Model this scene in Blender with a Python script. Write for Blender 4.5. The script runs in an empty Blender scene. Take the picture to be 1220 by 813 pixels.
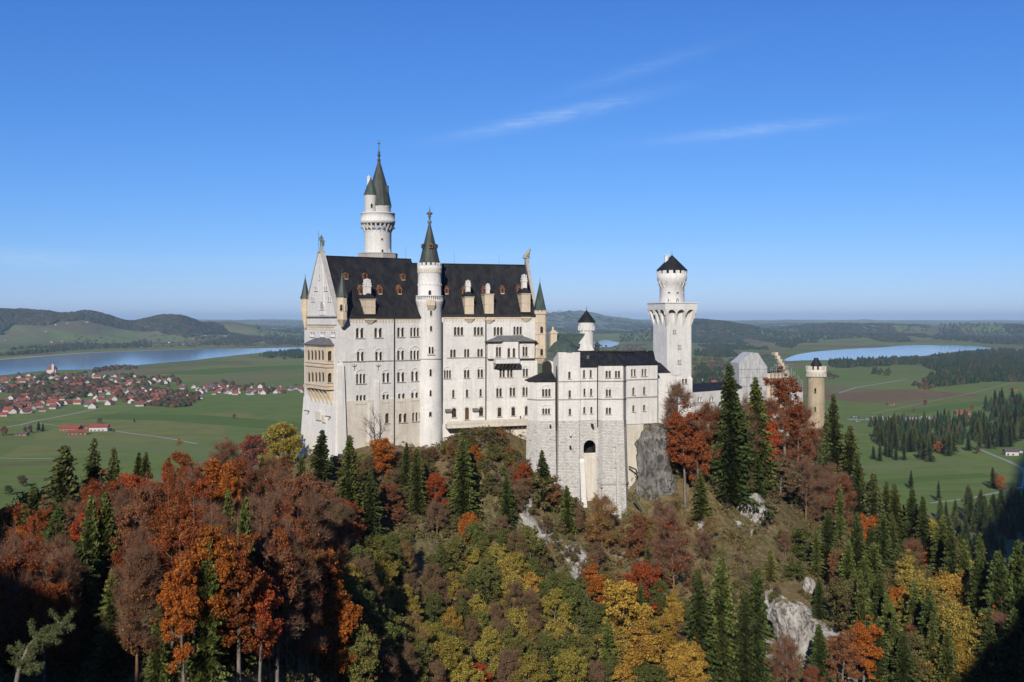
import bpy, math, random
import numpy as np
from mathutils import Matrix, Vector

SC = bpy.context.scene
COL = SC.collection
R = math.radians
random.seed(7)
HAZE = 3.0e-5

# ------------------------------------------------------------------ camera
F, CX, EY, CZ = 1186.0, 610.0, 381.0, 180.0      # focal length (px of a 1220 px wide frame), eye line, eye height over the plain
cam_d = bpy.data.cameras.new('camera')
cam = bpy.data.objects.new('camera', cam_d); COL.objects.link(cam)
cam.location = (0, 0, CZ); cam.rotation_euler = (R(90), 0, 0)
cam_d.sensor_width = 36; cam_d.lens = 36 * F / 1220
cam_d.shift_y = -(406.5 - EY) / 1220
cam_d.clip_start = 0.5; cam_d.clip_end = 200000
SC.camera = cam

# ------------------------------------------------------------------ light
SUN_EL, SUN_AZ = 30.0, -10.0                      # behind the viewer, a little to the left
W = bpy.data.worlds.new('World'); SC.world = W; W.use_nodes = True
wn = W.node_tree.nodes; wl = W.node_tree.links
for n in list(wn): wn.remove(n)
sky = wn.new('ShaderNodeTexSky'); sky.sky_type = 'NISHITA'; sky.sun_disc = False
sky.sun_elevation = R(SUN_EL); sky.sun_rotation = R(180 - SUN_AZ)
sky.altitude = 900; sky.air_density = 1.0; sky.dust_density = 0.25; sky.ozone_density = 4.0
bg = wn.new('ShaderNodeBackground'); bg.inputs['Strength'].default_value = 0.077
wo = wn.new('ShaderNodeOutputWorld')
tc = wn.new('ShaderNodeTexCoord')

def wmath(op, a, b=None):
    n = wn.new('ShaderNodeMath'); n.operation = op
    for i, v in enumerate((a, b)):
        if v is None: continue
        if isinstance(v, (int, float)): n.inputs[i].default_value = v
        else: wl.new(v, n.inputs[i])
    return n.outputs[0]
# thin cirrus: long wisps of stretched noise in azimuth / elevation
sep = wn.new('ShaderNodeSeparateXYZ'); wl.new(tc.outputs['Generated'], sep.inputs[0])
az = wmath('ARCTAN2', sep.outputs[0], sep.outputs[1]); el = wmath('ARCSINE', sep.outputs[2])
cloud = None
for (caz, cel, slope, la, lw, amp, seed) in ((0.036, 0.200, 0.20, 0.085, 0.0065, 0.30, 1.0), (0.13, 0.245, 0.26, 0.07, 0.006, 0.10, 5.0),
                                             (0.232, 0.182, 0.07, 0.085, 0.0055, 0.24, 9.0), (-0.46, 0.055, 0.0, 0.07, 0.008, 0.22, 13.0),
                                             (-0.10, 0.060, 0.02, 0.30, 0.006, 0.10, 17.0)):
    da = wmath('SUBTRACT', az, caz)
    de = wmath('SUBTRACT', wmath('SUBTRACT', el, cel), wmath('MULTIPLY', da, slope))
    cx_ = wn.new('ShaderNodeCombineXYZ')
    wl.new(wmath('MULTIPLY', da, 40.0), cx_.inputs[0]); wl.new(wmath('ADD', wmath('MULTIPLY', de, 330.0), wmath('MULTIPLY', da, 55.0)), cx_.inputs[1]); cx_.inputs[2].default_value = seed
    nz = wn.new('ShaderNodeTexNoise'); nz.inputs['Scale'].default_value = 1.0; nz.inputs['Detail'].default_value = 5; nz.inputs['Roughness'].default_value = 0.6
    wl.new(cx_.outputs[0], nz.inputs['Vector'])
    r2 = wmath('ADD', wmath('POWER', wmath('ABSOLUTE', wmath('DIVIDE', da, la)), 2.0), wmath('POWER', wmath('ABSOLUTE', wmath('DIVIDE', de, lw)), 2.0))
    m = wmath('EXPONENT', wmath('MULTIPLY', r2, -1.0))
    m = wmath('MULTIPLY', wmath('MULTIPLY', m, amp), wmath('MULTIPLY', wmath('POWER', nz.outputs[0], 1.8), 2.4))
    cloud = m if cloud is None else wmath('ADD', cloud, m)
mx = wn.new('ShaderNodeMix'); mx.data_type = 'RGBA'
wl.new(wmath('MINIMUM', cloud, 0.8), mx.inputs[0])
# clear autumn air: deeper blue overhead, per channel
s3 = wn.new('ShaderNodeSeparateColor'); c3 = wn.new('ShaderNodeCombineColor'); wl.new(sky.outputs[0], s3.inputs[0])
for i, (gain, pw) in enumerate(((0.83, 1.27), (0.875, 0.97), (1.23, 0.75))):
    wl.new(wmath('MULTIPLY', wmath('POWER', wmath('MULTIPLY', s3.outputs[i], 0.075), pw), gain / 0.075), c3.inputs[i])
wl.new(c3.outputs[0], mx.inputs[6]); mx.inputs[7].default_value = (7.5, 9.6, 12.4, 1)
wl.new(mx.outputs[2], bg.inputs['Color']); wl.new(bg.outputs[0], wo.inputs['Surface'])

sun_d = bpy.data.lights.new('sun', 'SUN'); sun_d.energy = 4.8; sun_d.angle = R(0.5); sun_d.color = (1.0, 0.93, 0.83)
sun = bpy.data.objects.new('sun', sun_d); COL.objects.link(sun)
SDIR = Vector((math.sin(R(SUN_AZ)) * math.cos(R(SUN_EL)), -math.cos(R(SUN_AZ)) * math.cos(R(SUN_EL)), math.sin(R(SUN_EL))))
sun.rotation_euler = SDIR.to_track_quat('Z', 'Y').to_euler(); sun.location = (60, -300, 400)

SC.view_settings.view_transform = 'Standard'; SC.view_settings.look = 'None'
SC.view_settings.exposure = 0.12; SC.view_settings.gamma = 1.0; SC.view_settings.use_curve_mapping = False
SC.render.engine = 'CYCLES'
cy = SC.cycles
cy.use_denoising = True; cy.max_bounces = 5; cy.diffuse_bounces = 2; cy.glossy_bounces = 2; cy.transmission_bounces = 2
cy.transparent_max_bounces = 6; cy.volume_bounces = 0; cy.use_adaptive_sampling = True; cy.adaptive_threshold = 0.02

# ------------------------------------------------------------------ helpers: space
def ray(px, py): return ((px - CX) / F, 1.0, -(py - EY) / F)
def at(px, py, Y):
    u, _, v = ray(px, py); return Vector((u * Y, Y, CZ + v * Y))
def gp(px, py, z=0.0):                            # pixel -> point of the flat plain
    u, _, v = ray(px, py); Y = (CZ - z) / -v
    return Vector((u * Y, Y, z))
def zz(py, Y): return CZ - (py - EY) * Y / F
def to_px(p): return (CX + F * p[0] / p[1], EY + F * (CZ - p[2]) / p[1])

class Fr:                                         # a wall frame: s along the wall, t inward, z up
    def __init__(s, x, y, deg):
        s.x, s.y, s.a = x, y, R(deg); s.c, s.n = math.cos(s.a), math.sin(s.a)
    def P(s, a, t, z): return (s.x + a * s.c - t * s.n, s.y + a * s.n + t * s.c, z)
    def hit(s, px, py, t=0.0):
        u, _, v = ray(px, py); ox, oy, _ = s.P(0, t, 0)
        nx, ny = -s.n, s.c
        lam = (ox * nx + oy * ny) / (u * nx + ny)
        X, Y = u * lam, lam
        return ((X - ox) * s.c + (Y - oy) * s.n, CZ + v * lam)
    def s_at(s, px, t=0.0): return s.hit(px, EY, t)[0]

# value noise, numpy
def _h(ix, iy, iz, seed):
    n = (ix.astype(np.int64) * 374761393 + iy.astype(np.int64) * 668265263 + iz.astype(np.int64) * 2147483647 + seed * 974634777) & 0x7fffffff
    n = ((n ^ (n >> 13)) * 1274126177) & 0x7fffffff
    return ((n ^ (n >> 16)) & 0xffff) / 65535.0
def vnoise(x, y, z, seed=0):
    x, y, z = np.broadcast_arrays(np.asarray(x, float), np.asarray(y, float), np.asarray(z, float))
    ix, iy, iz = np.floor(x), np.floor(y), np.floor(z); fx, fy, fz = x - ix, y - iy, z - iz
    sx, sy, sz = [f * f * (3 - 2 * f) for f in (fx, fy, fz)]
    o = 0
    for a in (0, 1):
        for b in (0, 1):
            for c in (0, 1):
                o = o + _h(ix + a, iy + b, iz + c, seed) * (sx if a else 1 - sx) * (sy if b else 1 - sy) * (sz if c else 1 - sz)
    return o * 2 - 1
def fbm(x, y, z=0.0, oct=4, seed=0):
    s, a = 0, 1.0
    x, y, z = np.asarray(x, float), np.asarray(y, float), np.asarray(z, float)
    for i in range(oct):
        s = s + a * vnoise(x, y, z, seed + i * 17); a *= 0.5; x, y, z = x * 2.03 + 5.1, y * 2.03 + 1.7, z * 2.03 + 9.2
    return s

# ------------------------------------------------------------------ helpers: objects
WLOC = {}
def tag(o, label=None, cat=None, group=None, kind=None):
    if label: o['label'] = label
    if cat: o['category'] = cat
    if group: o['group'] = group
    if kind: o['kind'] = kind
    return o
def link(name, me, loc=(0, 0, 0), parent=None):
    o = bpy.data.objects.new(name, me); COL.objects.link(o)
    wlc = Vector(loc); WLOC[o] = wlc
    if parent is not None:
        o.parent = parent; o.location = wlc - WLOC[parent]
    else: o.location = wlc
    return o
def thing(name, loc, label, cat, group=None):
    o = link(name, None, loc); o.empty_display_size = 1.0
    return tag(o, label, cat, group)

class MB:
    """collects faces; build() links them as one mesh object"""
    def __init__(s): s.v, s.f, s.m, s.sm = [], [], [], []
    def face(s, pts, m=0, smooth=False):
        b = len(s.v); s.v.extend([tuple(p) for p in pts]); s.f.append(tuple(range(b, b + len(pts)))); s.m.append(m); s.sm.append(smooth)
    def grid(s, rows, m=0, smooth=True, closed=False):
        b = len(s.v); n = len(rows[0])
        for r in rows: s.v.extend([tuple(p) for p in r])
        for i in range(len(rows) - 1):
            for j in range(n if closed else n - 1):
                k = (j + 1) % n
                s.f.append((b + i * n + j, b + i * n + k, b + (i + 1) * n + k, b + (i + 1) * n + j)); s.m.append(m); s.sm.append(smooth)
    def prism(s, poly, z0, z1, m=0, top=True, bot=True):
        n = len(poly)
        for i in range(n):
            a, b = poly[i], poly[(i + 1) % n]
            s.face([(a[0], a[1], z0), (b[0], b[1], z0), (b[0], b[1], z1), (a[0], a[1], z1)], m)
        if top: s.face([(p[0], p[1], z1) for p in poly], m)
        if bot: s.face([(p[0], p[1], z0) for p in reversed(poly)], m)
    def fbox(s, fr, s0, s1, t0, t1, z0, z1, m=0):
        s.prism([fr.P(s0, t0, 0), fr.P(s1, t0, 0), fr.P(s1, t1, 0), fr.P(s0, t1, 0)], z0, z1, m)
    def hull(s, bot, top, m=0):                    # same number of 3D points below and above
        n = len(bot)
        for i in range(n):
            k = (i + 1) % n; s.face([bot[i], bot[k], top[k], top[i]], m)
        s.face(top, m); s.face(list(reversed(bot)), m)
    def cone_up(s, base, apex, m=0):
        n = len(base)
        for i in range(n): s.face([base[i], base[(i + 1) % n], apex], m)
        s.face(list(reversed(base)), m)
    def lathe(s, cx, cy, prof, n=28, m=0, smooth=True, a0=0.0):
        rows = [[(cx + r * math.cos(a0 + 2 * math.pi * j / n), cy + r * math.sin(a0 + 2 * math.pi * j / n), z) for j in range(n)] for r, z in prof]
        s.grid(rows, m, smooth, True)
        for row, flip in ((rows[0], True), (rows[-1], False)):
            if math.dist(row[0], row[n // 2]) > 0.05: s.face(list(reversed(row)) if flip else row, m)
    def tube(s, p, q, r0, r1, n=5, m=0):
        p, q = Vector(p), Vector(q); d = (q - p)
        if d.length < 1e-6: return
        d.normalize(); a = d.orthogonal().normalized(); b = d.cross(a)
        rows = [[tuple(c + (a * math.cos(2 * math.pi * j / n) + b * math.sin(2 * math.pi * j / n)) * r) for j in range(n)] for c, r in ((p, r0), (q, r1))]
        s.grid(rows, m, True, True)
        s.face(rows[1], m)
    def ring_boxes(s, cx, cy, r0, r1, z0, z1, n, frac=0.55, m=0, a0=0.0):
        for i in range(n):
            a = a0 + 2 * math.pi * i / n; h = math.pi / n * frac
            pts = [(cx + r * math.cos(b), cy + r * math.sin(b)) for r, b in ((r0, a - h), (r1, a - h), (r1, a + h), (r0, a + h))]
            s.prism(pts, z0, z1, m)
    def build(s, name, mats, parent=None, loc=None):
        if not isinstance(mats, (list, tuple)): mats = [mats]
        v = np.array(s.v, float)
        c = np.array(loc, float) if loc is not None else np.array([(v[:, 0].min() + v[:, 0].max()) / 2, (v[:, 1].min() + v[:, 1].max()) / 2, v[:, 2].min()])
        me = bpy.data.meshes.new(name)
        me.from_pydata((v - c).tolist(), [], s.f)
        for mt in mats: me.materials.append(mt)
        me.polygons.foreach_set('material_index', s.m); me.polygons.foreach_set('use_smooth', s.sm)
        # wall-aligned UVs in metres
        uv = me.uv_layers.new(name='wall')
        buf = np.zeros((len(me.loops), 2)); k = 0
        for f in s.f:
            P = v[list(f)]; nrm = np.zeros(3)
            for i in range(len(f)): nrm += np.cross(P[i], P[(i + 1) % len(f)])
            L = np.linalg.norm(nrm); nrm = nrm / L if L > 1e-12 else np.array([0, 0, 1.])
            if abs(nrm[2]) > 0.75: buf[k:k + len(f)] = P[:, :2]
            else:
                hl = math.hypot(nrm[0], nrm[1]); tx, ty = -nrm[1] / hl, nrm[0] / hl
                buf[k:k + len(f), 0] = P[:, 0] * tx + P[:, 1] * ty; buf[k:k + len(f), 1] = P[:, 2]
            k += len(f)
        uv.data.foreach_set('uv', buf.ravel())
        me.update()
        return link(name, me, c, parent)

def raw_mesh(name, v, f, mats, smooth=False, mi=None):
    v = np.asarray(v, np.float32); f = np.asarray(f, np.int32); k = f.shape[1]
    me = bpy.data.meshes.new(name)
    me.vertices.add(len(v)); me.vertices.foreach_set('co', v.ravel())
    me.loops.add(f.size); me.loops.foreach_set('vertex_index', f.ravel())
    me.polygons.add(len(f)); me.polygons.foreach_set('loop_start', np.arange(0, f.size, k, dtype=np.int32))
    me.polygons.foreach_set('loop_total', np.full(len(f), k, np.int32))
    if smooth: me.polygons.foreach_set('use_smooth', np.ones(len(f), bool))
    for m in (mats if isinstance(mats, (list, tuple)) else [mats]): me.materials.append(m)
    if mi is not None: me.polygons.foreach_set('material_index', np.asarray(mi, np.int32))
    me.update(calc_edges=True); me.validate()
    return me

# ------------------------------------------------------------------ materials
class NT:
    def __init__(s, name):
        s.mat = bpy.data.materials.new(name); s.mat.use_nodes = True; s.t = s.mat.node_tree
        s.n = s.t.nodes; s.n.clear(); s.out = s.n.new('ShaderNodeOutputMaterial')
    def new(s, k, **kw):
        n = s.n.new('ShaderNode' + k)
        for a, b in kw.items(): setattr(n, a, b)
        return n
    def set(s, n, i, v):
        if isinstance(v, bpy.types.NodeSocket): s.t.links.new(v, n.inputs[i])
        elif isinstance(v, (tuple, list)) and len(v) == 3 and n.inputs[i].type == 'RGBA': n.inputs[i].default_value = (*v, 1)
        else: n.inputs[i].default_value = v
    def math(s, op, a, b=0.0, clamp=False):
        n = s.new('Math', operation=op, use_clamp=clamp); s.set(n, 0, a); s.set(n, 1, b); return n.outputs[0]
    def mix(s, f, a, b, mode='MIX'):
        n = s.new('Mix', data_type='RGBA', blend_type=mode); s.set(n, 0, f); s.set(n, 6, a); s.set(n, 7, b); return n.outputs[2]
    def noise(s, vec, scale, detail=4, rough=0.55, out=0):
        n = s.new('TexNoise'); s.set(n, 'Vector', vec) if vec is not None else None
        n.inputs['Scale'].default_value = scale; n.inputs['Detail'].default_value = detail; n.inputs['Roughness'].default_value = rough
        return n.outputs[out]
    def ramp(s, f, lo, hi):
        n = s.new('MapRange'); n.interpolation_type = 'SMOOTHSTEP'; s.set(n, 0, f); n.inputs[1].default_value = lo; n.inputs[2].default_value = hi; return n.outputs[0]
    def scalev(s, vec, sc):
        n = s.new('Mapping'); s.set(n, 'Vector', vec); n.inputs['Scale'].default_value = sc; return n.outputs[0]
    def pos(s): return s.new('NewGeometry').outputs['Position']
    def bsdf(s, col, rough=0.8, bump=None, bstr=0.4, bdist=0.1, metal=0.0, spec=0.3):
        b = s.new('BsdfPrincipled'); s.set(b, 'Base Color', col); s.set(b, 'Roughness', rough); s.set(b, 'Metallic', metal); s.set(b, 'Specular IOR Level', spec)
        if bump is not None:
            n = s.new('Bump'); n.inputs['Strength'].default_value = bstr; n.inputs['Distance'].default_value = bdist; s.set(n, 'Height', bump); s.set(b, 'Normal', n.outputs[0])
        s.t.links.new(b.outputs[0], s.out.inputs[0]); return s.mat

def plaster(name, a, b, c, blocks=0.36, bw=0.9, bh=0.42):
    """limewashed ashlar: block joints, vertical weather streaks, patchy tone"""
    t = NT(name); p = t.pos(); uv = t.new('UVMap', uv_map='wall').outputs[0]
    st = t.ramp(t.noise(t.scalev(p, (1.3, 1.3, 0.09)), 1.0, 5, 0.6), 0.42, 0.72)
    pa = t.ramp(t.noise(p, 0.16, 4, 0.6), 0.4, 0.65)
    col = t.mix(pa, a, b); col = t.mix(t.math('MULTIPLY', st, 0.55), col, c); col = t.mix(t.math('MULTIPLY', t.ramp(t.noise(p, 0.9, 6, 0.72), 0.5, 0.68), 0.4), col, c)
    br = t.new('TexBrick'); t.set(br, 'Vector', uv); br.inputs['Scale'].default_value = 1.0; br.inputs['Brick Width'].default_value = bw; br.inputs['Row Height'].default_value = bh
    br.inputs['Mortar Size'].default_value = 0.035; br.inputs['Color1'].default_value = (1, 1, 1, 1); br.inputs['Color2'].default_value = (0.72, 0.72, 0.72, 1); br.inputs['Mortar'].default_value = (0.5, 0.5, 0.5, 1)
    col = t.mix(blocks, col, br.outputs[0], 'MULTIPLY')
    g = t.noise(p, 3.0, 3)
    return t.bsdf(col, 0.9, t.math('ADD', t.math('MULTIPLY', br.outputs[1], -0.5), g), 0.3, 0.06, spec=0.15)

M = {}
M['white'] = plaster('white_limestone_wall', (0.71, 0.69, 0.655), (0.645, 0.63, 0.60), (0.49, 0.48, 0.46))
M['whiter'] = plaster('white_plaster_wall', (0.71, 0.69, 0.64), (0.65, 0.625, 0.58), (0.52, 0.50, 0.47), 0.15)
M['cream'] = plaster('cream_lower_wall', (0.65, 0.60, 0.51), (0.58, 0.53, 0.45), (0.44, 0.40, 0.33), 0.3)
M['sand'] = plaster('sandstone_dressing', (0.62, 0.52, 0.39), (0.56, 0.47, 0.35), (0.40, 0.33, 0.25), 0.3)
M['tan'] = plaster('tan_stone_wall', (0.46, 0.38, 0.26), (0.38, 0.31, 0.21), (0.26, 0.21, 0.15), 0.5)
M['grey_stone'] = plaster('grey_stone_trim', (0.42, 0.40, 0.37), (0.36, 0.34, 0.31), (0.25, 0.24, 0.22), 0.3)

def rustic():
    t = NT('rusticated_stone'); p = t.pos(); uv = t.new('UVMap', uv_map='wall').outputs[0]
    wob = t.noise(p, 0.9, 2, 0.5, 1)
    w2 = t.new('VectorMath', operation='SCALE'); t.set(w2, 0, wob); w2.inputs[3].default_value = 0.35
    ad = t.new('VectorMath', operation='ADD'); t.set(ad, 0, uv); t.set(ad, 1, w2.outputs[0])
    br = t.new('TexBrick'); t.set(br, 'Vector', ad.outputs[0]); br.inputs['Scale'].default_value = 1.0; br.inputs['Brick Width'].default_value = 0.95; br.inputs['Row Height'].default_value = 0.46
    br.inputs['Mortar Size'].default_value = 0.07; br.inputs['Color1'].default_value = (0.67, 0.65, 0.61, 1); br.inputs['Color2'].default_value = (0.50, 0.485, 0.455, 1); br.inputs['Mortar'].default_value = (0.42, 0.405, 0.38, 1)
    br.inputs['Bias'].default_value = -0.1
    st = t.ramp(t.noise(t.scalev(p, (0.6, 0.6, 0.06)), 1.0, 4, 0.6), 0.45, 0.75)
    dk = t.ramp(t.noise(t.scalev(p, (0.8, 0.8, 1.7)), 1.0, 3, 0.7), 0.56, 0.68)
    col = t.mix(t.math('MULTIPLY', st, 0.45), br.outputs[0], (0.33, 0.32, 0.30)); col = t.mix(t.math('MULTIPLY', dk, 0.75), col, (0.21, 0.20, 0.185))
    return t.bsdf(col, 0.92, t.math('ADD', t.math('MULTIPLY', br.outputs[1], -1.2), t.noise(p, 2.2, 4)), 0.7, 0.25, spec=0.15)
M['rustic'] = rustic()

def slate():
    t = NT('dark_sheet_roof'); p = t.pos(); uv = t.new('UVMap', uv_map='wall').outputs[0]
    w = t.new('TexWave', wave_type='BANDS', bands_direction='X'); t.set(w, 'Vector', uv); w.inputs['Scale'].default_value = 0.42; w.inputs['Distortion'].default_value = 0.15
    n = t.noise(t.scalev(p, (0.5, 0.5, 0.12)), 1.0, 5, 0.62)
    col = t.mix(t.ramp(n, 0.35, 0.7), (0.008, 0.009, 0.011), (0.026, 0.0255, 0.026))
    seam = t.ramp(w.outputs['Fac'], 0.88, 0.98)
    col = t.mix(t.math('MULTIPLY', seam, 0.5), col, (0.045, 0.045, 0.047))
    return t.bsdf(col, 0.6, seam, 0.6, 0.08, spec=0.2)
M['slate'] = slate()
def simple(name, a, b, scale=1.0, rough=0.8, bump=0.3, bd=0.1, metal=0.0, spec=0.3, aniso=(1, 1, 1)):
    t = NT(name); p = t.pos(); n = t.noise(t.scalev(p, aniso), scale, 5, 0.6)
    return t.bsdf(t.mix(t.ramp(n, 0.35, 0.66), a, b), rough, n if bump else None, bump, bd, metal, spec)
M['copper'] = simple('green_copper', (0.030, 0.056, 0.048), (0.065, 0.088, 0.074), 1.2, 0.6, 0.2, aniso=(1, 1, 0.2))
M['copper_dark'] = simple('dark_copper', (0.030, 0.042, 0.038), (0.060, 0.065, 0.055), 1.0, 0.55, 0.2, aniso=(1, 1, 0.2))
M['orange_wood'] = simple('orange_painted_wood', (0.215, 0.095, 0.045), (0.15, 0.065, 0.032), 2.0, 0.7)
M['door'] = simple('brown_wood', (0.11, 0.045, 0.02), (0.07, 0.03, 0.015), 2.0, 0.6)
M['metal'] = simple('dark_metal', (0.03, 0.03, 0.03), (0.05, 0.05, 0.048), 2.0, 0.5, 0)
M['lead'] = simple('grey_lead', (0.10, 0.10, 0.10), (0.14, 0.14, 0.135), 1.0, 0.6, 0.2)
M['bronze'] = simple('weathered_bronze', (0.07, 0.10, 0.075), (0.12, 0.14, 0.10), 3.0, 0.6)
M['stone_fig'] = simple('mossy_stone', (0.25, 0.26, 0.20), (0.36, 0.34, 0.27), 3.0, 0.9)
def glass():
    t = NT('dark_window_glass'); n = t.noise(t.pos(), 0.8, 2)
    return t.bsdf(t.mix(t.ramp(n, 0.35, 0.65), (0.010, 0.010, 0.011), (0.060, 0.052, 0.046)), 0.12, spec=0.5)
M['glass'] = glass()
M['frame'] = simple('window_joinery', (0.16, 0.11, 0.07), (0.11, 0.075, 0.05), 4, 0.6, 0)
M['black'] = simple('recess_shade_and_tyre_black', (0.02, 0.019, 0.018), (0.03, 0.028, 0.026), 1, 0.95, 0)  # near-black colour paints the shade inside openings; also tyre rubber
M['asphalt'] = simple('pale_gravel_road', (0.24, 0.225, 0.19), (0.29, 0.265, 0.225), 0.3, 0.95, 0.2)
M['red_roof'] = [simple('tiled_roof_%s' % n, a, b, 0.6, 0.85, 0.3) for n, a, b in (('brick_red', (0.25, 0.06, 0.035), (0.19, 0.05, 0.032)), ('rust_brown', (0.17, 0.065, 0.04), (0.12, 0.05, 0.035)), ('grey_brown', (0.11, 0.085, 0.075), (0.08, 0.065, 0.06)))]
M['house_wall'] = simple('house_plaster', (0.50, 0.475, 0.43), (0.42, 0.395, 0.35), 0.3, 0.9, 0)
M['tarp'] = simple('white_scaffold_net', (0.44, 0.44, 0.44), (0.30, 0.305, 0.315), 0.6, 0.9, 0.4, 0.3, aniso=(2, 2, 0.5))
M['tube'] = simple('galvanised_tube', (0.35, 0.35, 0.36), (0.26, 0.26, 0.27), 2, 0.5, 0)
M['plank'] = simple('scaffold_plank', (0.36, 0.25, 0.15), (0.28, 0.19, 0.11), 2, 0.85, 0)
M['brick_red'] = simple('red_brick', (0.32, 0.13, 0.075), (0.25, 0.10, 0.06), 1.5, 0.9)

def rockmat(name, a, b, c):
    t = NT(name); p = t.pos()
    n1 = t.noise(t.scalev(p, (0.5, 0.5, 0.22)), 1.0, 7, 0.65); n2 = t.noise(p, 0.3, 3); n3 = t.noise(t.scalev(p, (0.9, 0.9, 0.42)), 1.0, 7, 0.72)
    col = t.mix(t.ramp(n1, 0.36, 0.62), a, b); crack = t.ramp(n3, 0.52, 0.66)
    col = t.mix(t.math('MULTIPLY', crack, 0.75), col, c)
    geo = t.new('NewGeometry'); sx = t.new('SeparateXYZ'); t.set(sx, 0, geo.outputs['Normal'])
    moss = t.math('MULTIPLY', t.ramp(sx.outputs[2], 0.45, 0.8), t.ramp(n2, 0.35, 0.6))
    col = t.mix(moss, col, (0.12, 0.105, 0.045))
    col = t.mix(t.math('MULTIPLY', t.ramp(n2, 0.5, 0.68), 0.4), col, c)
    return t.bsdf(col, 0.92, t.math('ADD', n1, t.math('MULTIPLY', crack, -0.5)), 0.9, 0.8, spec=0.15)
M['rock'] = rockmat('pale_limestone', (0.40, 0.385, 0.36), (0.25, 0.235, 0.215), (0.13, 0.115, 0.095))
M['rock_dark'] = rockmat('grey_rock', (0.215, 0.205, 0.195), (0.125, 0.118, 0.11), (0.075, 0.068, 0.055))

def leafmat(name, transl=0.35, var=0.5):
    """leaf colour = the tree's own object colour, varied leaf by leaf and clump by clump"""
    t = NT(name); oi = t.new('ObjectInfo'); g = t.new('NewGeometry'); tcn = t.new('TexCoord')
    n = t.noise(tcn.outputs['Object'], 0.45, 3)
    hsv = t.new('HueSaturation'); t.set(hsv, 'Color', oi.outputs['Color'])
    t.set(hsv, 'Value', t.math('ADD', t.math('MULTIPLY', t.math('POWER', g.outputs['Random Per Island'], 2.0), var * 2.2), t.math('ADD', t.math('MULTIPLY', n, 0.9), 0.62 - var * 0.5)))
    t.set(hsv, 'Hue', t.math('ADD', t.math('ADD', t.math('MULTIPLY', n, 0.05), 0.466), t.math('MULTIPLY', g.outputs['Random Per Island'], 0.016)))
    d = t.new('BsdfDiffuse'); t.set(d, 0, hsv.outputs[0]); tr = t.new('BsdfTranslucent'); t.set(tr, 0, hsv.outputs[0])
    mxn = t.new('MixShader'); mxn.inputs[0].default_value = transl; t.t.links.new(d.outputs[0], mxn.inputs[1]); t.t.links.new(tr.outputs[0], mxn.inputs[2]); t.t.links.new(mxn.outputs[0], t.out.inputs[0])
    return t.mat
M['leaf'] = leafmat('autumn_leaves', 0.35, 0.6); M['needle'] = leafmat('spruce_needles', 0.15, 0.5)
M['bark'] = simple('grey_bark', (0.20, 0.175, 0.15), (0.12, 0.10, 0.085), 2, 0.95, 0.4)
M['bark_dark'] = simple('brown_bark', (0.085, 0.062, 0.048), (0.055, 0.042, 0.033), 2, 0.95, 0.4)
M['twig'] = simple('bare_twigs', (0.21, 0.112, 0.066), (0.155, 0.092, 0.060), 1, 0.95, 0)
# ================================================================== TERRAIN
# castle hill: heights through points from image pixels at guessed depths and hand-set ones, phi = r radial basis
CP = []
for px, py, Y in ((420, 545, 291), (480, 540, 299), (515, 545, 303), (560, 518, 302), (590, 520, 303), (600, 556, 302), (630, 566, 303), (648, 568, 301.5), (668, 592, 302), (690, 616, 301), (712, 628, 299.5), (745, 640, 301), (758, 624, 304),
                  (806, 600, 306), (830, 520, 322), (850, 560, 320), (880, 545, 335), (940, 530, 412), (985, 530, 412), (1010, 575, 405), (1045, 600, 400), (1050, 650, 370), (1080, 700, 350), (1150, 745, 350), (1200, 790, 300),
                  (300, 813, 136), (200, 813, 128), (100, 813, 138), (0, 813, 150), (-100, 813, 165), (380, 813, 158), (450, 813, 192), (540, 813, 228), (610, 813, 235), (750, 813, 245), (900, 813, 250), (1000, 813, 250), (1100, 813, 250), (1220, 830, 240),
                  (300, 700, 168), (250, 740, 148), (380, 740, 180), (400, 680, 215), (200, 650, 176), (100, 655, 176), (0, 655, 180), (330, 585, 282), (380, 560, 295), (400, 620, 268), (450, 655, 268), (550, 655, 274), (550, 590, 292), (650, 650, 284), (650, 730, 264), (450, 730, 226),
                  (750, 720, 278), (850, 700, 280), (950, 725, 275), (950, 640, 320), (900, 610, 316), (840, 640, 300), (1000, 680, 315), (1010, 760, 270), (250, 600, 262), (150, 590, 240), (30, 590, 225)):
    CP.append(tuple(at(px, py, Y)))
for b in ((-58, 305, 142), (-40, 320, 143), (-10, 330, 146), (15, 330, 147), (40, 322, 146), (60, 345, 146), (60, 375, 142), (90, 410, 133), (110, 440, 128),
          (-75, 330, 128), (-100, 290, 112), (-95, 250, 122), (-130, 230, 108), (-150, 280, 70), (-100, 350, 85), (-60, 370, 112), (-20, 390, 110), (30, 420, 100), (90, 480, 92), (150, 440, 95), (190, 400, 75),
          (-180, 200, 90), (-200, 260, 45), (-220, 330, 5), (-140, 400, 10), (-60, 450, 35), (0, 500, 20), (80, 560, 25), (160, 540, 35), (220, 480, 42), (230, 420, 60), (220, 360, 62), (200, 320, 72), (170, 270, 85),
          (-240, 420, -4), (-150, 520, -4), (0, 620, -4), (120, 680, -3), (250, 700, 1), (330, 640, 8), (330, 520, 22), (330, 420, 38), (300, 330, 62), (280, 250, 85), (260, 180, 120),
          (420, 780, -3), (420, 600, 10), (420, 450, 40), (420, 300, 90), (200, 800, -4), (0, 800, -5), (-250, 600, -5), (-250, 800, -5), (330, 850, -4), (420, 900, -5),
          (0, 150, 70), (40, 180, 66), (80, 180, 70), (0, 60, 80), (-10, 110, 88), (60, 100, 85), (-250, 120, 150), (-150, 120, 158), (-70, 60, 158), (-60, 20, 170), (-110, 20, 205), (-250, 20, 280), (150, 120, 110), (130, 20, 150), (250, 60, 200), (420, 120, 280), (420, 20, 320)):
    CP.append(b)
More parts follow.
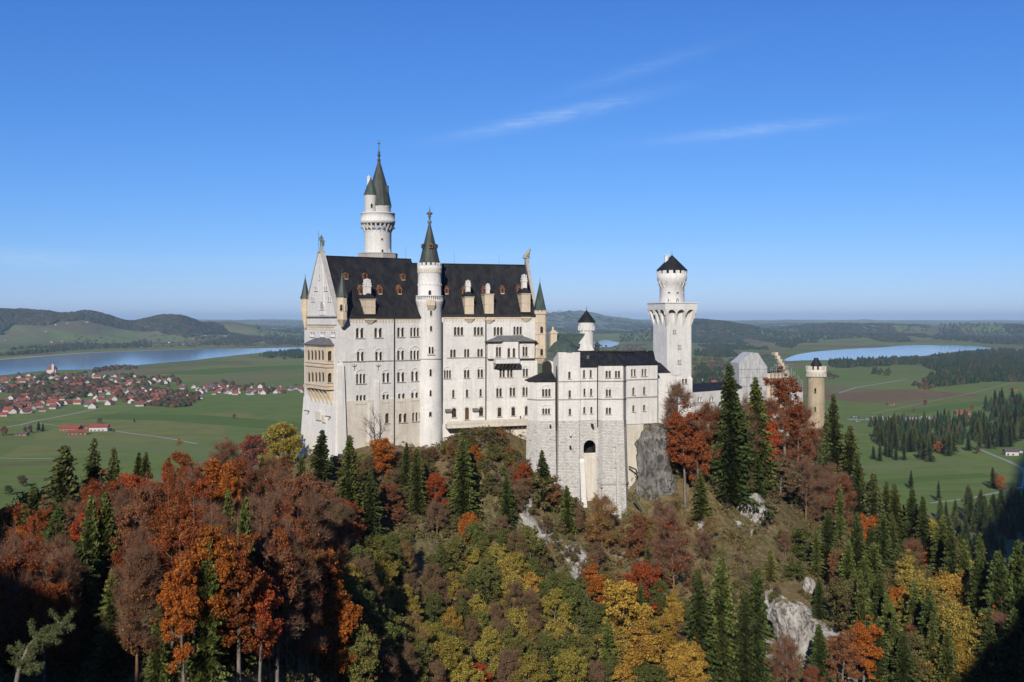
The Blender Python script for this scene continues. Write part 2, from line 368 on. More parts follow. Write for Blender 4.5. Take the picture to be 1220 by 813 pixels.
CP = np.array(CP); _n = len(CP)
_D = np.linalg.norm(CP[:, None, :2] - CP[None, :, :2], axis=2)
_A = np.zeros((_n + 1, _n + 1)); _A[:_n, :_n] = _D - np.eye(_n) * 1.0; _A[:_n, _n] = 1; _A[_n, :_n] = 1
_W = np.linalg.solve(_A, np.append(CP[:, 2], 0))
ROCKY = []                                       # (x, y, radius) of bare rock on the slope, filled below
def hill_base(x, y):
    x, y = np.asarray(x, float), np.asarray(y, float); sh = x.shape
    P = np.stack([x.ravel(), y.ravel()], 1); o = np.empty(len(P))
    for i in range(0, len(P), 4000):
        o[i:i + 4000] = np.sqrt(((P[i:i + 4000, None, :] - CP[None, :, :2]) ** 2).sum(2)) @ _W[:_n] + _W[_n]
    return o.reshape(sh)
GX = np.arange(-262, 425, 2.5); GY = np.arange(18, 905, 2.5)
_gx, _gy = np.meshgrid(GX, GY)
HZ = hill_base(_gx, _gy)
_rough = np.clip(HZ / 40, 0, 1)
HZ = HZ + _rough * (1.6 * fbm(_gx / 22, _gy / 22, 0, 4, 3) + 0.5 * fbm(_gx / 5, _gy / 5, 0, 2, 8))
def hz(x, y):                                    # bilinear height of the hill
    fx = (x - GX[0]) / 2.5; fy = (y - GY[0]) / 2.5
    ix, iy = int(fx), int(fy)
    if ix < 0 or iy < 0 or ix >= len(GX) - 1 or iy >= len(GY) - 1: return -9.0
    a, b = fx - ix, fy - iy
    return float((HZ[iy, ix] * (1 - a) + HZ[iy, ix + 1] * a) * (1 - b) + (HZ[iy + 1, ix] * (1 - a) + HZ[iy + 1, ix + 1] * a) * b)
def ground(px, py, y0=60, y1=900):
    """first hit of the view ray with the hill (or the plain behind it)"""
    u, _, v = ray(px, py); Y = y0; prev = None
    while Y < y1:
        d = CZ + v * Y - max(hz(u * Y, Y), 0.0)
        if d < 0:
            lo, hi = Y - 2.0, Y
            for _ in range(12):
                m = (lo + hi) / 2
                if CZ + v * m - max(hz(u * m, m), 0.0) < 0: hi = m
                else: lo = m
            return Vector((u * hi, hi, CZ + v * hi))
        Y += 2.0
    return gp(px, py) if v < 0 else None

# bare rock on the slopes: where the photo shows it (px, py, width px, height px)
ROCK_SPOTS = [(625, 600, 20, 70), (690, 690, 34, 80), (655, 645, 26, 40), (885, 605, 56, 48), (945, 765, 95, 110), (1005, 790, 40, 70), (1065, 635, 22, 50), (838, 632, 24, 22), (640, 640, 18, 40), (470, 600, 20, 40), (1040, 690, 20, 40), (790, 640, 20, 30), (735, 660, 18, 22)]
_col = np.zeros(HZ.shape)
for px, py, w, h in ROCK_SPOTS:
    g = ground(px, py)
    rx = w / 2 * g.y / F; g2 = ground(px, py - h / 2); g1 = ground(px, py + h / 2)
    ry = max(3.0, abs(g2.y - g1.y) / 2)
    cxm, cym = (g1.x + g2.x) / 2, (g1.y + g2.y) / 2
    d = ((_gx - cxm) / rx) ** 2 + ((_gy - cym) / ry) ** 2
    k = np.exp(-d * 0.9) * (0.65 + 0.7 * fbm(_gx / 6, _gy / 6, 0, 3, 31))
    _col = np.maximum(_col, k)
# rocky relief: terraces of the limestone
HZ = HZ + _col * (1.5 * fbm(_gx / 4, _gy / 4, HZ / 4, 3, 77) + 0.6)

def terrain_material():
    t = NT('dry_grass_slope'); p = t.pos()
    at_ = t.new('Attribute', attribute_name='rock'); rk = at_.outputs['Fac']
    n1 = t.noise(p, 0.10, 5, 0.6); n2 = t.noise(p, 0.6, 5, 0.65); n3 = t.noise(p, 3.0, 3)
    col = t.mix(t.ramp(n1, 0.38, 0.62), (0.130, 0.092, 0.042), (0.085, 0.078, 0.030))
    col = t.mix(t.ramp(n2, 0.42, 0.66), col, (0.175, 0.135, 0.075)); col = t.mix(t.math('MULTIPLY', t.ramp(n3, 0.5, 0.7), 0.5), col, (0.05, 0.042, 0.024))
    rn = t.noise(t.scalev(p, (0.45, 0.45, 0.2)), 1.0, 7, 0.68)
    rc = t.mix(t.ramp(rn, 0.38, 0.6), (0.40, 0.385, 0.36), (0.20, 0.185, 0.165))
    f = t.ramp(t.math('ADD', rk, t.math('MULTIPLY', t.math('SUBTRACT', n2, 0.5), 0.9)), 0.30, 0.42)
    col = t.mix(f, col, rc)
    return t.bsdf(col, 0.95, t.math('ADD', n2, rn), 0.8, 0.5, spec=0.1)
M['terrain'] = terrain_material()
_idx = np.arange(HZ.size).reshape(HZ.shape)
_q = np.stack([_idx[:-1, :-1], _idx[:-1, 1:], _idx[1:, 1:], _idx[1:, :-1]], -1).reshape(-1, 4)
me = raw_mesh('castle_hill', np.stack([_gx, _gy, HZ], -1).reshape(-1, 3), _q, M['terrain'], True)
_a = me.attributes.new('rock', 'FLOAT', 'POINT'); _a.data.foreach_set('value', _col.ravel().astype(np.float32))
tag(link('hill', me), kind='structure')

# the gorge walls on the viewer's side, behind the bridge the picture is taken from
mx_, my_ = np.meshgrid(np.arange(-420, 620, 5.0), np.arange(-420, 17, 5.0))
def gorge(x, y):
    left = 188 - 0.80 * x; right = 294 + (x - 63.6) * 1.42
    top = np.maximum(np.maximum(left, right), 150)
    wob = 7 * fbm(x / 40, y / 40, 0, 3, 5) + 7 * np.abs(fbm(x / 11, y / 11, 0, 2, 6))
    back = np.clip((-y - 80) / 340, 0, 1) * 60
    front = np.clip((y + 80) / 97, 0, 1)
    body = np.where(top > 200, top + wob, top) + back * np.clip((top - 200) / 80, 0, 1)
    return body * (1 - front) + np.minimum(body, 95 + 0.55 * np.abs(x - 40)) * front
mz_ = gorge(mx_, my_)
_idx = np.arange(mz_.size).reshape(mz_.shape)
_q = np.stack([_idx[:-1, :-1], _idx[:-1, 1:], _idx[1:, 1:], _idx[1:, :-1]], -1).reshape(-1, 4)
me = raw_mesh('gorge_side', np.stack([mx_, my_, mz_], -1).reshape(-1, 3), _q, M['terrain'], True)
tag(link('mountainside', me), kind='structure')

# ------------------------------------------------------------------ the plain, rolling country and far ranges
def far_z(x, y):
    x, y = np.asarray(x, float), np.asarray(y, float)
    d = np.hypot(x, y); a = np.where(y > 1, x / np.maximum(y, 1) * F + CX, -4000)      # bearing, in frame px
    sm = lambda v, lo, hi: (lambda q: q * q * (3 - 2 * q))(np.clip((v - lo) / (hi - lo), 0, 1))
    z = sm(d, 7300, 10500) * (26 + 34 * fbm(x / 1500, y / 1500, 0, 4, 21))
    z = z + sm(d, 15000, 24000) * (95 + 45 * fbm(x / 4200, y / 4200, 0, 3, 41))
    z = z * (1 - 0.95 * np.exp(-((a - 722) / 30) ** 2) * (1 - sm(d, 9300, 10500)))
    for (ca, cd, h, sa, sd) in ((40, 9300, 222, 85, 800), (-75, 9000, 200, 70, 800), (120, 9400, 105, 36, 600), (200, 9700, 172, 50, 700), (275, 10500, 120, 40, 600), (840, 9600, 128, 70, 500), (1000, 12500, 90, 100, 900), (1190, 12000, 95, 90, 900), (700, 20000, 240, 60, 1500), (640, 19000, 150, 60, 1500)):
        z = z + h * np.exp(-(np.abs((a - ca) / sa) ** 2.4) - ((d - cd) / sd) ** 2) * (1 + 0.16 * fbm(x / 500, y / 500, 0, 3, 51))
    return np.maximum(z, 0)
_ang = np.concatenate([np.arange(-180, -36, 6.0), np.arange(-36, 36, 0.14), np.arange(36, 180.1, 6.0)])
_rad = np.concatenate([[20], np.geomspace(250, 60000, 300)])
aa, rr = np.meshgrid(np.radians(_ang), _rad)
fx, fy = rr * np.sin(aa), rr * np.cos(aa)
fz = far_z(fx, fy)
def field_material():
    t = NT('meadows_and_fields'); p = t.pos()
    wob = t.noise(p, 0.004, 3, 0.5, 1)
    w2 = t.new('VectorMath', operation='SCALE'); t.set(w2, 0, wob); w2.inputs[3].default_value = 130.0
    ad = t.new('VectorMath', operation='ADD'); t.set(ad, 0, p); t.set(ad, 1, w2.outputs[0])
    v = t.new('TexVoronoi'); t.set(v, 'Vector', t.scalev(ad.outputs[0], (1.0, 0.42, 0.0))); v.inputs['Scale'].default_value = 0.0042
    sp = t.new('SeparateColor'); t.set(sp, 0, v.outputs['Color'])
    cr = t.new('ValToRGB'); t.set(cr, 0, sp.outputs[0]); e = cr.color_ramp; e.interpolation = 'CONSTANT'
    e.elements[0].color = (0.128, 0.170, 0.048, 1); e.elements[1].position = 0.86; e.elements[1].color = (0.165, 0.140, 0.070, 1)
    for ps, c in ((0.22, (0.118, 0.165, 0.045, 1)), (0.45, (0.142, 0.178, 0.052, 1)), (0.66, (0.168, 0.175, 0.058, 1)), (0.76, (0.130, 0.160, 0.048, 1))):
        k = e.elements.new(ps); k.color = c
    n = t.noise(p, 0.02, 5, 0.6); n4 = t.noise(p, 0.0016, 4, 0.6)
    # beyond the near meadows: rougher pasture, moor and reed
    sx = t.new('SeparateXYZ'); t.set(sx, 0, p)
    far = t.ramp(sx.outputs[1], 2600.0, 5200.0)
    moor = t.math('MULTIPLY', far, t.ramp(n4, 0.46, 0.60))
    col = t.mix(moor, cr.outputs[0], (0.115, 0.098, 0.055))
    col = t.mix(t.math('MULTIPLY', t.ramp(n, 0.4, 0.7), 0.35), col, (0.070, 0.105, 0.030))
    lines = t.noise(t.scalev(p, (0.003, 0.055, 0.0)), 1.0, 5, 0.6)
    col = t.mix(t.math('MULTIPLY', t.ramp(lines, 0.5, 0.66), 0.5), col, (0.155, 0.165, 0.065))
    col = t.mix(t.math('MULTIPLY', t.ramp(t.noise(t.scalev(p, (0.0015, 0.03, 0.0)), 1.0, 4, 0.6), 0.55, 0.7), 0.35), col, (0.060, 0.088, 0.026))
    return t.bsdf(col, 1.0, spec=0.0)
M['field'] = field_material()
_idx = np.arange(fz.size).reshape(fz.shape)
_q = np.stack([_idx[:-1, :-1], _idx[:-1, 1:], _idx[1:, 1:], _idx[1:, :-1]], -1).reshape(-1, 4)
me = raw_mesh('plain', np.stack([fx, fy, fz], -1).reshape(-1, 3), _q, M['field'], True)
tag(link('ground', me), kind='structure')

# lakes
def water():
    t = NT('lake_water'); p = t.pos()
    b = t.new('BsdfPrincipled'); b.inputs['Base Color'].default_value = (0.05, 0.13, 0.25, 1); b.inputs['Roughness'].default_value = 0.08; b.inputs['IOR'].default_value = 1.33
    n = t.new('Bump'); n.inputs['Strength'].default_value = 0.05; n.inputs['Distance'].default_value = 0.3
    t.set(n, 'Height', t.noise(t.scalev(p, (0.02, 0.006, 0.0)), 1.0, 3)); t.set(b, 'Normal', n.outputs[0])
    t.t.links.new(b.outputs[0], t.out.inputs[0]); return t.mat
M['water'] = water()
def smooth_poly(pts, n=6):                        # Catmull-Rom through a closed outline
    o = []; k = len(pts)
    for i in range(k):
        a, b, c, d = [np.array(pts[(i + j) % k], float) for j in (-1, 0, 1, 2)]
        for j in range(n):
            t = j / n; o.append(0.5 * ((2 * b) + (-a + c) * t + (2 * a - 5 * b + 4 * c - d) * t * t + (-a + 3 * b - 3 * c + d) * t ** 3))
    return o
def flat(name, pts, z, m, sm=True):
    mb = MB(); pl = [gp(x, y, z) for x, y in (smooth_poly(pts) if sm else pts)]
    mb.face(list(reversed(pl))); ob = mb.build(name, m); me = ob.data
    if me.polygons[0].normal.z < 0: me.flip_normals()
    return tag(ob, kind='structure')
LAKE_L = [(-120, 452), (-40, 449), (0, 447.5), (40, 443), (75, 441), (130, 440), (150, 436.5), (190, 433), (225, 430), (250, 427), (300, 421.5), (330, 418.5), (380, 416.5), (420, 415.5), (420, 413.2), (360, 414), (300, 415.3), (240, 416.5), (180, 418), (110, 420.5), (60, 424), (0, 428), (-60, 431), (-120, 436)]
LAKE_R = [(935, 430), (960, 429.5), (1000, 429), (1050, 427.5), (1080, 426), (1110, 423), (1140, 419), (1168, 417), (1180, 415.6), (1176, 414), (1160, 412.3), (1130, 411), (1090, 411.2), (1070, 412.2), (1050, 414), (1020, 415.5), (990, 417.5), (965, 420), (945, 424)]
LAKE_S = [(705, 413), (716, 414), (728, 413.5), (737, 410), (736, 405), (728, 403), (716, 404), (707, 407)]
flat('lake', LAKE_L, 0.8, M['water']); flat('lake', LAKE_R, 0.8, M['water']); flat('lake', LAKE_S, 1.2, M['water'])
flat('lake', [(1192, 418), (1230, 418.6), (1290, 418.6), (1290, 417), (1230, 416.8)], 0.8, M['water'])
M['beach'] = simple('pale_gravel_shore', (0.34, 0.29, 0.21), (0.27, 0.22, 0.15), 0.01, 1.0, 0, spec=0)
def strip(name, pts, w, z, m, kind='structure'):  # a path of constant real width on the plain
    P = [gp(x, y, z) for x, y in pts]; mb = MB(); L, Rr = [], []
    for i, p in enumerate(P):
        a, b = P[max(i - 1, 0)], P[min(i + 1, len(P) - 1)]; d = Vector((b.x - a.x, b.y - a.y, 0)).normalized(); n = Vector((-d.y, d.x, 0)) * w / 2
        L.append(p + n); Rr.append(p - n)
    for i in range(len(P) - 1): mb.face([Rr[i], Rr[i + 1], L[i + 1], L[i]])
    return tag(mb.build(name, m), kind=kind)
strip('shore', [(-60, 432), (0, 428.4), (40, 425.2), (75, 422.3), (110, 420.2), (180, 417.6), (240, 416.2), (300, 415)], 70, 1.2, M['beach'])
strip('shore', [(860, 416), (930, 411.5), (960, 410.5), (1000, 411.2), (1045, 411.5), (1075, 410.2), (1130, 410), (1175, 412)], 330, 0.4, simple('reed_marsh', (0.20, 0.13, 0.075), (0.14, 0.10, 0.06), 0.006, 1.0, 0, spec=0))
# roads and farm tracks
strip('road', [(-60, 545), (30, 546.5), (62, 546.5)], 5, 0.05, M['asphalt'])
strip('road', [(0, 510.5), (25, 506), (45, 501), (65, 497.5), (100, 490.5), (120, 486)], 7, 0.06, M['asphalt'])
strip('road', [(44, 504), (70, 507.5), (100, 510)], 4, 0.07, M['asphalt'])
strip('road', [(136, 513.5), (160, 517), (185, 520), (210, 524), (235, 529)], 5.5, 0.05, M['asphalt'])
strip('road', [(1108, 599.5), (1130, 597), (1160, 593), (1220, 580), (1300, 570)], 4, 0.05, M['asphalt'])
strip('road', [(1164, 534), (1180, 541), (1200, 549), (1218, 558), (1222, 566), (1219, 582)], 5, 0.06, M['asphalt'])
strip('road', [(1000, 468), (1020, 462), (1080, 452)], 7, 0.05, M['asphalt'])
strip('road', [(1010, 500), (1060, 500), (1100, 498), (1160, 501), (1230, 503)], 22, 0.05, simple('car_park_gravel', (0.20, 0.19, 0.175), (0.26, 0.245, 0.22), 0.05, 0.95, 0))
strip('road', [(1040, 493), (1110, 478), (1160, 468), (1210, 455)], 5, 0.05, simple('dirt_track', (0.22, 0.18, 0.11), (0.17, 0.15, 0.08), 0.05, 0.95, 0))
strip('field', [(985, 476), (1030, 473), (1080, 470), (1130, 467.5)], 230, 0.03, simple('ploughed_field', (0.17, 0.115, 0.065), (0.14, 0.10, 0.055), 0.02, 1, 0, spec=0))
strip('field', [(-80, 556), (20, 553), (80, 551)], 42, 0.03, simple('stubble_field', (0.115, 0.125, 0.05), (0.135, 0.13, 0.058), 0.03, 1, 0, spec=0))
M['meadow_dark'] = simple('dark_meadow', (0.084, 0.130, 0.035), (0.098, 0.142, 0.040), 0.03, 1, 0, spec=0, aniso=(.2, 3, 1))
M['meadow_pale'] = simple('mown_meadow', (0.145, 0.170, 0.062), (0.125, 0.155, 0.055), 0.03, 1, 0, spec=0, aniso=(.2, 3, 1))
for pts, w, m in (([(-60, 530), (60, 527), (200, 535), (330, 540)], 75, 'meadow_pale'), ([(120, 496), (220, 498), (340, 507), (420, 511)], 110, 'meadow_dark'), ([(230, 452), (300, 449), (380, 446)], 160, 'meadow_pale'), ([(210, 446), (290, 440), (380, 436)], 260, 'meadow_dark'),
                  ([(1030, 560), (1090, 552), (1160, 552)], 42, 'meadow_pale'), ([(1050, 576), (1110, 570), (1180, 566)], 30, 'meadow_dark'), ([(1000, 459), (1080, 456), (1160, 453)], 190, 'meadow_pale'), ([(1080, 492), (1150, 483), (1225, 475)], 60, 'meadow_dark')):
    strip('field', pts, w, 0.035, M[m])
# ================================================================== CASTLE
def arch_pts(s0, s1, zt, n=6):                    # points of a round arch spanning s0..s1, crown at zt, from left to right
    r = (s1 - s0) / 2; c = (s0 + s1) / 2
    return [(c - r * math.cos(math.pi * i / n), zt - r + r * math.sin(math.pi * i / n)) for i in range(n + 1)]

def facade(mb, fr, t, s0, s1, z0, z1, wins, m=0):
    """wall sheet with real openings; wins = list of lists of lights (sa, sb, za, zb)"""
    lights = [l for w in wins for l in w]
    S = sorted({round(x, 4) for l in lights for x in l[:2] if s0 < x < s1} | {s0, s1})
    Z = sorted({round(x, 4) for l in lights for x in l[2:] if z0 < x < z1} | {z0, z1})
    for i in range(len(Z) - 1):
        zc = (Z[i] + Z[i + 1]) / 2; run = None
        for j in range(len(S)):
            hole = j == len(S) - 1 or any(l[0] < (S[j] + S[j + 1]) / 2 < l[1] and l[2] < zc < l[3] for l in lights)
            if not hole and run is None: run = S[j]
            if hole and run is not None:
                mb.face([fr.P(run, t, Z[i]), fr.P(S[j], t, Z[i]), fr.P(S[j], t, Z[i + 1]), fr.P(run, t, Z[i + 1])], m); run = None
    for (a, b, za, zb) in lights:                 # spandrels above the round heads
        ap = arch_pts(a, b, zb); h = len(ap) // 2
        mb.face([fr.P(a, t, zb)] + [fr.P(s, t, z) for s, z in ap[:h + 1]], m)
        mb.face([fr.P(s, t, z) for s, z in ap[h:]] + [fr.P(b, t, zb)], m)

def window(fr, t, lights, parent, wallm, hood=False, name='window', paint=None, deep=0.55, sill=True, glassm=None, blind=False):
    """one window: reveals, panes with glazing bars, sill and hood mould; sits in the openings cut by facade()"""
    mb = MB(); za = min(l[2] for l in lights); zb = max(l[3] for l in lights); sa, sb = lights[0][0], lights[-1][1]
    for (a, b, z0, z1) in lights:
        ap = arch_pts(a, b, z1); out = [(a, z0)] + ap + [(b, z0)]
        for i in range(len(out)):
            p, q = out[i], out[(i + 1) % len(out)]
            mb.face([fr.P(p[0], t, p[1]), fr.P(p[0], t + deep, p[1]), fr.P(q[0], t + deep, q[1]), fr.P(q[0], t, q[1])], 0)
        mb.face([fr.P(s, t + deep - 0.02, z) for s, z in [(a, z0), (b, z0)] + list(reversed(ap))], 1)
        if b - a > 0.55:
            c = (a + b) / 2; mb.fbox(fr, c - 0.04, c + 0.04, t + deep - 0.12, t + deep - 0.05, z0, z1 - 0.15, 2)
            zm = z0 + (z1 - z0) * 0.58; mb.fbox(fr, a + 0.02, b - 0.02, t + deep - 0.11, t + deep - 0.06, zm - 0.04, zm + 0.04, 2)
    if sill: mb.fbox(fr, sa - 0.25, sb + 0.25, t - 0.22, t + 0.02, za - 0.24, za - 0.005, 3)
    for k in range(len(lights) - 1):              # colonnettes between the lights
        a, b = lights[k][1], lights[k + 1][0]
        if b - a < 0.6:
            c = (a + b) / 2; x, y, _ = fr.P(c, t - 0.03, 0); r = max(0.07, (b - a) * 0.42)
            mb.lathe(x, y, [(r * 1.4, za), (r * 1.4, za + 0.12), (r, za + 0.16), (r, zb - (lights[k][1] - lights[k][0]) / 2 - 0.15), (r * 1.5, zb - (lights[k][1] - lights[k][0]) / 2)], 6, 0)
    if hood:
        r = (sb - sa) / 2 + 0.22; c = (sa + sb) / 2; zc = zb - min(0.45, (lights[0][1] - lights[0][0]) / 2) + (0.05 if len(lights) > 1 else -0.1)
        rows = []
        n = 10
        sq = 0.92
        for rr_, tt in ((r, t), (r, t - 0.16), (r + 0.22, t - 0.16), (r + 0.22, t)):
            rows.append([fr.P(c - rr_ * math.cos(math.pi * i / n), tt, zc + sq * rr_ * math.sin(math.pi * i / n)) for i in range(n + 1)])
        mb.grid(rows, 0, False)
        for i in (0, n): mb.face([rw[i] for rw in rows], 0)
    return mb.build(name, [wallm, glassm or M['glass'], M['frame'], M['grey_stone']], parent)

def lights_px(fr, t, cx, y0, y1, n, w, gap=0.30):
    """lights of a window from where it sits on the wall: centre, top, bottom, number of lights, whole width"""
    sa, zt = fr.hit(cx - w / 2, y0, t); sb, zb = fr.hit(cx + w / 2, y1, t)
    W_ = sb - sa
    if n == 1: return [(sa, sb, zb, zt)]
    lw = W_ / (n + (n - 1) * gap); g = lw * gap
    return [(sa + i * (lw + g), sa + i * (lw + g) + lw, zb, zt) for i in range(n)]

def cornice(mb, fr, s0, s1, t, z, h=0.35, d=0.3, m=0): mb.fbox(fr, s0, s1, t - d, t + 0.05, z, z + h, m)
def arcade_frieze(mb, fr, s0, s1, t, z0, z1, step=0.9, d=0.16, m=0):
    """row of little corbelled arches under the eaves"""
    n = max(1, int((s1 - s0) / step)); w = (s1 - s0) / n
    mb.fbox(fr, s0, s1, t - d, t + 0.02, z0 + (z1 - z0) * 0.62, z1, m)
    for i in range(n + 1):
        a = s0 + i * w; mb.fbox(fr, max(s0, a - w * 0.17), min(s1, a + w * 0.17), t - d, t + 0.02, z0, z0 + (z1 - z0) * 0.62, m)
def finial(mb, x, y, z0, h, m=0):
    mb.lathe(x, y, [(h * .045, z0), (h * .03, z0 + h * .2), (h * .11, z0 + h * .27), (h * .04, z0 + h * .34), (h * .03, z0 + h * .5), (h * .08, z0 + h * .56), (h * .02, z0 + h * .62), (h * .012, z0 + h)], 8, m)
    mb.prism([(x - h * .07, y - .03), (x + h * .07, y - .03), (x + h * .07, y + .03), (x - h * .07, y + .03)], z0 + h * .82, z0 + h * .86, m)
def round_window(cx, cy, r, ang, z0, z1, w, parent, wallm, hood=False, name='window'):
    """small arched window let into a round tower: stone surround standing proud of the curve, dark pane inside"""
    fr = Fr(cx + r * math.cos(ang), cy + r * math.sin(ang), math.degrees(ang) + 90)
    mb = MB(); o = 0.16; t0 = -0.13
    pane = [(-w / 2, z0)] + arch_pts(-w / 2, w / 2, z1) + [(w / 2, z0)]
    ring = [(-w / 2 - o, z0 - o)] + arch_pts(-w / 2 - o, w / 2 + o, z1 + o) + [(w / 2 + o, z0 - o)]
    rows = [[fr.P(s, t0 + 0.3, z) for s, z in ring], [fr.P(s, t0, z) for s, z in ring], [fr.P(s, t0, z) for s, z in pane], [fr.P(s, t0 + 0.10, z) for s, z in pane]]
    mb.grid(rows, 0, False, True)
    mb.face([fr.P(s, t0 + 0.095, z) for s, z in pane], 1)
    if hood: mb.fbox(fr, -w / 2 - 0.4, w / 2 + 0.4, t0 - 0.1, t0 + 0.2, z0 - 0.4, z0 - 0.16, 2)
    return mb.build(name, [wallm, M['glass'], M['grey_stone']], parent)
def face_cam(cx, cy, off=0.0): return math.atan2(-cy, -cx) + off      # bearing from a tower towards the bridge

# ------------------------------------------------------------------ the palace
A0 = (-51.3, 291.0)
FA = Fr(*A0, 33.4); LA, WA = 31.0, 25.0
_w = FA.P(0, WA, 0); FW = Fr(_w[0], _w[1], 33.4 - 90)
FB = Fr(-22.2, 308.5, 16.5); LB, WB = 31.6, 22.0
_e = FB.P(LB, 0, 0); FE = Fr(_e[0], _e[1], 16.5 + 90)
ZE, ZRA, ZRB, ZP = 180.9, 199.3, 197.9, 156.0     # eaves, ridges, top of the cream base
pal = thing('palace', (A0[0] + 20, A0[1] + 20, 140), 'huge white castle palace with steep dark roofs on the autumn hilltop', 'castle palace')

def zoomA(x): return 340 + x / 4.064
rowsA = [(361, 207, 255, 2, 38, 0), (450, 207, 253, 2, 38, 0), (559, 205, 250, 2, 34, 0), (627, 205, 248, 3, 44, 0),
         (364, 323, 367, 2, 34, 1), (453, 323, 365, 2, 34, 1), (559, 317, 362, 2, 34, 1), (627, 317, 360, 3, 44, 1),
         (366, 430, 475, 3, 46, 1), (488, 425, 470, 2, 34, 1), (560, 422, 467, 2, 36, 1), (627, 418, 463, 2, 34, 1),
         (367, 533, 573, 3, 48, 0), (487, 530, 567, 2, 32, 1), (563, 525, 563, 2, 34, 0), (627, 520, 557, 2, 34, 1)]
rowsA5 = [(492, 620, 667, 1, 19, 0), (568, 622, 663, 2, 40, 0), (635, 617, 657, 3, 44, 0)]
def mkA(r): return (lights_px(FA, 0, zoomA(r[0]), 340 + r[1] / 4.064, 340 + r[2] / 4.064, r[3], r[4] / 4.064, 0.5 if r[4] / r[3] > 16 else 0.35), r[5])
WAw = [mkA(r) for r in rowsA]; WAl = [mkA(r) for r in rowsA5]
mb = MB(); facade(mb, FA, 0, 0.0, LA, ZP, ZE, [w for w, _ in WAw])
# rear and inner side walls of the west block
mb.face([FA.P(0, WA, 130), FA.P(0, WA, ZE), FA.P(LA, WA, ZE), FA.P(LA, WA, 130)]); mb.face([FA.P(LA, 0, 130), FA.P(LA, 0, ZE), FA.P(LA, WA, ZE), FA.P(LA, WA, 130)])
wallA = mb.build('wall', M['white'], pal)
for w, h in WAw: window(FA, 0, w, wallA, M['white'], bool(h))
mb = MB(); facade(mb, FA, -0.18, -0.18, LA, 131, ZP, [w for w, _ in WAl])
mb.face([FA.P(-0.18, -0.18, ZP), FA.P(LA, -0.18, ZP), FA.P(LA, 0.1, ZP), FA.P(-0.18, 0.1, ZP)])
baseA = mb.build('base_wall', M['cream'], pal)
for w, h in WAl: window(FA, -0.18, w, baseA, M['cream'], bool(h), deep=0.6)
# trims
mb = MB(); s_, z_ = FA.hit(460, 429.9); cornice(mb, FA, 0.3, LA, 0, z_ - 0.12, 0.26, 0.22); tr = mb.build('string_course', M['grey_stone'], pal)
mb = MB(); arcade_frieze(mb, FA, 3.3, LA - 0.5, 0, ZE - 1.7, ZE - 0.45, 0.95); mb.build('arched_frieze', M['sand'], pal)
mb = MB(); cornice(mb, FA, -0.1, LA + 0.2, 0, ZE - 0.42, 0.42, 0.5); mb.build('eaves_cornice', M['metal'], pal)
for s0, s1, px in ((None, None, 469.2),):
    s0 = FA.s_at(px); mb = MB(); mb.tube(FA.P(s0, -0.28, 133), FA.P(s0, -0.28, ZE - 0.3), 0.16, 0.16, 6); mb.build('drainpipe', M['metal'], pal)
for (zx0, zx1, ztop) in ((430, 455, 468), (397, 411, 575)):     # flat pilaster strips on the wall
    s0, z0 = FA.hit(zoomA(zx0), 340 + ztop / 4.064); s1, _ = FA.hit(zoomA(zx1), 400)
    mb = MB(); mb.hull([FA.P(s0, -0.75, 132), FA.P(s1, -0.75, 132), FA.P(s1, -0.1, 132), FA.P(s0, -0.1, 132)], [FA.P(s0 + .1, -0.25, z0), FA.P(s1 - .1, -0.25, z0), FA.P(s1 - .1, -0.1, z0 + .6), FA.P(s0 + .1, -0.1, z0 + .6)]); mb.build('buttress', M['whiter'], pal)
for zx in (334, 449):                             # iron wall anchors
    s0, z0 = FA.hit(zoomA(zx), 340 + 395 / 4.064); mb = MB()
    mb.tube(FA.P(s0, -0.08, z0 - 1.1), FA.P(s0, -0.08, z0 + 0.9), .07, .07, 4)
    for k in (-1, 1): mb.tube(FA.P(s0, -0.08, z0 - 0.1), FA.P(s0 + k * .8, -0.08, z0 + 0.75), .06, .04, 4)
    mb.tube(FA.P(s0 - .7, -0.08, z0 + 0.1), FA.P(s0 + .7, -0.08, z0 + 0.1), .05, .05, 4)
    mb.build('wall_anchor', M['metal'], pal)

# roof of the west block, hipped verge towards the stair tower
def gable_roof(mb, fr, s0, s1, w, ze, zr, over=0.55, m=0):
    e0, e1 = -over, w + over; k = (zr - ze) / (w / 2); zl = ze - over * k * 0.35
    A, B, C = (e0, zl), (w / 2, zr), (e1, zl)
    mb.face([fr.P(s0, *A), fr.P(s1, *A), fr.P(s1, *B), fr.P(s0, *B)], m); mb.face([fr.P(s1, *C), fr.P(s0, *C), fr.P(s0, *B), fr.P(s1, *B)], m)
    mb.face([fr.P(s0, *A), fr.P(s0, *B), fr.P(s0, *C)], m); mb.face([fr.P(s1, *A), fr.P(s1, *C), fr.P(s1, *B)], m)
    mb.face([fr.P(s0, *C), fr.P(s1, *C), fr.P(s1, *A), fr.P(s0, *A)], m)
    mb.fbox(fr, s0, s1, w / 2 - 0.18, w / 2 + 0.18, zr - 0.1, zr + 0.2, m)
mb = MB(); gable_roof(mb, FA, 0.5, LA, WA, ZE, ZRA); roofA = mb.build('roof', M['slate'], pal)
def roof_t(z, ze, zr, w): return (z - ze) / (zr - ze) * w / 2
def hit_roof(fr, px, py, ze, zr, w):             # pixel -> point on the near roof slope
    t = 3.0
    for _ in range(30):
        s, z = fr.hit(px, py, t); t = roof_t(z, ze, zr, w)
    return s, t, z
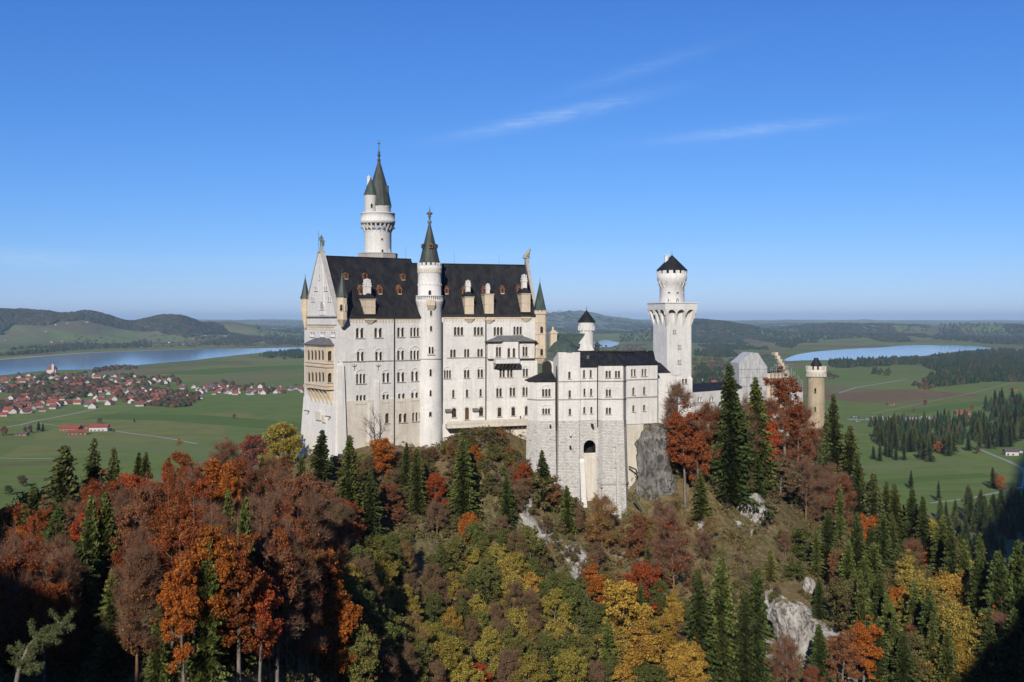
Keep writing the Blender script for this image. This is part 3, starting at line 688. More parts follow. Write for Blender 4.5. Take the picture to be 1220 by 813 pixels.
def dormer(fr, px, ptop, pbot, wpx, ze, zr, w, parent, pointed=True):
    s, t, z0 = hit_roof(fr, px, pbot, ze, zr, w); sa, _ = fr.hit(px - wpx / 2, pbot, t); sb, _ = fr.hit(px + wpx / 2, pbot, t)
    s, hw = (sa + sb) / 2, (sb - sa) / 2
    _, z1 = fr.hit(px, ptop, t)
    h = z1 - z0; zb_ = z0 + h * (0.58 if pointed else 0.8); dep = roof_t(z1, ze, zr, w) - t + 0.4
    mb = MB(); tf = t - 0.15
    front = [(s - hw, z0), (s + hw, z0), (s + hw, zb_), (s, z1), (s - hw, zb_)]
    back = [fr.P(a, t + dep, b) for a, b in front]; fro = [fr.P(a, tf, b) for a, b in front]
    mb.face(fro, 0)
    for i in (0, 1, 4): mb.face([fro[i], fro[(i + 1) % 5], back[(i + 1) % 5], back[i]], 0)
    d = mb.build('dormer', M['orange_wood'], parent)
    # its opening and roof
    mb = MB(); a = hw * 0.42; ap = arch_pts(s - a, s + a, zb_ + h * .08)
    mb.face([fr.P(x, tf - 0.02, z) for x, z in [(s - a, z0 + h * .16), (s + a, z0 + h * .16)] + list(reversed(ap))], 0); mb.build('window', M['glass'], d) if False else None
    mb.face([fr.P(x, tf - 0.05, z) for x, z in [(s - hw * .8, z0 + .03), (s + hw * .8, z0 + .03), (s + hw * .8, z0 + h * .10), (s - hw * .8, z0 + h * .10)]], 1)
    for k in (-1, 1):
        o = 0.18
        e0, e1 = fr.P(s + k * (hw + o), tf - o, zb_ - o * 1.0), fr.P(s, tf - o, z1 + .05); f0, f1 = fr.P(s + k * (hw + o), t + dep, zb_ - o), fr.P(s, t + dep, z1 + .05)
        up = Vector((0, 0, 0.12)); mb.hull([e0, e1, f1, f0], [Vector(e0) + up, Vector(e1) + up, Vector(f1) + up, Vector(f0) + up], 2)
    tag(mb.build('dormer_trim', [M['glass'], M['sand'], M['orange_wood']], parent))
def zz1(x, y): return 340 + x / 4.064, 160 + y / 4.065
for x, y, big in ((294, 690, 0), (386, 692, 0), (570, 695, 0), (366, 757, 1), (459, 757, 1), (553, 757, 1)):
    px, py = zz1(x, y); dormer(FA, px, py - (6.2 if big else 4.2), py + (5.0 if big else 3.4), 5.4 if big else 5.2, ZE, ZRA, WA, roofA, bool(big))
def gable_chimney(fr, px, w_px, y_corb, y_body0, y_body1, y_roof, y_stack, stack_w, ze, zr, w, parent):
    """wall dormer: sandstone block over the eaves with a dark hipped cap and a white chimney stack"""
    sa, _ = fr.hit(px - w_px / 2, 380); sb, _ = fr.hit(px + w_px / 2, 380); s = (sa + sb) / 2; hw = (sb - sa) / 2
    z = lambda y: fr.hit(px, y)[1]
    mb = MB(); tb = roof_t(z(y_body1), ze, zr, w) + 1.0
    mb.fbox(fr, sa, sb, -0.55, tb, z(y_body0), z(y_body1), 0)
    mb.fbox(fr, sa - .18, sb + .18, -0.72, tb, z(y_body1) - .05, z(y_body1) + .28, 0)
    mb.fbox(fr, sa - .12, sb + .12, -0.64, tb, z((y_body0 + y_body1) / 2), z((y_body0 + y_body1) / 2) + .22, 0)
    zc = z(y_corb)
    mb.hull([fr.P(s - hw * .35, -0.12, zc), fr.P(s + hw * .35, -0.12, zc), fr.P(s + hw * .35, 0.02, zc), fr.P(s - hw * .35, 0.02, zc)], [fr.P(sa, -0.6, zc + 1.2), fr.P(sb, -0.6, zc + 1.2), fr.P(sb, 0.02, zc + 1.2), fr.P(sa, 0.02, zc + 1.2)], 0)
    mb.fbox(fr, sa - .1, sb + .1, -0.7, 0.02, zc + 1.2, zc + 1.65, 0)
    body = mb.build('wall_dormer', M['sand'], parent)
    mb = MB(); z0 = z(y_body1) + .28; z1 = z(y_roof); t0 = roof_t(z1, ze, zr, w)
    mb.hull([fr.P(sa - .3, -0.85, z0), fr.P(sb + .3, -0.85, z0), fr.P(sb + .3, tb + 1, z0), fr.P(sa - .3, tb + 1, z0)], [fr.P(s - .5, 0.9, z1), fr.P(s + .5, 0.9, z1), fr.P(s + .5, t0 + .5, z1), fr.P(s - .5, t0 + .5, z1)])
    mb.build('cap_roof', M['slate'], body)
    mb = MB(); k = stack_w / 2 * (sb - sa) / w_px; z2 = z(y_stack)
    mb.fbox(fr, s - k, s + k, 0.9, 0.9 + 2 * k, z1 - 1.0, z1 + (z2 - z1) * .62); mb.fbox(fr, s - k - .15, s + k + .15, 0.75, 1.05 + 2 * k, z1 + (z2 - z1) * .45, z1 + (z2 - z1) * .55)
    for q in (-1, 0, 1): mb.fbox(fr, s + q * k * .7 - k * .22, s + q * k * .7 + k * .22, 0.95, 0.85 + 2 * k, z1 + (z2 - z1) * .62, z2 - (0.25 * abs(q)))
    mb.fbox(fr, s - k - .12, s + k + .12, 0.8, 1.0 + 2 * k, z1 + (z2 - z1) * .62, z1 + (z2 - z1) * .7)
    mb.build('chimney_stack', M['whiter'], body)
gable_chimney(FA, 440.3, 12, 386.5, 374.5, 357, 349.5, 332, 6.4, ZE, ZRA, WA, pal)

# west gable wall with its blind arches, and the two-storey loggia
mb = MB()
gw = [lights_px(FW, 0, 340 + x / 4.064, 340 + 226 / 4.064, 340 + 250 / 4.064, 2, 22 / 4.064) for x in (131, 181, 231)]
facade(mb, FW, 0, 0, WA, ZP, ZE, gw)
ap_s = WA / 2
mb.hull([FW.P(-0.1, -0.05, ZE), FW.P(WA + 0.1, -0.05, ZE), FW.P(WA + 0.1, 1.0, ZE), FW.P(-0.1, 1.0, ZE)], [FW.P(ap_s - .9, -0.05, ZRA + 1.0), FW.P(ap_s + .9, -0.05, ZRA + 1.0), FW.P(ap_s + .9, 1.0, ZRA + 1.0), FW.P(ap_s - .9, 1.0, ZRA + 1.0)])
gab = mb.build('gable_wall', M['white'], pal)
for w in gw: window(FW, 0, w, gab, M['whiter'], False, glassm=M['lead'])
mb = MB()
cornice(mb, FW, -0.2, WA + 0.2, -0.05, ZE - 0.15, 0.45, 0.45); cornice(mb, FW, 0, WA, 0, ZE - 2.6, 0.3, 0.2)
mb.build('gable_cornice', M['grey_stone'], pal)
mb = MB(); arcade_frieze(mb, FW, 0.4, WA - 1.2, 0, ZE - 4.0, ZE - 2.7, 0.95); mb.build('arched_frieze', M['sand'], pal)
mb = MB()                                          # stone coping along the gable's slopes
for k in (0, 1):
    a, b = (-0.35, ap_s - 0.9) if k == 0 else (WA + 0.35, ap_s + 0.9)
    lo = [FW.P(a, -0.25, ZE), FW.P(a, 1.15, ZE), FW.P(b, 1.15, ZRA + 1.0), FW.P(b, -0.25, ZRA + 1.0)]
    mb.hull(lo, [Vector(p) + Vector((0, 0, 0.5)) for p in lo])
mb.fbox(FW, ap_s - 1.2, ap_s + 1.2, -0.3, 1.2, ZRA + 1.0, ZRA + 1.5); mb.fbox(FW, ap_s - .8, ap_s + .8, 0, 0.9, ZRA + 1.5, ZRA + 2.6)
mb.build('gable_coping', M['grey_stone'], pal)
def niche(fr, t, px, py0, py1, n, w, parent):      # blind window carved in relief on the gable
    L = lights_px(fr, t, px, py0, py1, n, w, 0.4); mb = MB()
    for a, b, z0, z1 in L:
        ap = arch_pts(a, b, z1); inn = [(a, z0)] + ap + [(b, z0)]; o = 0.14; out = [(a - o, z0)] + arch_pts(a - o, b + o, z1 + o) + [(b + o, z0)]
        mb.grid([[fr.P(s, t - .002, z) for s, z in out], [fr.P(s, t - .14, z) for s, z in out], [fr.P(s, t - .14, z) for s, z in inn], [fr.P(s, t - .02, z) for s, z in inn]], 0, False)
        mb.face([fr.P(s, t - 0.03, z) for s, z in [(a, z0), (b, z0)] + list(reversed(ap))], 1)
    mb.fbox(fr, L[0][0] - .3, L[-1][1] + .3, t - .25, t, L[0][2] - .2, L[0][2])
    mb.build('blind_window', [M['whiter'], M['grey_stone']], parent)
for x, y, n, w in ((173, 692, 2, 18), (150, 747, 2, 16), (197, 747, 2, 16), (135, 799, 2, 16), (178, 797, 2, 20), (215, 799, 2, 16)):
    px, py = zz1(x, y); niche(FW, -0.05, px, py - 2.4, py + 2.4, n, w / 4.064, gab)
mb = MB(); s0, _ = FW.hit(zoomA(178), 365); mb.hull([FW.P(s0 - 2.3, -.22, ZE + .5), FW.P(s0 + 2.3, -.22, ZE + .5), FW.P(s0 + 2.3, -.05, ZE + .5), FW.P(s0 - 2.3, -.05, ZE + .5)], [FW.P(s0 - .8, -.22, ZRA - 2.5), FW.P(s0 + .8, -.22, ZRA - 2.5), FW.P(s0 + .8, -.05, ZRA - 2.5), FW.P(s0 - .8, -.05, ZRA - 2.5)]); mb.build('gable_panel', M['whiter'], gab)
niche(FW, -0.22, zoomA(178), 340 + 82 / 4.064, 340 + 116 / 4.064, 1, 20 / 4.064, gab)
# west wall below, battered towards the rock
mb = MB()
b0, b1, t0 = [FW.P(-1.6, -1.8, 128), FW.P(WA + .4, -1.0, 128), FW.P(WA + .4, 2, 128), FW.P(-1.6, 2, 128)], None, [FW.P(-.1, -.2, ZP), FW.P(WA + .18, -.2, ZP), FW.P(WA + .18, 2, ZP), FW.P(-.1, 2, ZP)]
mb.hull(b0, t0); wb = mb.build('base_wall', M['whiter'], pal)
s1, z1 = FW.hit(zoomA(150), 340 + 620 / 4.064)
for zx, zt, zb, w in ((150, 610, 655, 22), (180, 628, 665, 14)):
    s0, za = FW.hit(zoomA(zx), 340 + zt / 4.064, -.7); s2, zb2 = FW.hit(zoomA(zx + w), 340 + zb / 4.064, -.7); mb = MB(); mb.fbox(FW, s0, s2, -1.1, 0, zb2, za); mb.build('blocked_opening', M['cream'], wb)
for zx, zy in ((112, 612), (215, 640)):             # waterspouts
    s0, z0 = FW.hit(zoomA(zx), 340 + zy / 4.064, -.7); mb = MB(); mb.tube(FW.P(s0, 0, z0), FW.P(s0 + .2, -2.3, z0 + .5), .25, .16, 5); mb.build('waterspout', M['lead'], wb)

ora = MB(); P_ = 2.3
so0 = FW.s_at(363.5, -P_); so1 = FW.s_at(388.8, -P_)
yl = lambda zy: FW.hit(376, 340 + zy / 4.064, -P_)[1]
zt1, zb1 = yl(288), yl(497)
wl5 = lambda y0, y1, xs, w: [[l] for x in xs for l in [lights_px(FW, -P_, zoomA(x), 340 + y0 / 4.064, 340 + y1 / 4.064, 1, w / 4.064)[0]]]
arcs = wl5(314, 362, (112, 129, 146, 163, 180), 11.5) + wl5(420, 468, (114, 131, 148, 165, 182), 11.5)
facade(ora, FW, -P_, so0, so1, zb1, zt1, arcs)
FS = Fr(*FW.P(so1, -P_, 0)[:2], 33.4)              # its south cheek
ch = [[(0.5, 1.75, FS.hit(zoomA(213), 340 + y1 / 4.064)[1], FS.hit(zoomA(213), 340 + y0 / 4.064)[1])] for y0, y1 in ((318, 366), (425, 471))]
facade(ora, FS, 0, 0, P_, zb1, zt1, ch)
ora.face([FW.P(so0, -P_, zb1), FW.P(so0, -P_, zt1), FW.P(so0, 0, zt1), FW.P(so0, 0, zb1)])
ora.face([FW.P(so0, -P_, zb1), FW.P(so0, 0, zb1), FW.P(so1, 0, zb1), FW.P(so1, -P_, zb1)])
orl = ora.build('loggia', M['sand'], pal)
for k in range(2): window(FW, -P_, [a[0] for a in arcs[k * 5:k * 5 + 5]], orl, M['sand'], False, 'arcade', deep=0.28, sill=False, glassm=M['black'])  # black panes stand in for the shade behind the arches
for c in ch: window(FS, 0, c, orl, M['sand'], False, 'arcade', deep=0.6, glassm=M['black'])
mb = MB()
for zy, h, d in ((288, .35, .35), (372, .3, .25), (386, .5, .3), (478, .35, .25), (488, .7, .4)):
    z0 = yl(zy); mb.fbox(FW, so0 - d, so1 + d, -P_ - d, 0, z0 - h, z0)
mb.build('loggia_cornice', M['sand'], orl)
mb = MB(); zr0, zr1 = yl(288) + .02, yl(256)
mb.hull([FW.P(so0 - .7, -P_ - .7, zr0), FW.P(so1 + .7, -P_ - .7, zr0), FW.P(so1 + .7, 0, zr0), FW.P(so0 - .7, 0, zr0)], [FW.P(so0 + 4, -.5, zr1), FW.P(so1 - 3, -.5, zr1), FW.P(so1 - 3, 0, zr1), FW.P(so0 + 4, 0, zr1)]); mb.build('loggia_roof', M['lead'], orl)
for i in range(6):                                  # big brackets carrying the loggia
    s0 = so0 + .5 + (so1 - so0 - 1.3) * i / 5; mb = MB(); zc = yl(505); zd = yl(572)
    mb.hull([FW.P(s0, -.35, zd), FW.P(s0 + .6, -.35, zd), FW.P(s0 + .6, 0, zd), FW.P(s0, 0, zd)], [FW.P(s0, -P_, zc), FW.P(s0 + .6, -P_, zc), FW.P(s0 + .6, 0, zc), FW.P(s0, 0, zc)]); mb.build('bracket', M['sand'], orl)

# corner turrets of the gable
def corner_turret(px, Y, r_px, y_tip, y_eave, y_body, y_corb, fin, bodym, roofm, nm='corner_turret', sides=8):
    x, y = at(px, 381, Y)[:2]; r = r_px * Y / F; z = lambda p: zz(p, Y); mb = MB()
    mb.lathe(x, y, [(r * .25, z(y_corb)), (r * .6, z(y_corb) + (z(y_body) - z(y_corb)) * .45), (r * 1.08, z(y_body)), (r * 1.08, z(y_body) + .3), (r, z(y_body) + .35), (r, z(y_eave) - .4), (r * 1.12, z(y_eave) - .3), (r * 1.12, z(y_eave))], sides, 0, False, R(22))
    tw = mb.build(nm, bodym, pal)
    mb = MB(); mb.lathe(x, y, [(r * 1.3, z(y_eave) - .05), (r * 1.25, z(y_eave) + .1), (r * .95, z(y_eave) + 1.0), (.08, z(y_tip))], sides, 0, False, R(22)); mb.build('turret_roof', roofm, tw)
    mb = MB(); finial(mb, x, y, z(y_tip) - .2, fin); mb.build('finial', M['metal'], tw)
    return tw, x, y, r
t1, tx, ty, tr_ = corner_turret(407.6, 291.0, 6.2, 325.5, 353.5, 381, 390, 1.6, M['sand'], M['copper_dark'])
round_window(tx, ty, tr_ * .95, face_cam(tx, ty, -.15), zz(370.5, 291), zz(363, 291), .75, t1, M['sand'])
round_window(tx, ty, tr_ * .95, face_cam(tx, ty, .85), zz(370.5, 291), zz(363, 291), .6, t1, M['sand'])
corner_turret(363.6, 310, 4.9, 330.5, 355.5, 371, 391, 1.5, M['sand'], M['copper_dark'])
# pier under the near corner turret
mb = MB(); s0, s1 = FA.s_at(402), FA.s_at(411.6)
mb.hull([FA.P(s0 - .5, -1.5, 131), FA.P(s1 + .3, -1.3, 131), FA.P(s1 + .3, .1, 131), FA.P(s0 - .5, .1, 131)], [FA.P(s0, -.6, zz(436, 291)), FA.P(s1 - .7, -.6, zz(436, 291)), FA.P(s1 - .7, .1, zz(436, 291)), FA.P(s0, .1, zz(436, 291))])
mb.hull([FA.P(s0, -.6, zz(436, 291)), FA.P(s1 - .7, -.6, zz(436, 291)), FA.P(s1 - .7, -.02, zz(436, 291)), FA.P(s0, -.02, zz(436, 291))], [FA.P(s0 + .6, -.1, zz(430, 291)), FA.P(s1 - 1.2, -.1, zz(430, 291)), FA.P(s1 - 1.2, -.02, zz(430, 291)), FA.P(s0 + .6, -.02, zz(430, 291))])
mb.build('corner_pier', M['whiter'], pal)
mb = MB(); mb.fbox(FA, s0 - .2, s1 - .4, -.85, -.6, zz(495.5, 291), zz(494, 291)); mb.build('pier_band', M['grey_stone'], pal)

# east block -------------------------------------------------------
def zoomB(x): return 480 + x / 4.518
def zyB(y): return 380 + y / 4.518
PB = 1.3                                            # depth of the shallow bay
rowsB = [(300, 44, 88, 3, 50, 0), (407, 44, 88, 3, 50, 0), (513, 44, 88, 3, 48, 0), (618, 42, 85, 3, 46, 0),
         (270, 165, 208, 2, 30, 0), (344, 163, 206, 2, 28, 0), (416, 162, 204, 2, 30, 0),
         (240, 277, 320, 3, 38, 1), (344, 275, 318, 2, 30, 1), (417, 272, 316, 2, 30, 1), (535, 272, 314, 2, 29, 0), (576, 272, 314, 2, 29, 0), (660, 268, 310, 2, 28, 1),
         (272, 383, 425, 1, 13, 0), (346, 381, 422, 1, 13, 0), (419, 378, 418, 1, 13, 0), (518, 374, 420, 2, 30, 1), (590, 370, 416, 2, 30, 1), (660, 368, 414, 2, 32, 1)]
rowsB5 = [(275, 480, 530, 1, 24, 1), (345, 478, 542, 1, 22, 1), (421, 475, 523, 1, 23, 1), (520, 478, 526, 1, 21, 1), (594, 475, 522, 1, 21, 1), (667, 470, 518, 1, 23, 1)]
def mkB(r): return (lights_px(FB, 0, zoomB(r[0]), zyB(r[1]), zyB(r[2]), r[3], r[4] / 4.518, 0.35), r[5])
Bw = [mkB(r) for r in rowsB]; Bl = [mkB(r) for r in rowsB5]; ZPB = FB.hit(580, 478)[1]
mb = MB(); facade(mb, FB, 0, -1, LB, ZPB, ZE + .5, [w for w, _ in Bw])
for fr_, a, b in ((FE, 0, WB),): mb.face([fr_.P(a, 0, 130), fr_.P(b, 0, 130), fr_.P(b, 0, ZE + .5), fr_.P(a, 0, ZE + .5)])
mb.face([FB.P(-1, WB, 130), FB.P(-1, WB, ZE), FB.P(LB, WB, ZE), FB.P(LB, WB, 130)])
wallB = mb.build('wall', M['white'], pal)
for w, h in Bw: window(FB, 0, w, wallB, M['white'], bool(h))
mb = MB(); facade(mb, FB, -.15, -1, LB, 128, ZPB, [w for w, _ in Bl]); mb.face([FB.P(-1, -.15, ZPB), FB.P(LB, -.15, ZPB), FB.P(LB, .1, ZPB), FB.P(-1, .1, ZPB)])
baseB = mb.build('base_wall', M['whiter'], pal)
for i, (w, h) in enumerate(Bl): window(FB, -.15, w, baseB, M['cream'], bool(h), name='door' if i == 1 else 'window', glassm=M['door'] if i == 1 else None)
for zx, zy in ((243, 494), (390, 489)):
    s0, z0 = FB.hit(zoomB(zx), zyB(zy), -.15); mb = MB(); mb.hull([FB.P(s0 - 1, -.8, z0 - .5), FB.P(s0 + 1, -.8, z0 - .5), FB.P(s0 + 1, -.15, z0 - .3), FB.P(s0 - 1, -.15, z0 - .3)], [FB.P(s0 - 1, -.7, z0 - .2), FB.P(s0 + 1, -.7, z0 - .2), FB.P(s0 + 1, -.15, z0 + .5), FB.P(s0 - 1, -.15, z0 + .5)]); mb.build('small_awning', M['lead'], baseB)
mb = MB(); cornice(mb, FB, 2.0, LB - 3.5, 0, FB.hit(560, 426.2)[1] - .12, .26, .2); mb.build('string_course', M['grey_stone'], pal)
mb = MB(); arcade_frieze(mb, FB, 1.0, LB - 1.5, 0, ZE - 1.4, ZE - .1, .95); mb.build('arched_frieze', M['sand'], pal)
mb = MB(); cornice(mb, FB, -.5, LB - .5, 0, ZE + .1, .42, .5); mb.build('eaves_cornice', M['metal'], pal)
for px in (578.4,):
    s0 = FB.s_at(px); mb = MB(); mb.tube(FB.P(s0, -.35, zz(502, 313)), FB.P(s0, -.35, ZE), .17, .17, 6); mb.build('drainpipe', M['metal'], pal)
s0 = FB.s_at(zoomB(312)); mb = MB(); mb.hull([FB.P(s0 - .9, -.5, 140), FB.P(s0 + .9, -.5, 140), FB.P(s0 + .9, 0, 140), FB.P(s0 - .9, 0, 140)], [FB.P(s0 - .7, -.2, zz(454, 313)), FB.P(s0 + .7, -.2, zz(454, 313)), FB.P(s0 + .7, 0, zz(452, 313)), FB.P(s0 - .7, 0, zz(452, 313))]); mb.build('buttress', M['whiter'], pal)
mb = MB(); gable_roof(mb, FB, -9, LB - .6, WB, ZE + .5, ZRB); roofB = mb.build('roof', M['slate'], pal)
def zz3(x, y): return 480 + x / 4.518, 240 + y / 4.517
for x, y in ((235, 480), (330, 480), (437, 480), (536, 478), (624, 474)):
    px, py = zz3(x, y); dormer(FB, px, py - 5.4, py + 4.8, 5.3, ZE + .5, ZRB, WB, roofB)
for x, wv, yc, b0, b1, yr, ys, sw in ((356, 10.5, 385, 374.5, 354.5, 347.5, 333.5, 5), (463, 10.5, 386, 374, 351, 350.2, 337.5, 4), (660, 10.5, 384, 372, 350.5, 343, 326.5, 5.4)):
    gable_chimney(FB, 480 + x / 4.518, wv, yc, b0, b1, yr, ys, sw, ZE + .5, ZRB, WB, pal)
# east gable wall with coping
mb = MB(); c_ = WB / 2
mb.hull([FE.P(-.1, -.4, ZE), FE.P(WB + .1, -.4, ZE), FE.P(WB + .1, .6, ZE), FE.P(-.1, .6, ZE)], [FE.P(c_ - .9, -.4, ZRB + .7), FE.P(c_ + .9, -.4, ZRB + .7), FE.P(c_ + .9, .6, ZRB + .7), FE.P(c_ - .9, .6, ZRB + .7)])
mb.fbox(FE, c_ - .8, c_ + .8, -.5, .7, ZRB + .7, ZRB + 2.0)
mb.build('gable_wall', M['grey_stone'], pal)
# turret on the east corner
x, y = at(643.2, 381, 318.6)[:2]; zt = lambda p: zz(p, 319.5); hw = 7.4 * 319.5 / F; mb = MB()
fq = Fr(x, y, 16.5); sq = lambda h, z: [fq.P(-h, -h, z), fq.P(h, -h, z), fq.P(h, h, z), fq.P(-h, h, z)]
h = hw * .92; ch_ = .33
def octa(h, z):
    c = h * ch_; return [fq.P(-h + c, -h, z), fq.P(h - c, -h, z), fq.P(h, -h + c, z), fq.P(h, h - c, z), fq.P(h - c, h, z), fq.P(-h + c, h, z), fq.P(-h, h - c, z), fq.P(-h, -h + c, z)]
mb.hull(octa(h * .45, zt(433)), octa(h * 1.02, zt(425.5))); mb.hull(octa(h, zt(425.5)), octa(h, zt(374.5))); mb.hull(octa(h * 1.14, zt(374.5)), octa(h * 1.14, zt(372)))
for p_ in (425.5, 415, 398, 384): mb.hull(octa(h * 1.08, zt(p_) - .18), octa(h * 1.08, zt(p_) + .18))
et = mb.build('corner_turret', M['sand'], pal)
mb = MB(); o8 = octa(h * 1.14, 0)
for i in range(8):
    a, b = Vector(o8[i]), Vector(o8[(i + 1) % 8])
    for k in (.12, .62):
        p, q = a.lerp(b, k), a.lerp(b, k + .3); n = Vector((x, y, 0)) - (p + q) / 2; n.normalize()
        mb.prism([p, q, q + n * .35, p + n * .35], zt(372), zt(370))
mb.hull(octa(h * 1.10, zt(372)), octa(h * 1.10, zt(371.6))); mb.build('battlement', M['sand'], et)
mb = MB(); mb.cone_up(octa(h * 1.0, zt(371)), fq.P(0, 0, zt(335)), 0); mb.build('turret_roof', M['copper'], et)
mb = MB(); finial(mb, x, y, zt(335.5), 1.2); mb.build('finial', M['metal'], et)
for py0, py1 in ((389, 397), (415.5, 423.5)):
    mb = MB(); fo = Fr(*fq.P(0, -h, 0)[:2], 16.5); a = .45; ap = arch_pts(-a, a, zt(py0))
    mb.face([fo.P(s, -.03, z) for s, z in [(-a, zt(py1)), (a, zt(py1))] + list(reversed(ap))], 0)
    mb.fbox(fo, -a - .2, a + .2, -.25, .05, zt(py1) - .25, zt(py1), 1); mb.build('window', [M['glass'], M['sand']], et)
# shallow bay with its low hipped roof, oriel and bracketed balcony
sA, sB = FB.s_at(580), FB.s_at(635.5); zb_ = lambda p: FB.hit(608, p, -PB)[1]
bays = [lights_px(FB, -PB, zoomB(515), zyB(152), zyB(203), 2, 28 / 4.518, .2), lights_px(FB, -PB, zoomB(658), zyB(150), zyB(201), 2, 28 / 4.518, .2)]
mb = MB(); zlo, zhi = zb_(426), zb_(407)
facade(mb, FB, -PB, sA, sB, zlo, zhi, bays)
mb.fbox(FB, sA, sB, -PB + .02, -.02, zlo - .35, zlo - .01)
mb.face([FB.P(sA, -PB, zlo), FB.P(sA, -PB, zhi), FB.P(sA, 0, zhi), FB.P(sA, 0, zlo)]); mb.face([FB.P(sB, -PB, zlo), FB.P(sB, 0, zlo), FB.P(sB, 0, zhi), FB.P(sB, -PB, zhi)])
bay = mb.build('bay', M['white'], pal)
for w in bays: window(FB, -PB, w, bay, M['white'], True)
mb = MB(); mb.hull([FB.P(sA - .8, -PB - 1.2, zhi), FB.P(sB + .8, -PB - 1.2, zhi), FB.P(sB + .8, 0, zhi), FB.P(sA - .8, 0, zhi)], [FB.P(sA + 4, -.4, zb_(400)), FB.P(sB - 4, -.4, zb_(400)), FB.P(sB - 4, 0, zb_(400)), FB.P(sA + 4, 0, zb_(400))]); mb.build('bay_roof', M['lead'], bay)
o0, o1 = FB.s_at(602.5, -PB - 1.8), FB.s_at(617.5, -PB - 1.8); mb = MB(); olw = [lights_px(FB, -PB - 1.8, zoomB(584.5), zyB(158), zyB(207), 2, 42 / 4.518, .9)]
facade(mb, FB, -PB - 1.8, o0, o1, zlo - .4, zhi - .1, olw)
mb.face([FB.P(o0 - 1, -PB, zlo - .4), FB.P(o0, -PB - 1.8, zlo - .4), FB.P(o0, -PB - 1.8, zhi - .1), FB.P(o0 - 1, -PB, zhi - .1)]); mb.face([FB.P(o1, -PB - 1.8, zlo - .4), FB.P(o1 + 1, -PB, zlo - .4), FB.P(o1 + 1, -PB, zhi - .1), FB.P(o1, -PB - 1.8, zhi - .1)])
ori = mb.build('oriel', M['whiter'], bay); window(FB, -PB - 1.8, olw[0], ori, M['whiter'], False) if False else None
window(FB, -PB - 1.8, olw[0], bay, M['whiter'], False)
mb = MB(); q0, q1 = FB.s_at(590.5, -PB - 2), FB.s_at(619, -PB - 2); zf = zb_(431.5)
mb.fbox(FB, q0, q1, -PB - 2.3, 0, zf - .35, zf); mb.fbox(FB, q0, q1, -PB - 2.3, -PB - 2.05, zf, zf + 1.0); mb.fbox(FB, q0, q0 + .25, -PB - 2.05, -PB, zf, zf + 1.0); mb.fbox(FB, q1 - .25, q1, -PB - 2.05, -PB, zf, zf + 1.0)
bal = mb.build('balcony', M['white'], pal)
for i in range(7):
    s0 = q0 + .2 + (q1 - q0 - .8) * i / 6; mb = MB(); mb.hull([FB.P(s0, -.5, zf - 2.0), FB.P(s0 + .4, -.5, zf - 2.0), FB.P(s0 + .4, 0, zf - 2.0), FB.P(s0, 0, zf - 2.0)], [FB.P(s0, -PB - 2.2, zf - .35), FB.P(s0 + .4, -PB - 2.2, zf - .35), FB.P(s0 + .4, 0, zf - .35), FB.P(s0, 0, zf - .35)]); mb.build('bracket', M['grey_stone'], bal)
# terrace along the foot of the east block
mb = MB(); a, b = 1.5, FB.s_at(636, -3); zw0, zw1 = zz(504.5, 310), zz(502, 314)
def ter(s, t0, t1, z): return [FB.P(s, t0, z), FB.P(s, t1, z)]
mb.hull([FB.P(a, -3.2, zw0 - 1.2), FB.P(b, -3.2, zw1 - 1.2), FB.P(b, -.16, zw1 - 1.2), FB.P(a, -.16, zw0 - 1.2)], [FB.P(a, -3.2, zw0), FB.P(b, -3.2, zw1), FB.P(b, -.16, zw1), FB.P(a, -.16, zw0)])
mb.hull([FB.P(a, -3.3, zw0), FB.P(b, -3.3, zw1), FB.P(b, -2.95, zw1), FB.P(a, -2.95, zw0)], [FB.P(a, -3.3, zw0 + .95), FB.P(b, -3.3, zw1 + .95), FB.P(b, -2.95, zw1 + .95), FB.P(a, -2.95, zw0 + .95)])
ter_ = mb.build('terrace', M['cream'], pal)
mb = MB(); w0 = FB.s_at(575, -1); mb.hull([FB.P(w0, -1.9, 127), FB.P(b + .5, -2.6, 127), FB.P(b + .5, -.16, 127), FB.P(w0, -.16, 127)], [FB.P(w0, -.8, zw0 - 1.2), FB.P(b + .5, -1.0, zw1 - 1.2), FB.P(b + .5, -.16, zw1 - 1.2), FB.P(w0, -.16, zw0 - 1.2)]); mb.build('retaining_wall', M['cream'], pal)
k0 = FB.s_at(596, -3)
for i in range(8):
    s0 = k0 + (b - k0 - .8) * i / 7; mb = MB(); mb.hull([FB.P(s0, -1.0, zw1 - 2.8), FB.P(s0 + .55, -1.0, zw1 - 2.8), FB.P(s0 + .55, -.5, zw1 - 2.8), FB.P(s0, -.5, zw1 - 2.8)], [FB.P(s0, -3.1, zw1 - 1.15), FB.P(s0 + .55, -3.1, zw1 - 1.15), FB.P(s0 + .55, -.5, zw1 - 1.15), FB.P(s0, -.5, zw1 - 1.15)]); mb.build('bracket', M['cream'], ter_)

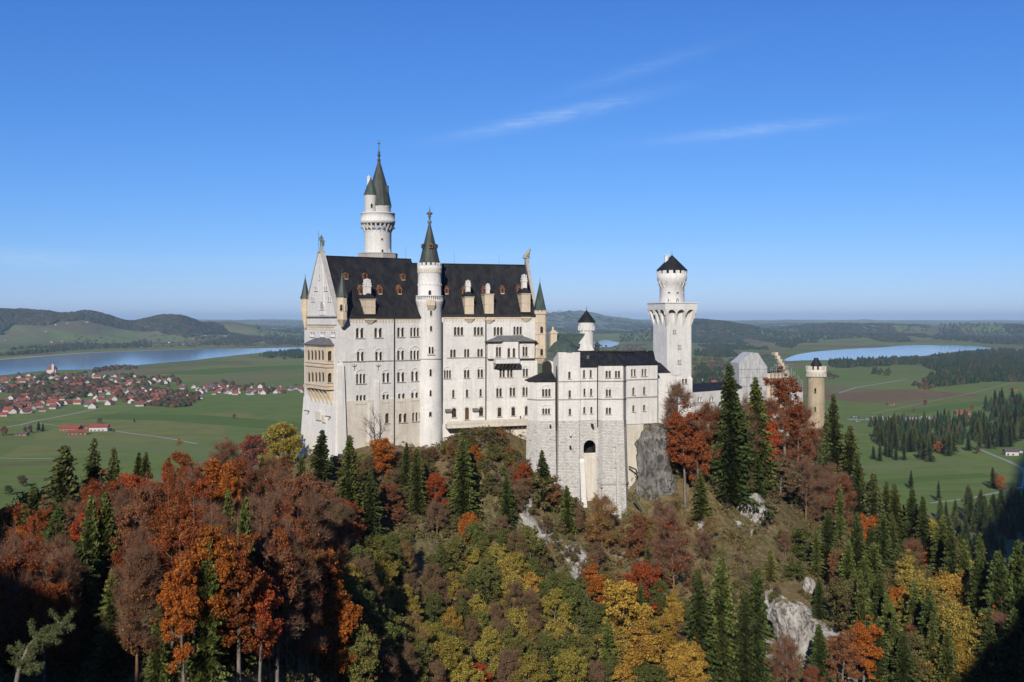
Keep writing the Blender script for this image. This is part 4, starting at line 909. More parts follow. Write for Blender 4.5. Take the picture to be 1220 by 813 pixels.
# stair tower on the south front ------------------------------------
TY = 309.0; TX = (511.8 - CX) / F * TY; zt = lambda p: zz(p, TY); rp = TY / F
mb = MB(); mb.lathe(TX, TY, [(16.6 * rp, 128), (15.6 * rp, zt(500)), (15.2 * rp, zt(486)), (15.0 * rp, zt(485)), (14.8 * rp, zt(366)), (15.6 * rp, zt(363)), (16.4 * rp, zt(359.5)), (16.4 * rp, zt(357.5)), (13.9 * rp, zt(357.3)), (13.8 * rp, zt(326)), (14.1 * rp, zt(324)), (14.6 * rp, zt(321)), (14.6 * rp, zt(317)), (13.0 * rp, zt(317))], 40)
st = mb.build('stair_tower', M['white'], pal)
mb = MB(); mb.ring_boxes(TX, TY, 13.2 * rp, 14.6 * rp, zt(317), zt(313.6), 16, .6); mb.lathe(TX, TY, [(13.2 * rp, zt(317.6)), (14.64 * rp, zt(317.6)), (14.64 * rp, zt(316.7)), (13.2 * rp, zt(316.7)), (13.2 * rp, zt(317.6))], 40, 0, False); mb.build('battlement', M['white'], st)
mb = MB(); mb.ring_boxes(TX, TY, 13.6 * rp, 14.5 * rp, zt(325.5), zt(322), 36, .5); mb.build('arched_frieze', M['sand'], st)
mb = MB(); mb.lathe(TX, TY, [(12.3 * rp, zt(316.5)), (12.4 * rp, zt(312.5)), (11.4 * rp, zt(309.5)), (8.6 * rp, zt(297)), (.08, zt(263.5))], 16, 0, False); mb.build('spire', M['copper_dark'], st)
mb = MB(); mb.lathe(TX, TY, [(.5, zt(266.5)), (.75, zt(264.5)), (.3, zt(263)), (.3, zt(259)), (.6, zt(258.2)), (.35, zt(257)), (.9, zt(255)), (1.0, zt(254)), (.3, zt(252.5)), (.12, zt(250)), (.03, zt(245))], 10); mb.build('finial', M['lead'], st)
for da in (-1.05, -.18, 1.05):
    a_ = face_cam(TX, TY, -da); x, y = TX + math.cos(a_) * 8.8 * rp, TY + math.sin(a_) * 8.8 * rp; fr = Fr(x, y, math.degrees(a_) + 90); mb = MB()
    mb.fbox(fr, -.55, .55, -.35, 1.2, zt(296.5), zt(292.5)); mb.cone_up([fr.P(-.7, -.5, zt(292.5)), fr.P(.7, -.5, zt(292.5)), fr.P(.7, 1.3, zt(292.5)), fr.P(-.7, 1.3, zt(292.5))], fr.P(0, .5, zt(290)), 0); mb.face([fr.P(-.3, -.36, zt(296)), fr.P(.3, -.36, zt(296)), fr.P(.3, -.36, zt(293)), fr.P(-.3, -.36, zt(293))], 1)
    mb.build('spire_dormer', [M['copper_dark'] if abs(da) > .5 else M['orange_wood'], M['glass']], st)
mb = MB(); mb.ring_boxes(TX, TY, 16.0 * rp, 16.3 * rp, zt(357.5), zt(353.2), 40, .45); mb.lathe(TX, TY, [(15.9 * rp, zt(353.3)), (16.5 * rp, zt(353.3)), (16.5 * rp, zt(352.4)), (15.9 * rp, zt(352.4)), (15.9 * rp, zt(353.3))], 40); mb.build('balustrade', M['white'], st)
mb = MB()
for i in range(18):                                 # blind arcade under the tower's top storey
    a_ = 2 * math.pi * i / 18; fr = Fr(TX + math.cos(a_) * 13.8 * rp, TY + math.sin(a_) * 13.8 * rp, math.degrees(a_) + 90); w = math.pi / 18 * 13.8 * rp * .78
    o = arch_pts(-w, w, zt(338.5)); i_ = arch_pts(-w * .72, w * .72, zt(339.2)); mb.grid([[fr.P(s, .1, z) for s, z in o], [fr.P(s, -.14, z) for s, z in o], [fr.P(s, -.14, z) for s, z in i_], [fr.P(s, .06, z) for s, z in i_]], 0, False)
mb.build('blind_arcade', M['white'], st)
zt2 = lambda y: zt(340 + y / 4.064)
for z0, z1, w, off, hd in ((222, 196, .65, .05, 0), (330, 296, .62, .06, 1), (437, 403, .65, .02, 0), (533, 503, .62, .02, 0), (632, 607, .8, .0, 0), (148, 122, .6, .05, 0)):
    r_ = 15.0 * rp if z0 < 590 else 15.3 * rp
    # bearing of the window as seen on the shaft
    for dx in ((-.45, .45) if hd else (0,)):
        a_ = face_cam(TX, TY, .06 + off + dx / r_); round_window(TX, TY, r_, a_, zt2(z0), zt2(z1), w, st, M['white'], bool(hd))
a_ = face_cam(TX, TY, .02); round_window(TX, TY, 13.8 * rp, a_, zt(352), zt(346.5), .8, st, M['white'])
mb = MB(); a_ = face_cam(TX, TY, .1); fr = Fr(TX + math.cos(a_) * 14.7 * rp, TY + math.sin(a_) * 14.7 * rp, math.degrees(a_) + 90)
mb.hull([fr.P(-1.0, -.2, zt(369.5)), fr.P(1.0, -.2, zt(369.5)), fr.P(1.0, .4, zt(369.5)), fr.P(-1.0, .4, zt(369.5))], [fr.P(-1.25, -1.0, zt(364)), fr.P(1.25, -1.0, zt(364)), fr.P(1.25, .4, zt(364)), fr.P(-1.25, .4, zt(364))]); mb.fbox(fr, -1.25, 1.25, -1.0, .4, zt(364), zt(357.6))
mb.build('machicolation', M['sand'], st)
mb = MB(); a_ = face_cam(TX, TY, 1.32); x, y = TX + math.cos(a_) * 15.2 * rp, TY + math.sin(a_) * 15.2 * rp; mb.tube((x, y, zt(505)), (x, y, zt(384)), .22, .22, 6); mb.build('drainpipe', M['metal'], st)  # dark tube also stands in for the tower's shadow line on the wall
mb = MB(); mb.lathe(TX, TY, [(14.9 * rp, zt(427.8)), (15.5 * rp, zt(427.8)), (15.5 * rp, zt(427)), (14.9 * rp, zt(427))], 40); mb.build('string_course', M['grey_stone'], st)

# big round tower behind the west roof --------------------------------
NY = 331.0; NX = (450.3 - CX) / F * NY; zt = lambda p: zz(p, NY); rp = NY / F
nt_ = thing('round_tower', (NX, NY, 150), 'tall round white tower with green conical spire rising behind the palace roof', 'tower')
mb = MB(); mb.lathe(NX, NY, [(17 * rp, 140), (16.0 * rp, zt(303)), (16.0 * rp, zt(275)), (16.4 * rp, zt(274))], 40); wl_ = mb.build('shaft', M['white'], nt_)
mb = MB(); mb.lathe(NX, NY, [(24 * rp, zt(310)), (24 * rp, zt(303.5)), (24.5 * rp, zt(303.2)), (24.5 * rp, zt(302.3)), (15 * rp, zt(302))], 8, 0, False, R(22)); mb.build('plinth', M['grey_stone'], nt_)
mb = MB(); n = 22
for i in range(n):                                   # machicolation: brackets and arches
    a_ = 2 * math.pi * (i + .5) / n; fr = Fr(NX + math.cos(a_) * 16.0 * rp, NY + math.sin(a_) * 16.0 * rp, math.degrees(a_) + 90); w = math.pi / n * 18 * rp
    mb.hull([fr.P(-.22, -.1, zt(277)), fr.P(.22, -.1, zt(277)), fr.P(.22, .3, zt(277)), fr.P(-.22, .3, zt(277))], [fr.P(-.26, -4 * rp, zt(267)), fr.P(.26, -4 * rp, zt(267)), fr.P(.26, .3, zt(267)), fr.P(-.26, .3, zt(267))])
mb.lathe(NX, NY, [(16 * rp, zt(267.5)), (20.2 * rp, zt(267.5)), (20.3 * rp, zt(265.5)), (20.6 * rp, zt(264.8)), (20.6 * rp, zt(263.5)), (20.0 * rp, zt(263.3)), (20.0 * rp, zt(255.6)), (20.5 * rp, zt(255.3)), (20.5 * rp, zt(254.3)), (19.2 * rp, zt(254.3)), (19.2 * rp, zt(262)), (12 * rp, zt(262))], 40)
mb.build('gallery', M['white'], nt_)
mb = MB(); n = 22
for i in range(n):
    a_ = 2 * math.pi * i / n; fr = Fr(NX + math.cos(a_) * 20.2 * rp, NY + math.sin(a_) * 20.2 * rp, math.degrees(a_) + 90); w = math.pi / n * 20.2 * rp * .8
    o = arch_pts(-w, w, zt(267.3)); mb.face([fr.P(s, -.02, z - .9) for s, z in o] , 0)
mb.build('arched_frieze', M['grey_stone'], nt_)
dx, dy = 2.2 * rp, 0
mb = MB(); mb.lathe(NX + dx, NY, [(13.2 * rp, zt(262.5)), (13.2 * rp, zt(248)), (13.9 * rp, zt(247)), (13.9 * rp, zt(245.5))], 32); dr = mb.build('upper_drum', M['white'], nt_)
mb = MB(); mb.lathe(NX + dx - 1.0 * rp, NY, [(15.2 * rp, zt(246)), (14.6 * rp, zt(243.5)), (10.8 * rp, zt(225)), (.1, zt(189))], 12, 0, False); mb.build('spire', M['copper_dark'], nt_)
sx_, sy_ = NX - 7.3 * rp, NY - 2.6
mb = MB(); mb.lathe(sx_, sy_, [(.5, zt(279)), (2.6 * rp, zt(274)), (7.4 * rp, zt(265)), (7.4 * rp, zt(236)), (7.9 * rp, zt(235)), (7.9 * rp, zt(233.5))], 24); ct = mb.build('side_turret', M['white'], nt_)
mb = MB(); mb.lathe(sx_, sy_, [(8.5 * rp, zt(234.2)), (8.2 * rp, zt(233)), (5 * rp, zt(224)), (.08, zt(213.5))], 12, 0, False); mb.build('turret_roof', M['copper'], ct)
round_window(sx_, sy_, 7.4 * rp, face_cam(sx_, sy_, .15), zt(250), zt(244.5), .7, ct, M['white'])
mb = MB(); fx_ = NX - 11 * rp; mb.prism([(fx_ - .45, NY - .4), (fx_ + .45, NY - .4), (fx_ + .45, NY + .5), (fx_ - .45, NY + .5)], zt(240), zt(212)); mb.prism([(fx_ - .6, NY - .55), (fx_ + .6, NY - .55), (fx_ + .6, NY + .65), (fx_ - .6, NY + .65)], zt(212), zt(210.8)); mb.tube((fx_, NY, zt(211)), (fx_, NY, zt(208.5)), .2, .1); mb.build('chimney', M['whiter'], nt_)
mb = MB(); x = NX + 9.5 * rp; mb.prism([(x - .7, NY - 1.5), (x + .8, NY - 1.5), (x + .8, NY + 1), (x - .7, NY + 1)], zt(231), zt(222.5)); mb.cone_up([(x - .9, NY - 1.7, zt(222.5)), (x + 1, NY - 1.7, zt(222.5)), (x + 1, NY + 1.2, zt(222.5)), (x - .9, NY + 1.2, zt(222.5))], (x - .3, NY, zt(219.5))); mb.build('spire_dormer', M['copper_dark'], nt_)
x = NX + 1.2 * rp
mb = MB(); mb.lathe(x, NY, [(.45, zt(193)), (.6, zt(190.5)), (.25, zt(189)), (.25, zt(187)), (.65, zt(185.5)), (.3, zt(184)), (.45, zt(181.8)), (.12, zt(180)), (.05, zt(166))], 8); mb.prism([(x - .5, NY - .04), (x + .5, NY - .04), (x + .5, NY + .04), (x - .5, NY + .04)], zt(172), zt(170.5)); mb.build('weather_vane', M['metal'], nt_)
for px, y0, y1, w in ((455, 287.5, 285, .7), (455.5, 303, 298.3, .7), (464, 302, 298, .5)):
    a_ = math.atan2(-1, 0) + math.asin(max(-1, min(1, (px - 450.3) / 16.0))) + math.atan2(NX, NY) * -1; round_window(NX, NY, 16 * rp, a_, zt(y0), zt(y1), w, wl_, M['white'])

# ------------------------------------------------------------------ roof statues
def skinned(name, verts, edges, mat, loc, sc=1.0, rot=0.0, parent=None, sub=1, root=0):
    me = bpy.data.meshes.new(name); me.from_pydata([v[:3] for v in verts], edges, []); ob = bpy.data.objects.new(name, me); COL.objects.link(ob)
    md = ob.modifiers.new('skin', 'SKIN'); md.use_smooth_shade = True
    sv = me.skin_vertices[0].data
    for i, v in enumerate(verts): sv[i].radius = (v[3], v[4] if len(v) > 4 else v[3]); sv[i].use_root = (i == root)
    s2 = ob.modifiers.new('sub', 'SUBSURF'); s2.levels = sub; s2.render_levels = sub
    dg = bpy.context.evaluated_depsgraph_get(); m2 = bpy.data.meshes.new_from_object(ob.evaluated_get(dg)); m2.name = name
    bpy.data.objects.remove(ob); bpy.data.meshes.remove(me)
    for p in m2.polygons: p.use_smooth = True
    m2.transform(Matrix.Rotation(rot, 4, 'Z') @ Matrix.Scale(sc, 4))
    m2.materials.clear()
    for m in (mat if isinstance(mat, (list, tuple)) else [mat]): m2.materials.append(m)
    if loc is None: return m2
    return link(name, m2, loc, parent)
HUM = [(0, 0, .95, .15, .11), (0, 0, 1.2, .15, .11), (0, 0, 1.42, .18, .11), (0, -.01, 1.52, .06), (0, -.02, 1.62, .10), (0, -.02, 1.72, .085),
       (.2, 0, 1.40, .065), (.27, -.02, 1.14, .05), (.24, -.16, .95, .04), (-.2, 0, 1.40, .065), (-.27, 0, 1.14, .05), (-.27, -.06, .88, .04),
       (.09, 0, .85, .10), (.11, -.02, .48, .07), (.11, .02, .08, .05), (.12, -.14, .04, .04), (-.09, 0, .85, .10), (-.10, .02, .48, .07), (-.11, .04, .08, .05), (-.12, -.12, .04, .04)]
HUE = [(0, 1), (1, 2), (2, 3), (3, 4), (4, 5), (2, 6), (6, 7), (7, 8), (2, 9), (9, 10), (10, 11), (0, 12), (12, 13), (13, 14), (14, 15), (0, 16), (16, 17), (17, 18), (18, 19)]
kl = Vector(FW.P(ap_s, .45, ZRA + 2.6))
kn = thing('statue', kl, 'green bronze knight statue with lance standing on the west gable tip', 'statue')
skinned('figure', HUM, HUE, M['bronze'], kl, 2.2, R(20), kn)
mb = MB(); mb.tube(kl + Vector((-.75, -.2, 0)), kl + Vector((-.75, -.2, 5.0)), .07, .05, 5); mb.build('lance', M['bronze'], kn)
mb = MB(); mb.hull([kl + Vector(p) for p in ((.35, -.5, .3), (.95, -.3, .3), (.95, -.15, .3), (.35, -.35, .3))], [kl + Vector(p) for p in ((.3, -.5, 2.1), (1.05, -.25, 2.1), (1.05, -.1, 2.1), (.3, -.35, 2.1))]); mb.build('shield', M['bronze'], kn)
ll = Vector(FE.P(c_, .1, ZRB + 2.0))
LI = [(0, .12, .70, .36, .36), (0, .42, .38, .36, .34), (0, -.18, 1.12, .36, .36), (0, -.36, 1.55, .36), (0, -.52, 1.88, .30), (0, -.84, 1.80, .16), (.2, -.40, .65, .15), (.22, -.48, .10, .14), (-.2, -.40, .65, .15), (-.22, -.48, .10, .14), (.28, .30, .28, .24), (.30, -.10, .12, .14), (-.28, .30, .28, .24), (-.30, -.10, .12, .14), (0, .75, .15, .08), (0, 1.05, .35, .07)]
LE = [(0, 1), (0, 2), (2, 3), (3, 4), (4, 5), (2, 6), (6, 7), (2, 8), (8, 9), (1, 10), (10, 11), (1, 12), (12, 13), (1, 14), (14, 15)]
tag(skinned('statue', LI, LE, M['stone_fig'], ll, 1.75, R(105)), 'mossy stone lion statue sitting on the east gable tip', 'statue')
for (px, y0, y1, Y) in ((483.5, 294, 308, 312), (541, 300, 315, 320), (594.5, 303, 315, 325)):
    p = at(px, y1, Y); mb = MB(); mb.tube(p - Vector((0, 0, 1)), (p.x, p.y, zz(y0, Y)), .05, .03, 4)
    mb.build('lightning_rod', M['metal'], pal)
# ------------------------------------------------------------------ the lower wing (bower) with its rusticated base
_k = at(648, EY, 304); FK = Fr(_k.x, _k.y, 10.0)
ZK = zz(502, 304)                                   # top of the rusticated base
def zk(py, Y=305): return zz(py, Y)
wing = thing('castle_wing', (_k.x + 14, _k.y + 6, 110), 'lower white castle wing with dark roofs on a tall rusticated stone base', 'castle wing')
def k_lights(fr, t, zx, y0, y1, n, w, gap=.35): return lights_px(fr, t, 620 + zx / 4.518, 360 + y0 / 4.518, 360 + y1 / 4.518, n, w / 4.518, gap)
zoomK = lambda x: 620 + x / 4.518
zyK = lambda y: 360 + y / 4.518
S = lambda px, t=0.0: FK.s_at(px, t)
EAVE = zk(436); 
def block(fr, t, sa, sb, z0, z1, wins, back=6.0, hoods=(), mat='white', left=True, right=True, top=True):
    mb = MB(); facade(mb, fr, t, sa, sb, z0, z1, wins)
    if left: mb.face([fr.P(sa, t, z0), fr.P(sa, t, z1), fr.P(sa, t + back, z1), fr.P(sa, t + back, z0)])
    if right: mb.face([fr.P(sb, t, z0), fr.P(sb, t + back, z0), fr.P(sb, t + back, z1), fr.P(sb, t, z1)])
    if top: mb.face([fr.P(sa, t, z1), fr.P(sb, t, z1), fr.P(sb, t + back, z1), fr.P(sa, t + back, z1)])
    w_ = mb.build('wall', M[mat], wing)
    for i, w in enumerate(wins): window(fr, t, w, w_, M[mat], i in hoods)
    return w_
# polygonal bay at the left end
s1l, s1r = S(640), S(661.5)
b1 = [k_lights(FK, 0, 140, 468, 508, 3, 46), k_lights(FK, 0, 139, 573, 603, 3, 42)]
block(FK, 0, s1l, s1r, ZK, zk(454.5), b1, 7, (0, 1), left=False)
FL = Fr(*FK.P(s1l - 2.3, 3.6, 0)[:2], math.degrees(math.atan2(*reversed(np.subtract(FK.P(s1l, 0, 0)[:2], FK.P(s1l - 2.3, 3.6, 0)[:2]).tolist()))))
ll_ = math.dist(FK.P(s1l - 2.3, 3.6, 0), FK.P(s1l, 0, 0))
mb = MB(); mb.face([FL.P(0, 0, ZK), FL.P(ll_, 0, ZK), FL.P(ll_, 0, zk(454.5)), FL.P(0, 0, zk(454.5))]); mb.build('wall', M['white'], wing)
mb = MB(); zr = zk(454.5); rim = [FK.P(s1l - 2.9, 3.6, zr), FK.P(s1l - .3, -.5, zr), FK.P(s1r + .4, -.5, zr), FK.P(s1r + .4, 5.5, zr), FK.P(s1l - 2.9, 5.5, zr)]
rim2 = [Vector(p) + Vector((0, 0, .25)) for p in rim]; mb.hull(rim, rim2)
apx = [FK.P(S(653), 4.2, zk(443.5)), FK.P(S(661), 4.2, zk(443.5)), FK.P(S(661), 5.5, zk(443.5)), FK.P(S(653), 5.5, zk(443.5))]
mb.face([rim2[1], rim2[2], apx[1], apx[0]]); mb.face([rim2[0], rim2[1], apx[0]]); mb.face([rim2[2], rim2[3], apx[2], apx[1]]); mb.face([rim2[4], rim2[0], apx[0], apx[3]]); mb.face(apx)
mb.build('bay_roof', M['slate'], wing)
# square tower block
s2l, s2r = S(665), S(690.6)
b2 = [k_lights(FK, -.5, 264, 375, 413, 1, 13), k_lights(FK, -.5, 266, 475, 515, 1, 13), k_lights(FK, -.5, 267, 574, 608, 1, 13)]
block(FK, -.5, s2l, s2r, ZK, zk(420), b2, 7.5)
# plain section
s3l, s3r = s2r, S(711.5)
b3 = [k_lights(FK, .3, 343, 366, 407, 1, 11), k_lights(FK, .3, 379, 366, 407, 1, 11), k_lights(FK, .3, 345, 466, 505, 1, 11), k_lights(FK, .3, 381, 466, 505, 1, 11), k_lights(FK, .3, 344, 565, 600, 1, 11), k_lights(FK, .3, 382, 565, 600, 1, 11)]
block(FK, .3, s3l, s3r, ZK, EAVE, b3, 8, left=False)
# canted centre bay
s4a, s4l, s4r, s4b = S(711.5, .3), S(718.2, -1.6), S(742.2, -1.6), S(746, .3)
b4 = [k_lights(FK, -1.6, 473, 370, 407, 2, 29), k_lights(FK, -1.6, 523, 370, 407, 2, 28), k_lights(FK, -1.6, 474, 470, 508, 2, 28), k_lights(FK, -1.6, 474, 568, 603, 2, 28)]
block(FK, -1.6, s4l, s4r, ZK, EAVE + .1, b4, 2, (2,), left=False, right=False)
mb = MB()
for a, b in (((s4a, .3), (s4l, -1.6)), ((s4r, -1.6), (s4b, .3))): mb.face([FK.P(*a, ZK), FK.P(*b, ZK), FK.P(*b, EAVE + .1), FK.P(*a, EAVE + .1)])
mb.build('wall', M['white'], wing)
s0, z0 = FK.hit(zoomK(523), zyK(485), -1.6); mb = MB(); mb.fbox(FK, s0 - .9, s0 + .9, -1.75, -1.6, z0 - 2.2, z0 - 1.9)
a_o = arch_pts(s0 - 1.0, s0 + 1.0, z0 + 1.6); a_i = arch_pts(s0 - .85, s0 + .85, z0 + 1.45); mb.grid([[FK.P(s, -1.6, z) for s, z in a_o], [FK.P(s, -1.72, z) for s, z in a_o], [FK.P(s, -1.72, z) for s, z in a_i], [FK.P(s, -1.6, z) for s, z in a_i]], 0, False); mb.build('blind_window', M['whiter'], wing)
# right section, turned a little away
_r = FK.P(s4b, .3, 0); FR = Fr(_r[0], _r[1], 23.0); s5r = FR.s_at(783.4)
b5 = [k_lights(FR, 0, 609, 361, 400, 2, 27), k_lights(FR, 0, 666, 361, 398, 2, 27), k_lights(FR, 0, 609, 460, 500, 1, 13), k_lights(FR, 0, 667, 457, 497, 1, 13), k_lights(FR, 0, 609, 556, 590, 1, 13), k_lights(FR, 0, 667, 553, 586, 1, 13)]
block(FR, 0, 0, s5r, ZK - 1.5, EAVE + .4, b5, 9, left=False)
mb = MB(); mb.fbox(FR, -.2, s5r - .3, .25, 8, 118, ZK - 1.48); mb.build('base_wall', M['cream'], wing)
# string courses
mb = MB()
for py in (455, 476.5):
    z = zk(py)
    cornice(mb, FK, s1l, s1r, 0, z, .3, .25); cornice(mb, FK, s2l, s2r, -.5, z, .3, .22); cornice(mb, FK, s3l, s3r, .3, z, .3, .22); cornice(mb, FK, s4l, s4r, -1.6, z, .3, .22); cornice(mb, FR, .3, s5r, 0, z + .25, .3, .22); cornice(mb, FL, 0, ll_, 0, z, .3, .22)
    for a, b in (((s4a, .3), (s4l, -1.6)), ((s4r, -1.6), (s4b, .3))):
        p, q = Vector(FK.P(*a, z)), Vector(FK.P(*b, z)); f = Fr(p.x, p.y, math.degrees(math.atan2(q.y - p.y, q.x - p.x))); cornice(mb, f, 0, (q - p).length, 0, z + .002, .296, .2)
mb.build('string_course', M['grey_stone'], wing)
# drainpipes
for px, t in ((662.6, -.2), (711.7, -.1), (744.2, -.9)):
    s0 = S(px, t); mb = MB(); mb.tube(FK.P(s0, t - .2, ZK - 2), FK.P(s0, t - .2, EAVE), .16, .16, 6); mb.build('drainpipe', M['metal'], wing)
# roofs: long ridge over the three sections, pyramid over the bay
zr = zk(419.3, 312)
mb = MB(); sR0 = s2r + .05
e = [FK.P(sR0, -.35, EAVE), FK.P(s4a + .2, -.35, EAVE), FK.P(s4a + .2, 7, zr), FK.P(sR0, 7, zr)]
mb.hull([Vector(p) - Vector((0, 0, .3)) for p in e], e)
e = [FK.P(sR0, 7, zr), FK.P(s4a + 14, 7, zr), FK.P(s4a + 14, 14, EAVE), FK.P(sR0, 14, EAVE)]; mb.hull([Vector(p) - Vector((0, 0, .3)) for p in e], e)
e = [FK.P(s4a + .2, -.35, EAVE), FR.P(.2, -.4, EAVE + .42), FR.P(6, 7, zr), FK.P(s4a + .2, 7, zr)]; mb.face(e)
e = [FR.P(-.2, -.45, EAVE + .42), FR.P(s5r + .3, -.45, EAVE + .42), FR.P(s5r + .3, 7, zr - .2), FR.P(-.2, 7, zr - .2)]; mb.hull([Vector(p) - Vector((0, 0, .35)) for p in e], e)
e = [FR.P(-2, 7, zr - .2), FR.P(s5r + .3, 7, zr - .2), FR.P(s5r + .3, 13, EAVE), FR.P(-2, 13, EAVE)]; mb.hull([Vector(p) - Vector((0, 0, .35)) for p in e], e)
mb.fbox(FK, sR0, s4a + 9, 6.8, 7.2, zr - .2, zr + .25); mb.fbox(FR, 0, s5r, 6.8, 7.2, zr - .4, zr + .1)
mb.build('roof', M['slate'], wing)
mb = MB(); ze = EAVE + .12; base = [FK.P(s4a - .2, .1, ze), FK.P(s4l - .2, -2.0, ze), FK.P(s4r + .2, -2.0, ze), FK.P(s4b + .2, .1, ze), FK.P(s4b + .2, 5, ze), FK.P(s4a - .2, 5, ze)]
mb.cone_up(base, FK.P((s4l + s4r) / 2 - .4, 2.2, zk(419.8, 307))); mb.build('bay_roof', M['slate'], wing)
mb = MB(); s0, z0 = FK.hit(700.5, 427.5, 3.4); mb.fbox(FK, s0 - .35, s0 + .35, 3.2, 5, z0 - 1.0, z0 + .8); mb.fbox(FK, s0 - .45, s0 + .45, 3.1, 5, z0 + .8, z0 + 1.0); mb.build('roof_hatch', M['lead'], wing)
# dark chimney block at the end of the ridge
s0, z0 = FR.hit(774.5, 418, 4); s6, z6 = FR.hit(779.5, 436, 4); mb = MB(); mb.hull([FR.P(s0 - .8, 3, z6), FR.P(s6 + .3, 3, z6), FR.P(s6 + .3, 6, z6), FR.P(s0 - .8, 6, z6)], [FR.P(s0 - .2, 3.5, z0), FR.P(s6 - .6, 3.5, z0), FR.P(s6 - .6, 5, z0), FR.P(s0 - .2, 5, z0)]); mb.build('roof_turret', M['slate'], wing)
# copper-roofed chapel end and chimney behind the tower block
mb = MB(); cxk = (S(653, 8) + S(690, 8)) / 2; n = 9
sa, sb = S(654, 4), S(691.5, 4); zb0 = zk(420); 
rows = []
for q, (f, zy) in enumerate(((1.0, 420), (.82, 413.5), (.55, 408), (.22, 404.5), (.04, 403))):
    cs, hw_ = sb - (sb - sa) * .45, (sb - sa) / 2 * f
    rows.append([FK.P(cs - hw_ * math.cos(math.pi * i / n) * (1.05 if i < n / 2 else .9), 7.5 - 8.2 * f * math.sin(math.pi * i / n) ** .8, zk(zy, 310)) for i in range(n + 1)])
mb.grid(rows, 0, False); mb.face([p for p in rows[0]] + [FK.P(sb, 7.6, zb0), FK.P(sa, 7.6, zb0)], 0)
mb.build('apse_roof', M['copper'], wing)
mb = MB(); e0, e1 = S(664, 9), S(688, 9)
mb.hull([FK.P(e0, 7, zk(411, 313)), FK.P(e1, 7, zk(414, 313)), FK.P(e1, 16, zk(414, 313)), FK.P(e0, 16, zk(411, 313))], [FK.P(e0 + 1, 11, zk(397.5, 317)), FK.P(e1 + 3, 11, zk(397.5, 317)), FK.P(e1 + 3, 11.4, zk(397.5, 317)), FK.P(e0 + 1, 11.4, zk(397.5, 317))]); mb.build('chapel_roof', M['copper'], wing)
mb = MB(); g0, g1, gm = S(683, 8), S(708, 8), S(692, 8); zg = zk(418, 312); mb.face([FK.P(g0, 8, zg), FK.P(g1, 8, zg), FK.P(gm + 1.5, 8, zk(399.5, 312))]); mb.face([FK.P(g0, 8.8, zg), FK.P(gm + 1.5, 8.8, zk(399.5, 312)), FK.P(g1, 8.8, zg)]); mb.face([FK.P(g1, 8, zg), FK.P(g1, 8.8, zg), FK.P(gm + 1.5, 8.8, zk(399.5, 312)), FK.P(gm + 1.5, 8, zk(399.5, 312))]); mb.face([FK.P(g0, 8, zg), FK.P(gm + 1.5, 8, zk(399.5, 312)), FK.P(gm + 1.5, 8.8, zk(399.5, 312)), FK.P(g0, 8.8, zg)])
mb.build('gable_wall', M['white'], wing)
s0 = S(660, 9); mb = MB(); zc0, zc1 = zk(417, 313), zk(397.5, 313); mb.fbox(FK, s0 - 1, s0 + 1, 9, 11, zc0, zc1); mb.fbox(FK, s0 - 1.2, s0 + 1.2, 8.8, 11.2, zc1, zc1 + .5); mb.fbox(FK, s0 - .7, s0 + .7, 9.3, 10.7, zc1 + .5, zc1 + 1.0)
mb.tube(FK.P(s0 - .1, 10, zc1 + 1), FK.P(s0 - .1, 10, zc1 + 2.1), .35, .35, 6); mb.build('chimney', M['sand'], wing)
s0 = S(712, 10); mb = MB(); zc0, zc1 = zk(420, 314), zk(411.5, 314); mb.fbox(FK, s0 - .6, s0 + .6, 10, 11.2, zc0, zc1); mb.cone_up([FK.P(s0 - .9, 9.7, zc1), FK.P(s0 + .9, 9.7, zc1), FK.P(s0 + .9, 11.5, zc1), FK.P(s0 - .9, 11.5, zc1)], FK.P(s0, 10.6, zc1 + 1.3)); mb.build('chimney', M['copper_dark'], wing)
# linking building between palace and wing, with its dark passage
mb = MB(); mb.fbox(FK, S(652, 9), S(668, 9), 9, 16, 140, zk(431, 313)); lk = mb.build('link_building', M['whiter'], wing)
s0, z0 = FK.hit(648, 446, 8); mb = MB(); fo = Fr(*FK.P(S(644, 8.9), 8.9, 0)[:2], 10); ap = arch_pts(0.5, 3.6, zk(430, 313)); mb.face([fo.P(s, -.05, z) for s, z in [(.5, zk(446, 313)), (3.6, zk(446, 313))] + list(reversed(ap))]); mb.build('passage', M['black'], lk)  # flat black arch, the passage's inner shade put into its colour

# rusticated base, battered, with the vaulted drain
ZB = 84.0
def batter(mb, pts, z0, z1, grow, m=0):
    top = [FK.P(s, t, z1) for s, t in pts]; bot = [FK.P(s + ds * grow, t + dt * grow, z0) for (s, t), (ds, dt) in zip(pts, [(0, 0)] * len(pts))]
    return top, bot
mb = MB(); g = 3.4
def strip_wall(mb, top, bot, z1, z0):
    for i in range(len(top) - 1):
        n = 6
        for k in range(n):
            f0, f1 = k / n, (k + 1) / n
            L = lambda j, f: FK.P(top[j][0] + (bot[j][0] - top[j][0]) * f, top[j][1] + (bot[j][1] - top[j][1]) * f, z1 + (z0 - z1) * f)
            mb.face([L(i, f1), L(i + 1, f1), L(i + 1, f0), L(i, f0)])
dd = .22
strip_wall(mb, [(s1l - 2.3 - dd, 3.6), (s1l, -dd), (s1r, -dd), (s1r + .2, 2.0)], [(s1l - 4.0, 2.5), (s1l - .6, -2.4), (s1r + .6, -2.4), (s1r + .8, 1.0)], ZK, ZB)
strip_wall(mb, [(s2l, 2.0), (s2l, -.72), (s2r - .3, -.72)], [(s2l - 1.5, 1.5), (s2l - 1.2, -3.2), (s2r - .3, -3.2)], ZK, ZB)
